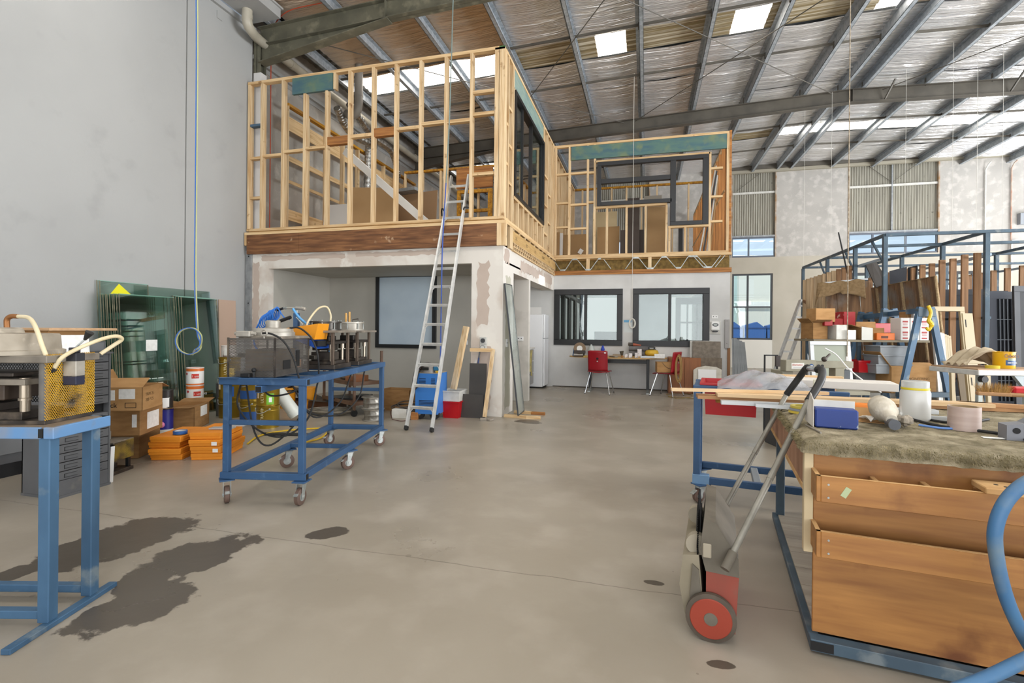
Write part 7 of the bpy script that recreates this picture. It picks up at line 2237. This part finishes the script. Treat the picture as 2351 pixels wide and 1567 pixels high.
for i in range(9):
    y = 9.9 + i * .4
    MB().rbox(6.78, 6.87, y - .0225, y + .0225, .45, 2.58, .002).build('upright', tim, t, world=True)
for i in range(4):
    MB().rbox(8.2, 8.3, 9.9 + i * .45, 9.945 + i * .45, .45, 2.6, .002).build('upright', tim, t, world=True)
# stored panels in the rack bays
def flat(name, label, cs, th, mat, cat='panel', grp=None):
    return single(MB().plate(cs, th), name, mat, label, cat, world=True, group=grp)
dkp = M('charcoal frame stock', '34363b', rough=.5)
slt = M('slate screen', '4b4f57', rough=.6)
def quad(a, c, e, g, d0, d1):
    return [at(*a, d=d0), at(*c, d=d0), at(*e, d=d1), at(*g, d=d1)]
flat('dark_panel', 'dark leaning bronze panel above the sacking, left one of two', quad((1988, 607), (2000, 598), (2030, 652), (2012, 660), 9.8, 9.6), .03, M('bronze panel', '45403c', rough=.5))
flat('dark_panel', 'dark leaning bronze panel above the sacking, right one of two', quad((2001, 598), (2012, 600), (2040, 648), (2029, 656), 9.9, 9.7), .03, MATS['bronze panel'])
flat('dark_panel', 'wide dark screen panel standing behind the carpet edged boards', quad((2042, 655), (2042, 622), (2082, 612), (2080, 655), 10.2, 10.0), .02, slt)
flat('dark_panel', 'second dark screen panel beside the wide one', quad((2084, 655), (2084, 614), (2106, 609), (2104, 655), 10.1, 9.9), .02, dkp)
r = random.Random(21)
for k in range(7):
    y = 11.2 + .36 * k
    x = 5.4 + r.uniform(0, .15)
    h = r.uniform(1.5, 2.35)
    t2 = thing('stored_window_unit', ORD[k] + ' dark window unit from the near end, stored between the red brown rack timbers', 'frame', (x, y, 0), 0, 'frames stored in the rack')
    for z0_, z1_ in ((.12, .19), (h - .07, h)):
        MB().box(0, 1.0, -.02, .02, z0_, z1_).build('rail', dkp, t2)
    for x0_ in (0, .93):
        MB().box(x0_, x0_ + .07, -.02, .02, .19, h - .07).build('stile', dkp, t2)
    MB().box(.07, .93, -.003, .003, .19, h - .07).build('infill', slt if k % 2 else dkp, t2)
    for z0_ in (0,):
        MB().box(.1, .2, -.03, .03, 0, .12).box(.8, .9, -.03, .03, 0, .12).build('packer', tim, t2)
p, q = at(1952, 655, d=9.6), at(1925, 533, d=9.75)
single(MB().cyl((p.x, p.y, .3), p, .012).cyl(p, q, .016, .012), 'black_pole', blk, 'thin black pole leaning up out of the rack near the sacking', 'pole', world=True)
a, c = at(1845, 690, d=12.3), at(1882, 720, d=9.8)
single(MB().bar(a, at(1884, 716, d=11.6), .04, .06), 'brace_timber', tim, 'short sloping timber brace behind the top of the wide ladder', 'timber', world=True)
# security doors on the right
def framedoor(name, label, px0, px1, py0, py1, d, mat, grid=None, fw=.07, infill=None, lean=.0, cat='door frame', z_floor=0.):
    a, c = at(px0, py0, d=d), at(px1, py0, d=d)
    z0_ = max(z_floor, at(px0, py1, d=d).z)
    h = a.z - z0_
    w2 = (c - a).length
    t = thing(name, label, cat, (a.x, a.y, z0_), YAW)
    L = Matrix.Rotation(-lean, 4, 'X')
    MB().rbox(0, w2, -.02, .02, h - fw, h, .003).xf(L).build('head_rail', mat, t)
    MB().rbox(0, w2, -.02, .02, 0, fw, .003).xf(L).build('bottom_rail', mat, t)
    for x in (0, w2 - fw):
        MB().rbox(x, x + fw, -.02, .02, fw, h - fw, .003).xf(L).build('stile', mat, t)
    if infill:
        MB().box(fw, w2 - fw, .0, .006, fw, h - fw).xf(L).build('infill', infill, t)
    if grid:
        for i in range(1, grid[0]):
            x = fw + (w2 - 2 * fw) * i / grid[0]
            MB().box(x - .005, x + .005, -.012, -.002, fw, h - fw).xf(L).build('grid_bar', M('pale grid bar', '9aa3ad', rough=.4), t)
        for i in range(1, grid[1]):
            z = fw + (h - 2 * fw) * i / grid[1]
            MB().box(fw, w2 - fw, -.014, -.004, z - .005, z + .005).xf(L).build('grid_bar', MATS['pale grid bar'], t)
    return t
framedoor('security_screen', 'grey framed security door with a pale square grid', 2276, 2345, 668, 1000, 8.6, M('slate door frame', '666b75', rough=.45), (4, 5), .13, M('black mesh infill', '1d2026', rough=.6), .03)
framedoor('security_screen', 'tall charcoal door frame in front of the gridded security door', 2334, 2420, 655, 1000, 8.3, dkp, None, .1, M('dark infill', '2b2c2f', rough=.6), .03)
beig = M('beige door frame', 'a89878', rough=.5)
fd = framedoor('doorway_surround', 'beige door frame with a wide slotted stile leaning on the rack', 2166, 2240, 700, 970, 7.6, beig, None, .075, None, .12)
MB().rbox(.44, .6, -.03, .03, .02, 1.62, .003).xf(Matrix.Rotation(-.12, 4, 'X')).build('wide_stile', beig, fd)
for z in (.5, 1.4):
    MB().box(.47, .485, -.032, -.03, z, z + .12).xf(Matrix.Rotation(-.12, 4, 'X')).build('lock_slot', ink, fd)
framedoor('doorway_surround', 'low beige frame standing behind the brush at the table end', 2187, 2278, 826, 1000, 6.6, beig, None, .05, None, .05)
for k in range(5):
    framedoor('small_window_unit', ('first', 'second', 'third', 'fourth', 'fifth')[k] + ' small white sash from the front in the row beside the beige stile', 2158 + 5 * k, 2178 + 5 * k, 762 + 2 * k, 960, 7.2 + .07 * k, white_d if k < 2 else beig, None, .035, None, .1, 'sash')
for k in range(6):
    p = at(2215 + 9 * k, 880, d=7.9)
    single(MB().bar((p.x, p.y, 0), (p.x - .05, p.y + .12, .9 - .03 * k), .05, .03, (0, 1, 0)), 'sash_length', M('taupe length', '8b7d68', rough=.6, jit=.1), ORD[k] + ' taupe length from the left in the bundle under the work stand', 'length', world=True, group='taupe frame lengths')
# carpet edged boards leaning in a row
tA, tB = at(2150, 633, z=2.2), at(1993, 662, z=2.2)
off = at(2182, 915, d=(tA.y * .966 - tA.x * .26) - .1) - tA
jute = M('jute edging', 'b19a78', rough=1, col2='917b5b', scale=30)
brd = M('weathered plank', '8d6c4c', rough=.7, col2='6b503a', scale=3, stretch=(7, 7, .5), col3='857a70', s3=2.5, lo3=.5, hi3=.65, jit=.1)
cuts = [0, .2, .44, .68, .84, 1.0]
f = lambda u: tA.lerp(tB, u)
for k in range(5):
    a, c = f(cuts[k] + .01), f(cuts[k + 1] - .01)
    t = thing('leaning_board', ('nearest', 'second', 'third', 'fourth', 'farthest')[k] + ' of the five plank boards with jute edges leaning in a row', 'board', a + off, group='jute edged boards')
    n = 4
    for j in range(n):
        p, q = a.lerp(c, j / n), a.lerp(c, (j + .94) / n)
        MB().plate([p, q, q + off, p + off], .025, (1, .2, .1)).build('plank', brd, t, world=True)
    MB().tube([a + off * .7, a, c, c + off * .25], .02, 7).build('jute_edge', jute, t, world=True)
P0, P1 = at(1884, 650, d=9.0), at(1993, 640, d=8.6)
def sack(u, v):
    p = P0.lerp(P1, u)
    dr = .33 * (1 - .35 * math.sin(PI * u)) + .1 * (u < .15)
    return p + Vector((-.05 - .06 * math.sin(11 * u) * v - .06 * v, -.06 * v, -dr * v + .015 * math.sin(17 * u)))
t = thing('sacking', 'brown sacking draped over the rail left of the jute edged boards', 'cloth', P0)
MB().grid(sack, 20, 8).build('cloth', M('brown sacking', '8d7657', rough=1, col2='7b6547', scale=25), t, world=True, smooth=True, solid=.008)
MB().bar(P0, P1, .03, .03).build('batten', alu_w, t, world=True)
for k in range(4):
    a, c = P0.lerp(P1, .04 + k * .24) + Vector((.08, .1, -.02)), P0.lerp(P1, .24 + k * .24) + Vector((.08, .1, -.02))
    MB().plate([a, c, c + Vector((.1, 0, -1.6)), a + Vector((.1, 0, -1.6))], .03, (1, .2, .1)).build('plank', brd, t, world=True)
# blue trestles
def trestle(name, label, px, py, d, wl, h):
    a = at(px, py, d=d)
    t = thing(name, label, 'trestle', (a.x, a.y, 0), YAW, 'blue a-frame trestles')
    for s in (-1, 1):
        MB().bar((s * wl, 0, 0), (s * .07, 0, a.z), .075, .05, (0, 1, 0)).build('leg', blue_old, t)
    MB().rbox(-.12, .12, -.03, .03, a.z - .13, a.z - .02, .004).build('head_plate', blue_gr, t)
    zc = .45
    k = wl + (.07 - wl) * zc / a.z
    MB().rbox(-k - .05, k + .05, -.04, .04, zc - .035, zc + .035, .003).build('cross_bar', blue_gr, t)
    return t
trestle('a_frame_trestle', 'nearest blue a-frame trestle with a yellow hook on top', 2125, 705, 6.85, .42, 1.7)
trestle('a_frame_trestle', 'middle blue a-frame trestle behind the red tub box', 2042, 708, 7.8, .42, 1.7)
trestle('a_frame_trestle', 'farthest blue a-frame trestle behind the red printed box', 1987, 716, 8.6, .42, 1.7)
a, c = at(2118, 712, d=6.9), at(1978, 728, d=8.7)
single(MB().bar(a, c, .05, .07), 'trestle_rail', blue_old, 'blue rail joining the tops of the a-frame trestles', 'rail', world=True)
p = at(2131, 735, d=6.8)
single(MB().tube(arc_pts([p + Vector((0, 0, .2)), p + Vector((.02, -.02, .1)), p + Vector((0, -.02, .0)), p + Vector((.03, -.02, -.06)), p + Vector((0, -.02, -.13)), p + Vector((-.03, -.02, -.1))], 6), [.022] * 12 + [.03] * 8 + [.02] * 11, 8), 'hook_clamp', M('yellow strap', 'd8b41c', rough=.4), 'yellow plastic strap hanging on the nearest trestle', 'strap', world=True, smooth=True)
# shelf with boxes
ZS = 1.19
pa, pb = at(1868, 776, d=7.2), at(2135, 779, d=7.1)
t = thing('plank_shelf', 'long plank shelf carried by the blue trestles, full of boxes', 'shelf', (pa.x, pa.y, 0), 0)
MB().plate([(pa.x, pa.y, ZS - .03), (pb.x, pb.y, ZS - .03), (pb.x - .1, pb.y + .6, ZS - .03), (pa.x - .1, pa.y + .6, ZS - .03)], .03, (0, 0, 1)).build('board', M('dull shelf board', '7d735f', rough=.7), t, world=True)
for u in (.04, .5, .96):
    p = pa.lerp(pb, u) + Vector((-.05, .3, 0))
    MB().box(p.x - .025, p.x + .025, p.y - .025, p.y + .025, 0, ZS - .03).build('leg', blue_gr, t, world=True)
p0, p1 = pa + Vector((0, .1, .48 - pa.z)), pb + Vector((0, .1, .48 - pb.z))
MB().plate([(p0.x, p0.y, .42), (p1.x, p1.y, .42), (p1.x - .1, p1.y + .55, .42), (p0.x - .1, p0.y + .55, .42)], .03, (0, 0, 1)).build('lower_board', MATS['dull shelf board'], t, world=True)
redb = M('red printed box', '9c1f22', rough=.5, col2='c9aca4', scale=9, stretch=(.3, 1, 1), lo=.6, hi=.63)
def sbox(name, label, px0, px1, py0, py1, d, mat, dep=.25, z=None, lid=True, rot=YAW, grp=None, flaps=None):
    a, c = at(px0, py1, d=d), at(px1, py1, d=d)
    z = a.z if z is None else z
    h = at(px0, py0, d=d).z - z
    return cardbox(name, label, (c.x, c.y, z), (c - a).length, dep, h, rot, mat, grp, flaps, lid)
S = sbox
S('carton', 'brown carton with a dark round print, raised at the left shelf end', 1873, 1918, 707, 738, 7.5, card, .25, ZS + .26)
S('carton', 'torn open carton at the left end of the plank shelf', 1866, 1900, 741, 776, 7.35, card_d, .3, ZS, False, flaps=((.8, 'l'), (.4, 'f')))
S('red_box', 'bright red and white tube box lying on the torn carton', 1893, 1912, 733, 745, 7.3, redb, .2, ZS + .2)
S('white_box', 'first white printed carton beside the torn carton', 1920, 1945, 745, 777, 7.25, white_d, .25, ZS)
S('white_box', 'second white carton, with crumpled paper, on the plank shelf', 1946, 1966, 757, 777, 7.2, white_p, .2, ZS)
S('red_box', 'tall red printed box with white stripes on the plank shelf', 1937, 1964, 715, 757, 7.6, redb, .22, ZS + .13)
S('red_box', 'long thin red box lying beside the tall red box', 1915, 1936, 731, 741, 7.6, redb, .3, ZS + .2)
S('carton', 'small carton under the tall red box', 1930, 1966, 757, 776, 7.55, card_d, .3, ZS)
S('carton', 'carton behind the one with a clear bag, on the plank shelf', 1965, 2010, 738, 776, 7.7, card, .25, ZS, False)
S('carton', 'carton with a clear bag front in the middle of the plank shelf', 1976, 2030, 752, 777, 7.2, card_d, .3, ZS, False, flaps=((.3, 'l'), (.2, 'b')))
single(MB().plate([(0, 0, 0), (.16, 0, 0), (.16, 0, .17), (0, 0, .19)], .003, (0, -1, 0)), 'clear_bag', M('clear bag', 'cdccc4', rough=.2, alpha=.8), 'clear plastic bag on the front of the middle carton', 'bag', at(1978, 776, d=7.15).to_tuple()[:2] + (ZS,), YAW)
S('red_tray', 'long red plastic tray on the plank shelf behind the cartons', 1990, 2062, 741, 756, 7.75, redp, .15, ZS + .02, True)
t = S('orange_box', 'orange printed power tool box on the plank shelf', 2013, 2055, 764, 777, 7.15, M('orange tool box', 'd06a1f', rough=.5), .22, ZS)
MB().box(-.2, -.1, -.002, -.001, .025, .06).build('dark_print', M('dark print', '5a2e12', rough=.6), t)
for k in range(6):
    p = at(2018 + 8 * k, 762, d=7.3)
    single(MB().rbox(-.045, .045, -.012, .012, 0, .022, .004), 'hand_tool', (iron, dkgrey, M('olive tool', '5d6a3a', rough=.5))[k % 3], ('first', 'second', 'third', 'fourth', 'fifth', 'last')[k] + ' small tool from the left lying on the orange box', 'tool', (p.x, p.y, ZS + .086), .5 * k)
wb_ = M('white printed carton', 'd2cfcb', rough=.6)
redt = M('red print', 'a8403c', rough=.6)
for row in range(2):
    for k in range(3):
        px = 2068 + 22 * k
        t = S('white_carton', ('lower', 'upper')[row] + ' row, ' + ('left', 'middle', 'right')[k] + ' white carton with red print on the plank shelf', px, px + 21, 778 - 25 * (row + 1) + 1, 778 - 25 * row, 7.12, wb_, .2, ZS + .155 * row, True, grp='white cartons with red print')
        MB().box(-.105, -.03, -.002, -.001, .1, .125).box(-.1, -.035, -.002, -.001, .08, .086).box(-.1, -.035, -.002, -.001, .065, .071).box(-.105, -.03, -.002, -.001, .02, .04).build('red_print', redt, t)
S('carton', 'brown carton half on top of the white printed cartons', 2082, 2098, 715, 729, 7.25, card_d, .15, ZS + .31)
S('white_carton', 'single white carton on top of the white printed cartons', 2098, 2116, 712, 729, 7.2, wb_, .15, ZS + .31)
# below the shelf
framedoor('screen_panel', 'white framed greenish glazed panel leaning under the shelf', 1871, 1966, 782, 1000, 6.9, alu_w, (1, 4), .055, M('greenish obscure glass', '8d9283', rough=.4), .12, 'panel')
framedoor('screen_panel', 'smaller screen panel leaning at the left end of the shelf', 1861, 1888, 776, 960, 7.4, alu_w, None, .02, M('blue grey screen', '626a78', rough=.6), .1, 'panel')
for k in range(4):
    p = at(1893 + 6 * k, 850, d=7.5)
    single(MB().bar((p.x, p.y, 0), (p.x + .05, p.y + .12, 1.12 - .02 * k), .035, .03, (0, 1, 0)), 'frame_length', white_d if k % 2 else dkp, ('first', 'second', 'third', 'last')[k] + ' frame length standing between the two screen panels', 'length', world=True)
t = thing('red_tub', 'red plastic tub on the lower shelf beside the glazed panel', 'tub', at(1986, 850, d=7.3).to_tuple()[:2] + (.72,), YAW)
tub(t, .4, .3, .17, redp, .95)
S('grey_bench', 'grey ribbed plastic bench under the red tub', 1964, 2045, 849, 960, 7.25, M('grey ribbed plastic', '74777a', rough=.5, col2='65686b', scale=4), .35, .45)
gt = M('grey tub plastic', '7f8488', rough=.45)
for k in range(3):
    p = at(2030 + 3 * k, 858, d=7.05)
    t = thing('grey_tub', ('bottom', 'middle', 'top')[k] + ' grey plastic tub of the stack behind the trestle leg', 'tub', (p.x + .06, p.y + .1, .72 + .13 * k), YAW)
    tub(t, .5 - .02 * k, .3, .13, gt, .95)
t = S('carton', 'large open carton with printed lettering on the lower shelf', 2046, 2150, 842, 892, 6.95, card, .35, .45, False, flaps=((.9, 'l'), (.5, 'b'), (2.7, 'f')))
text('ENGINEERING', .05, M('faded print', '6d5232', rough=.8), t, (-.42, -.002, .19), (1, 0, 0), (0, 0, 1))
text('AUSTRALIA', .05, MATS['faded print'], t, (-.38, -.002, .1), (1, 0, 0), (0, 0, 1))
# aluminium ladder at the far rack end
t = thing('ladder', 'wide stepped aluminium ladder leaning on the far end of the rack', 'ladder', (3.0, 13.6, 0))
t0, t1 = at(1838, 688, d=12.3), at(1860, 690, d=12.45)
b0, b1 = at(1774, 862, d=12.0), at(1797, 864, d=12.15)
b0, b1 = t0 + (b0 - t0) * (t0.z / (t0.z - b0.z)), t1 + (b1 - t1) * (t1.z / (t1.z - b1.z))
for a, c in ((b0, t0), (b1, t1)):
    MB().bar(a, c, .035, .1, (-.3, 1, 0)).build('stile', alu, t, world=True)
for k in range(7):
    u = .12 + k * .135
    MB().bar(b0.lerp(t0, u), b1.lerp(t1, u), .05, .04).build('step', M('bright tread', 'e3e4e2', rough=.4), t, world=True)
# saw machine
p = at(1860, 860, d=5.6)
t = thing('saw_machine', 'beige grey profile machine with a red and white maker plate', 'machine', (p.x, p.y, 0), YAW)
mg = M('beige grey enamel', '95917f', rough=.45, col2='878372', scale=4)
MB().rbox(-.38, .4, -.2, .25, 0, .62, .006).build('stand', dkgrey, t)
MB().rbox(-.42, .5, -.25, .3, .62, .66, .004).build('table', mg, t)
MB().rbox(-.34, .0, -.12, .0, .86, .985, .005).rbox(.0, .42, -.1, .0, .9, .975, .004).build('head', mg, t)
MB().rbox(.22, .32, -.1, .02, .66, .9, .004).rbox(-.34, -.22, -.05, .2, .66, .86, .004).build('column', mg, t)
MB().rbox(.33, .4, -.08, .04, .7, .88, .004).build('grey_panel', M('dark slate panel', '565b60', rough=.5), t)
MB().box(-.28, -.14, -.122, -.12, .89, .955).build('maker_plate', white_d, t)
text('elumatec', .032, M('maker red', 'b24a3a', rough=.5), t, (-.272, -.1235, .925), (1, 0, 0), (0, 0, 1))
for z in (.9, .908):
    MB().box(-.26, -.16, -.1235, -.122, z, z + .003).build('maker_line', M('maker line', '9aa0a6', rough=.5), t)
for k, x in enumerate((-.06, .02, .06)):
    MB().cyl((x, -.126, .925), (x, -.12, .925), .022 if k == 0 else .016, n=18).build('pictogram' if k == 0 else 'dial', M('safety blue', '2d4c7a', rough=.4) if k == 0 else blk, t, smooth=True)
MB().box(-.072, -.064, -.128, -.126, .918, .932).box(-.056, -.048, -.128, -.126, .918, .932).box(-.072, -.048, -.128, -.126, .922, .928).build('pictogram_mark', paper, t)
MB().cyl((-.36, -.1, .76), (-.24, -.1, .76), .04, n=16).cyl((.08, -.13, 1.0), (.18, -.06, 1.05), .012).sphere((.07, -.14, 1.0), .03, 10).build('motor', iron, t, smooth=True)
MB().tube(arc_pts([(.1, -.1, 1.12), (.2, -.14, 1.05), (.3, -.2, .9), (.45, -.25, .76), (.58, -.3, .66)], 7), .007, 7).build('white_cable', white_p, t, smooth=True)
for k in range(3):
    single(MB().rbox(-.2 + .05 * k, .14 + .03 * k, -.06, .06, 0, .03, .003), 'timber_offcut', (beech_d, beech, card)[k], ('lowest', 'middle', 'topmost')[k] + ' of the tan offcuts piled on the machine table', 'offcut', ROOTM[t] @ Vector((.0, -.18 + .01 * k, .662 + .045 * k)), YAW + .1 * k)
    if k < 2:
        pass
t = thing('wire_frame_stand', 'thin dark steel stand with a switch box beside the machine', 'stand', at(1766, 860, d=6.4).to_tuple()[:2] + (0,), YAW)
for x in (-.06, .1):
    MB().box(x - .008, x + .008, -.008, .008, 0, 1.0).build('upright', blk, t)
MB().box(-.06, .1, -.008, .008, .985, 1.0).box(-.06, .1, -.008, .008, .7, .712).build('bar', blk, t)
MB().rbox(.07, .13, -.03, .0, .85, .99, .003).build('switch_box', M('brown black box', '3c3431', rough=.5), t)
MB().tube(arc_pts([(-.3, 0, .74), (-.1, -.05, .76), (.05, -.05, .72), (.2, 0, .74)], 6), .012, 7).build('cable', blk_rub, t, smooth=True)
# white topped work stand, can, cloth, brush
p = at(2243, 843, d=5.2)
t = thing('work_stand', 'folding work stand with a white metal rim and grey legs', 'stand', (p.x, p.y, 0), YAW)
MB().rbox(0, .8, -.02, .6, .86, .915, .006).build('rim', alu, t)
MB().box(.01, .79, .0, .58, .915, .93).build('top', M('worn top', 'a8896a', rough=.6), t)
for x in (.06, .56):
    MB().rbox(x - .025, x + .025, .02, .06, 0, .86, .004).build('leg', M('grey leg', '9aa09c', rough=.4, metal=.3), t)
MB().prism([(.4, .86), (.72, .86), (.64, .74), (.5, .74)], .01, .05, 'y').build('bracket', M('grey bracket', '8b9294', rough=.4, metal=.4), t)
MB().cyl((.06, -.03, .82), (.06, .02, .82), .035, n=14).build('knob', blk, t, smooth=True)
SM = ROOTM[t]
t = thing('stain_can', 'yellow stain can with dark lettering on the work stand', 'can', SM @ Vector((.37, .09, .931)), YAW)
ym = M('yellow can', 'd9a514', rough=.35)
MB().lathe([(.0, 0), (.088, 0), (.09, .004), (.09, .168), (.093, .17), (.093, .176), (.08, .176), (.078, .168), (0, .168)], n=34).build('body', ym, t, smooth=True)
curved_label(t, .0905, -2.2, -.9, .035, .09, M('can badge blue', '2f4f7c', rough=.4), 'badge', 10)
curved_label(t, .0912, -2.0, -1.1, .085, .11, M('can badge grey', '8b9a8c', rough=.4), 'badge_top', 10)
text("Cabot's", .05, M('can lettering', '5b2f14', rough=.5), t, (-.085, -.0915, .118), (1, 0, 0), (0, 0, 1), bold=.001)
text('DECKING', .022, paper, t, (-.05, -.092, .055), (1, 0, 0), (0, 0, 1))
single(MB().lathe([(.0, 0), (.06, 0), (.06, .03), (0, .03)], n=20), 'yellow_sponge', M('yellow sponge', 'c9b13a', rough=.9), 'small yellow disc beside the stain can', 'sponge', SM @ Vector((.22, .06, .931)), smooth=True)
single(MB().grid(lambda u, v: (-.22 + .5 * u, -.1 + .3 * v, .01 + .19 * math.exp(-((u - .55) / .33) ** 2) * (1 - .3 * v) + .03 * math.sin(9 * u + 5 * v) * (u > .1) + .02 * math.sin(21 * v + 4 * u)), 20, 14), 'drop_cloth', M('cream drop cloth', 'b5a78f', rough=.95, col2='a09177', scale=7), 'crumpled cream cloth piled behind the stain can', 'cloth', SM @ Vector((.3, .33, .931)), YAW, smooth=True, solid=.006)
p = at(2295, 912, z=ZB)
t = thing('bench_brush', 'straw bristled bench brush lying at the back of the bench', 'brush', (p.x + .02, p.y + .1, ZB), RB)
MB().rbox(-.09, .09, -.025, .025, 0, .025, .005).cyl((.09, 0, .012), (.32, -.05, .014), .014, .011).build('stock', M('brush wood', 'a98158', rough=.6), t)
b = MB()
r = random.Random(2)
for i in range(420):
    x, y = r.uniform(-.085, .085), r.uniform(-.02, .02)
    q = Vector((x * 1.25 + r.uniform(-.02, .02), y * 1.6 + r.uniform(-.015, .015), .025 + r.uniform(.05, .075)))
    b.add([(x - .001, y, .025), (x + .001, y, .025), q], [(0, 1, 2)])
b.build('bristles', M('straw bristle', 'b58d4f', rough=.8, col2='8f6a35', scale=40), t, kind='stuff')
single(MB().rbox(-.06, .1, -.03, .04, 0, .05, .01), 'red_tool', redp, 'red and white tool at the right edge behind the brush', 'tool', (p.x + .3, p.y + .32, ZB), .2)
# hanging cords, pull switch, wires and conduits
t = thing('pull_switch', 'pale pull cord with a white stick hanging in front of the shelf', 'cord', at(1945, 865, d=6.3))
a = at(1948, 10, d=6.3)
b0 = at(1945, 818, d=6.3)
MB().tube([Vector((b0.x, b0.y, 6.85)), b0], .006, 7).build('cord', M('stained cord', 'b7ab97', rough=.7, col2='7c6c58', scale=20), t, world=True)
MB().bar(b0, at(1945, 866, d=6.3), .03, .03).build('stick', white_p, t, world=True)
for k, (px, d, zb) in enumerate(((2186, 9.5, 2.97), (2242, 9.5, 2.97), (2301, 9.4, 2.97), (1846, 12.5, 2.97), (1908, 11.5, 2.97), (2078, 10.5, 2.97))):
    p = at(px, 500, d=d)
    single(MB().tube([(p.x, p.y, 6.85), (p.x, p.y, zb)], .003, 5), 'suspension_wire', MATS['white cord'], ('right-hand one of the middle', 'second from the right of the', 'rightmost of the', 'leftmost of the', 'second from the left of the', 'third from the left of the')[k] + ' thin white wires hanging over the steel rack', 'wire', world=True, group='thin roof wires')
for k, px in enumerate((2262, 2322)):
    p = at(px, 450, y=YB - .05)
    t = thing('conduit', ('left' if k == 0 else 'right') + ' white conduit of the two running down the back wall', 'conduit', (p.x, YB - .05, 4.4 - 1.6 * k), group='white conduits')
    MB().tube([(0, 0, 0), (0, 0, 2.1 + 1.6 * k), (.03, -.08, 2.25 + 1.6 * k), (.07, -.14, 2.32 + 1.6 * k)], .022, 8).build('tube', white_d if k == 0 else M('rusty white tube', 'c2b6aa', rough=.6, col2='a5735a', scale=2), t, smooth=True)
p = at(2345, 500, y=YB - .1)
t = thing('wall_box', 'grey electrical box on the back wall at the frame edge', 'box', (p.x + .1, YB - .1, p.z - .2))
MB().rbox(-.15, .3, -.05, .1, 0, .35, .005).build('case', M('grey electrical box', '8f949a', rough=.5), t)
MB().tube(arc_pts([(-.15, 0, -.5), (-.28, 0, -.5), (-.34, 0, -.6), (-.34, 0, -1.5)], 5), .025, 8).build('bent_conduit', white_d, t, smooth=True)

# ================================================================== OUTSIDE THE BACK WINDOWS
o = MB().box(-40, 45, 19.6, 70, -.25, -.05).build('outside_ground', M('outside paving', 'c9c6c0', rough=.9), kind='structure')
o['label'] = 'pale paving of the yard outside the back windows'
t = thing('neighbour_building', 'pale green and cream factory wall seen through the street windows', 'building', (6, 33, -.05))
MB().box(-30, -.6, 0, 6, 0, 5.4).build('green_wall', M('pale green wall', 'b3c4bf', rough=.8, col2='a6b9b4', scale=.6), t)
MB().box(-.6, 22, -.6, 6, 0, 5.2).build('cream_wall', M('cream factory wall', 'ddd6c6', rough=.8), t)
MB().box(-.6, 22, -.75, -.6, 2.8, 3.1).build('sill_band', M('cream band', 'efe9dc', rough=.8), t)
for k in range(3):
    t = thing('waste_skip', ('left', 'middle', 'right')[k] + ' blue waste bin outside the tall street window', 'bin', (4.6 + 1.15 * k, 29.5, -.05))
    MB().prism([(-.5, 0), (.5, 0), (.55, 1.5), (.1, 1.85), (-.55, 1.65)], 0, .8, 'y').build('body', M('blue bin', '3a5f96', rough=.5), t)
    MB().box(-.56, .56, -.03, .83, 1.5, 1.54).build('lid_edge', M('dark blue bin edge', '2a4670', rough=.5), t)
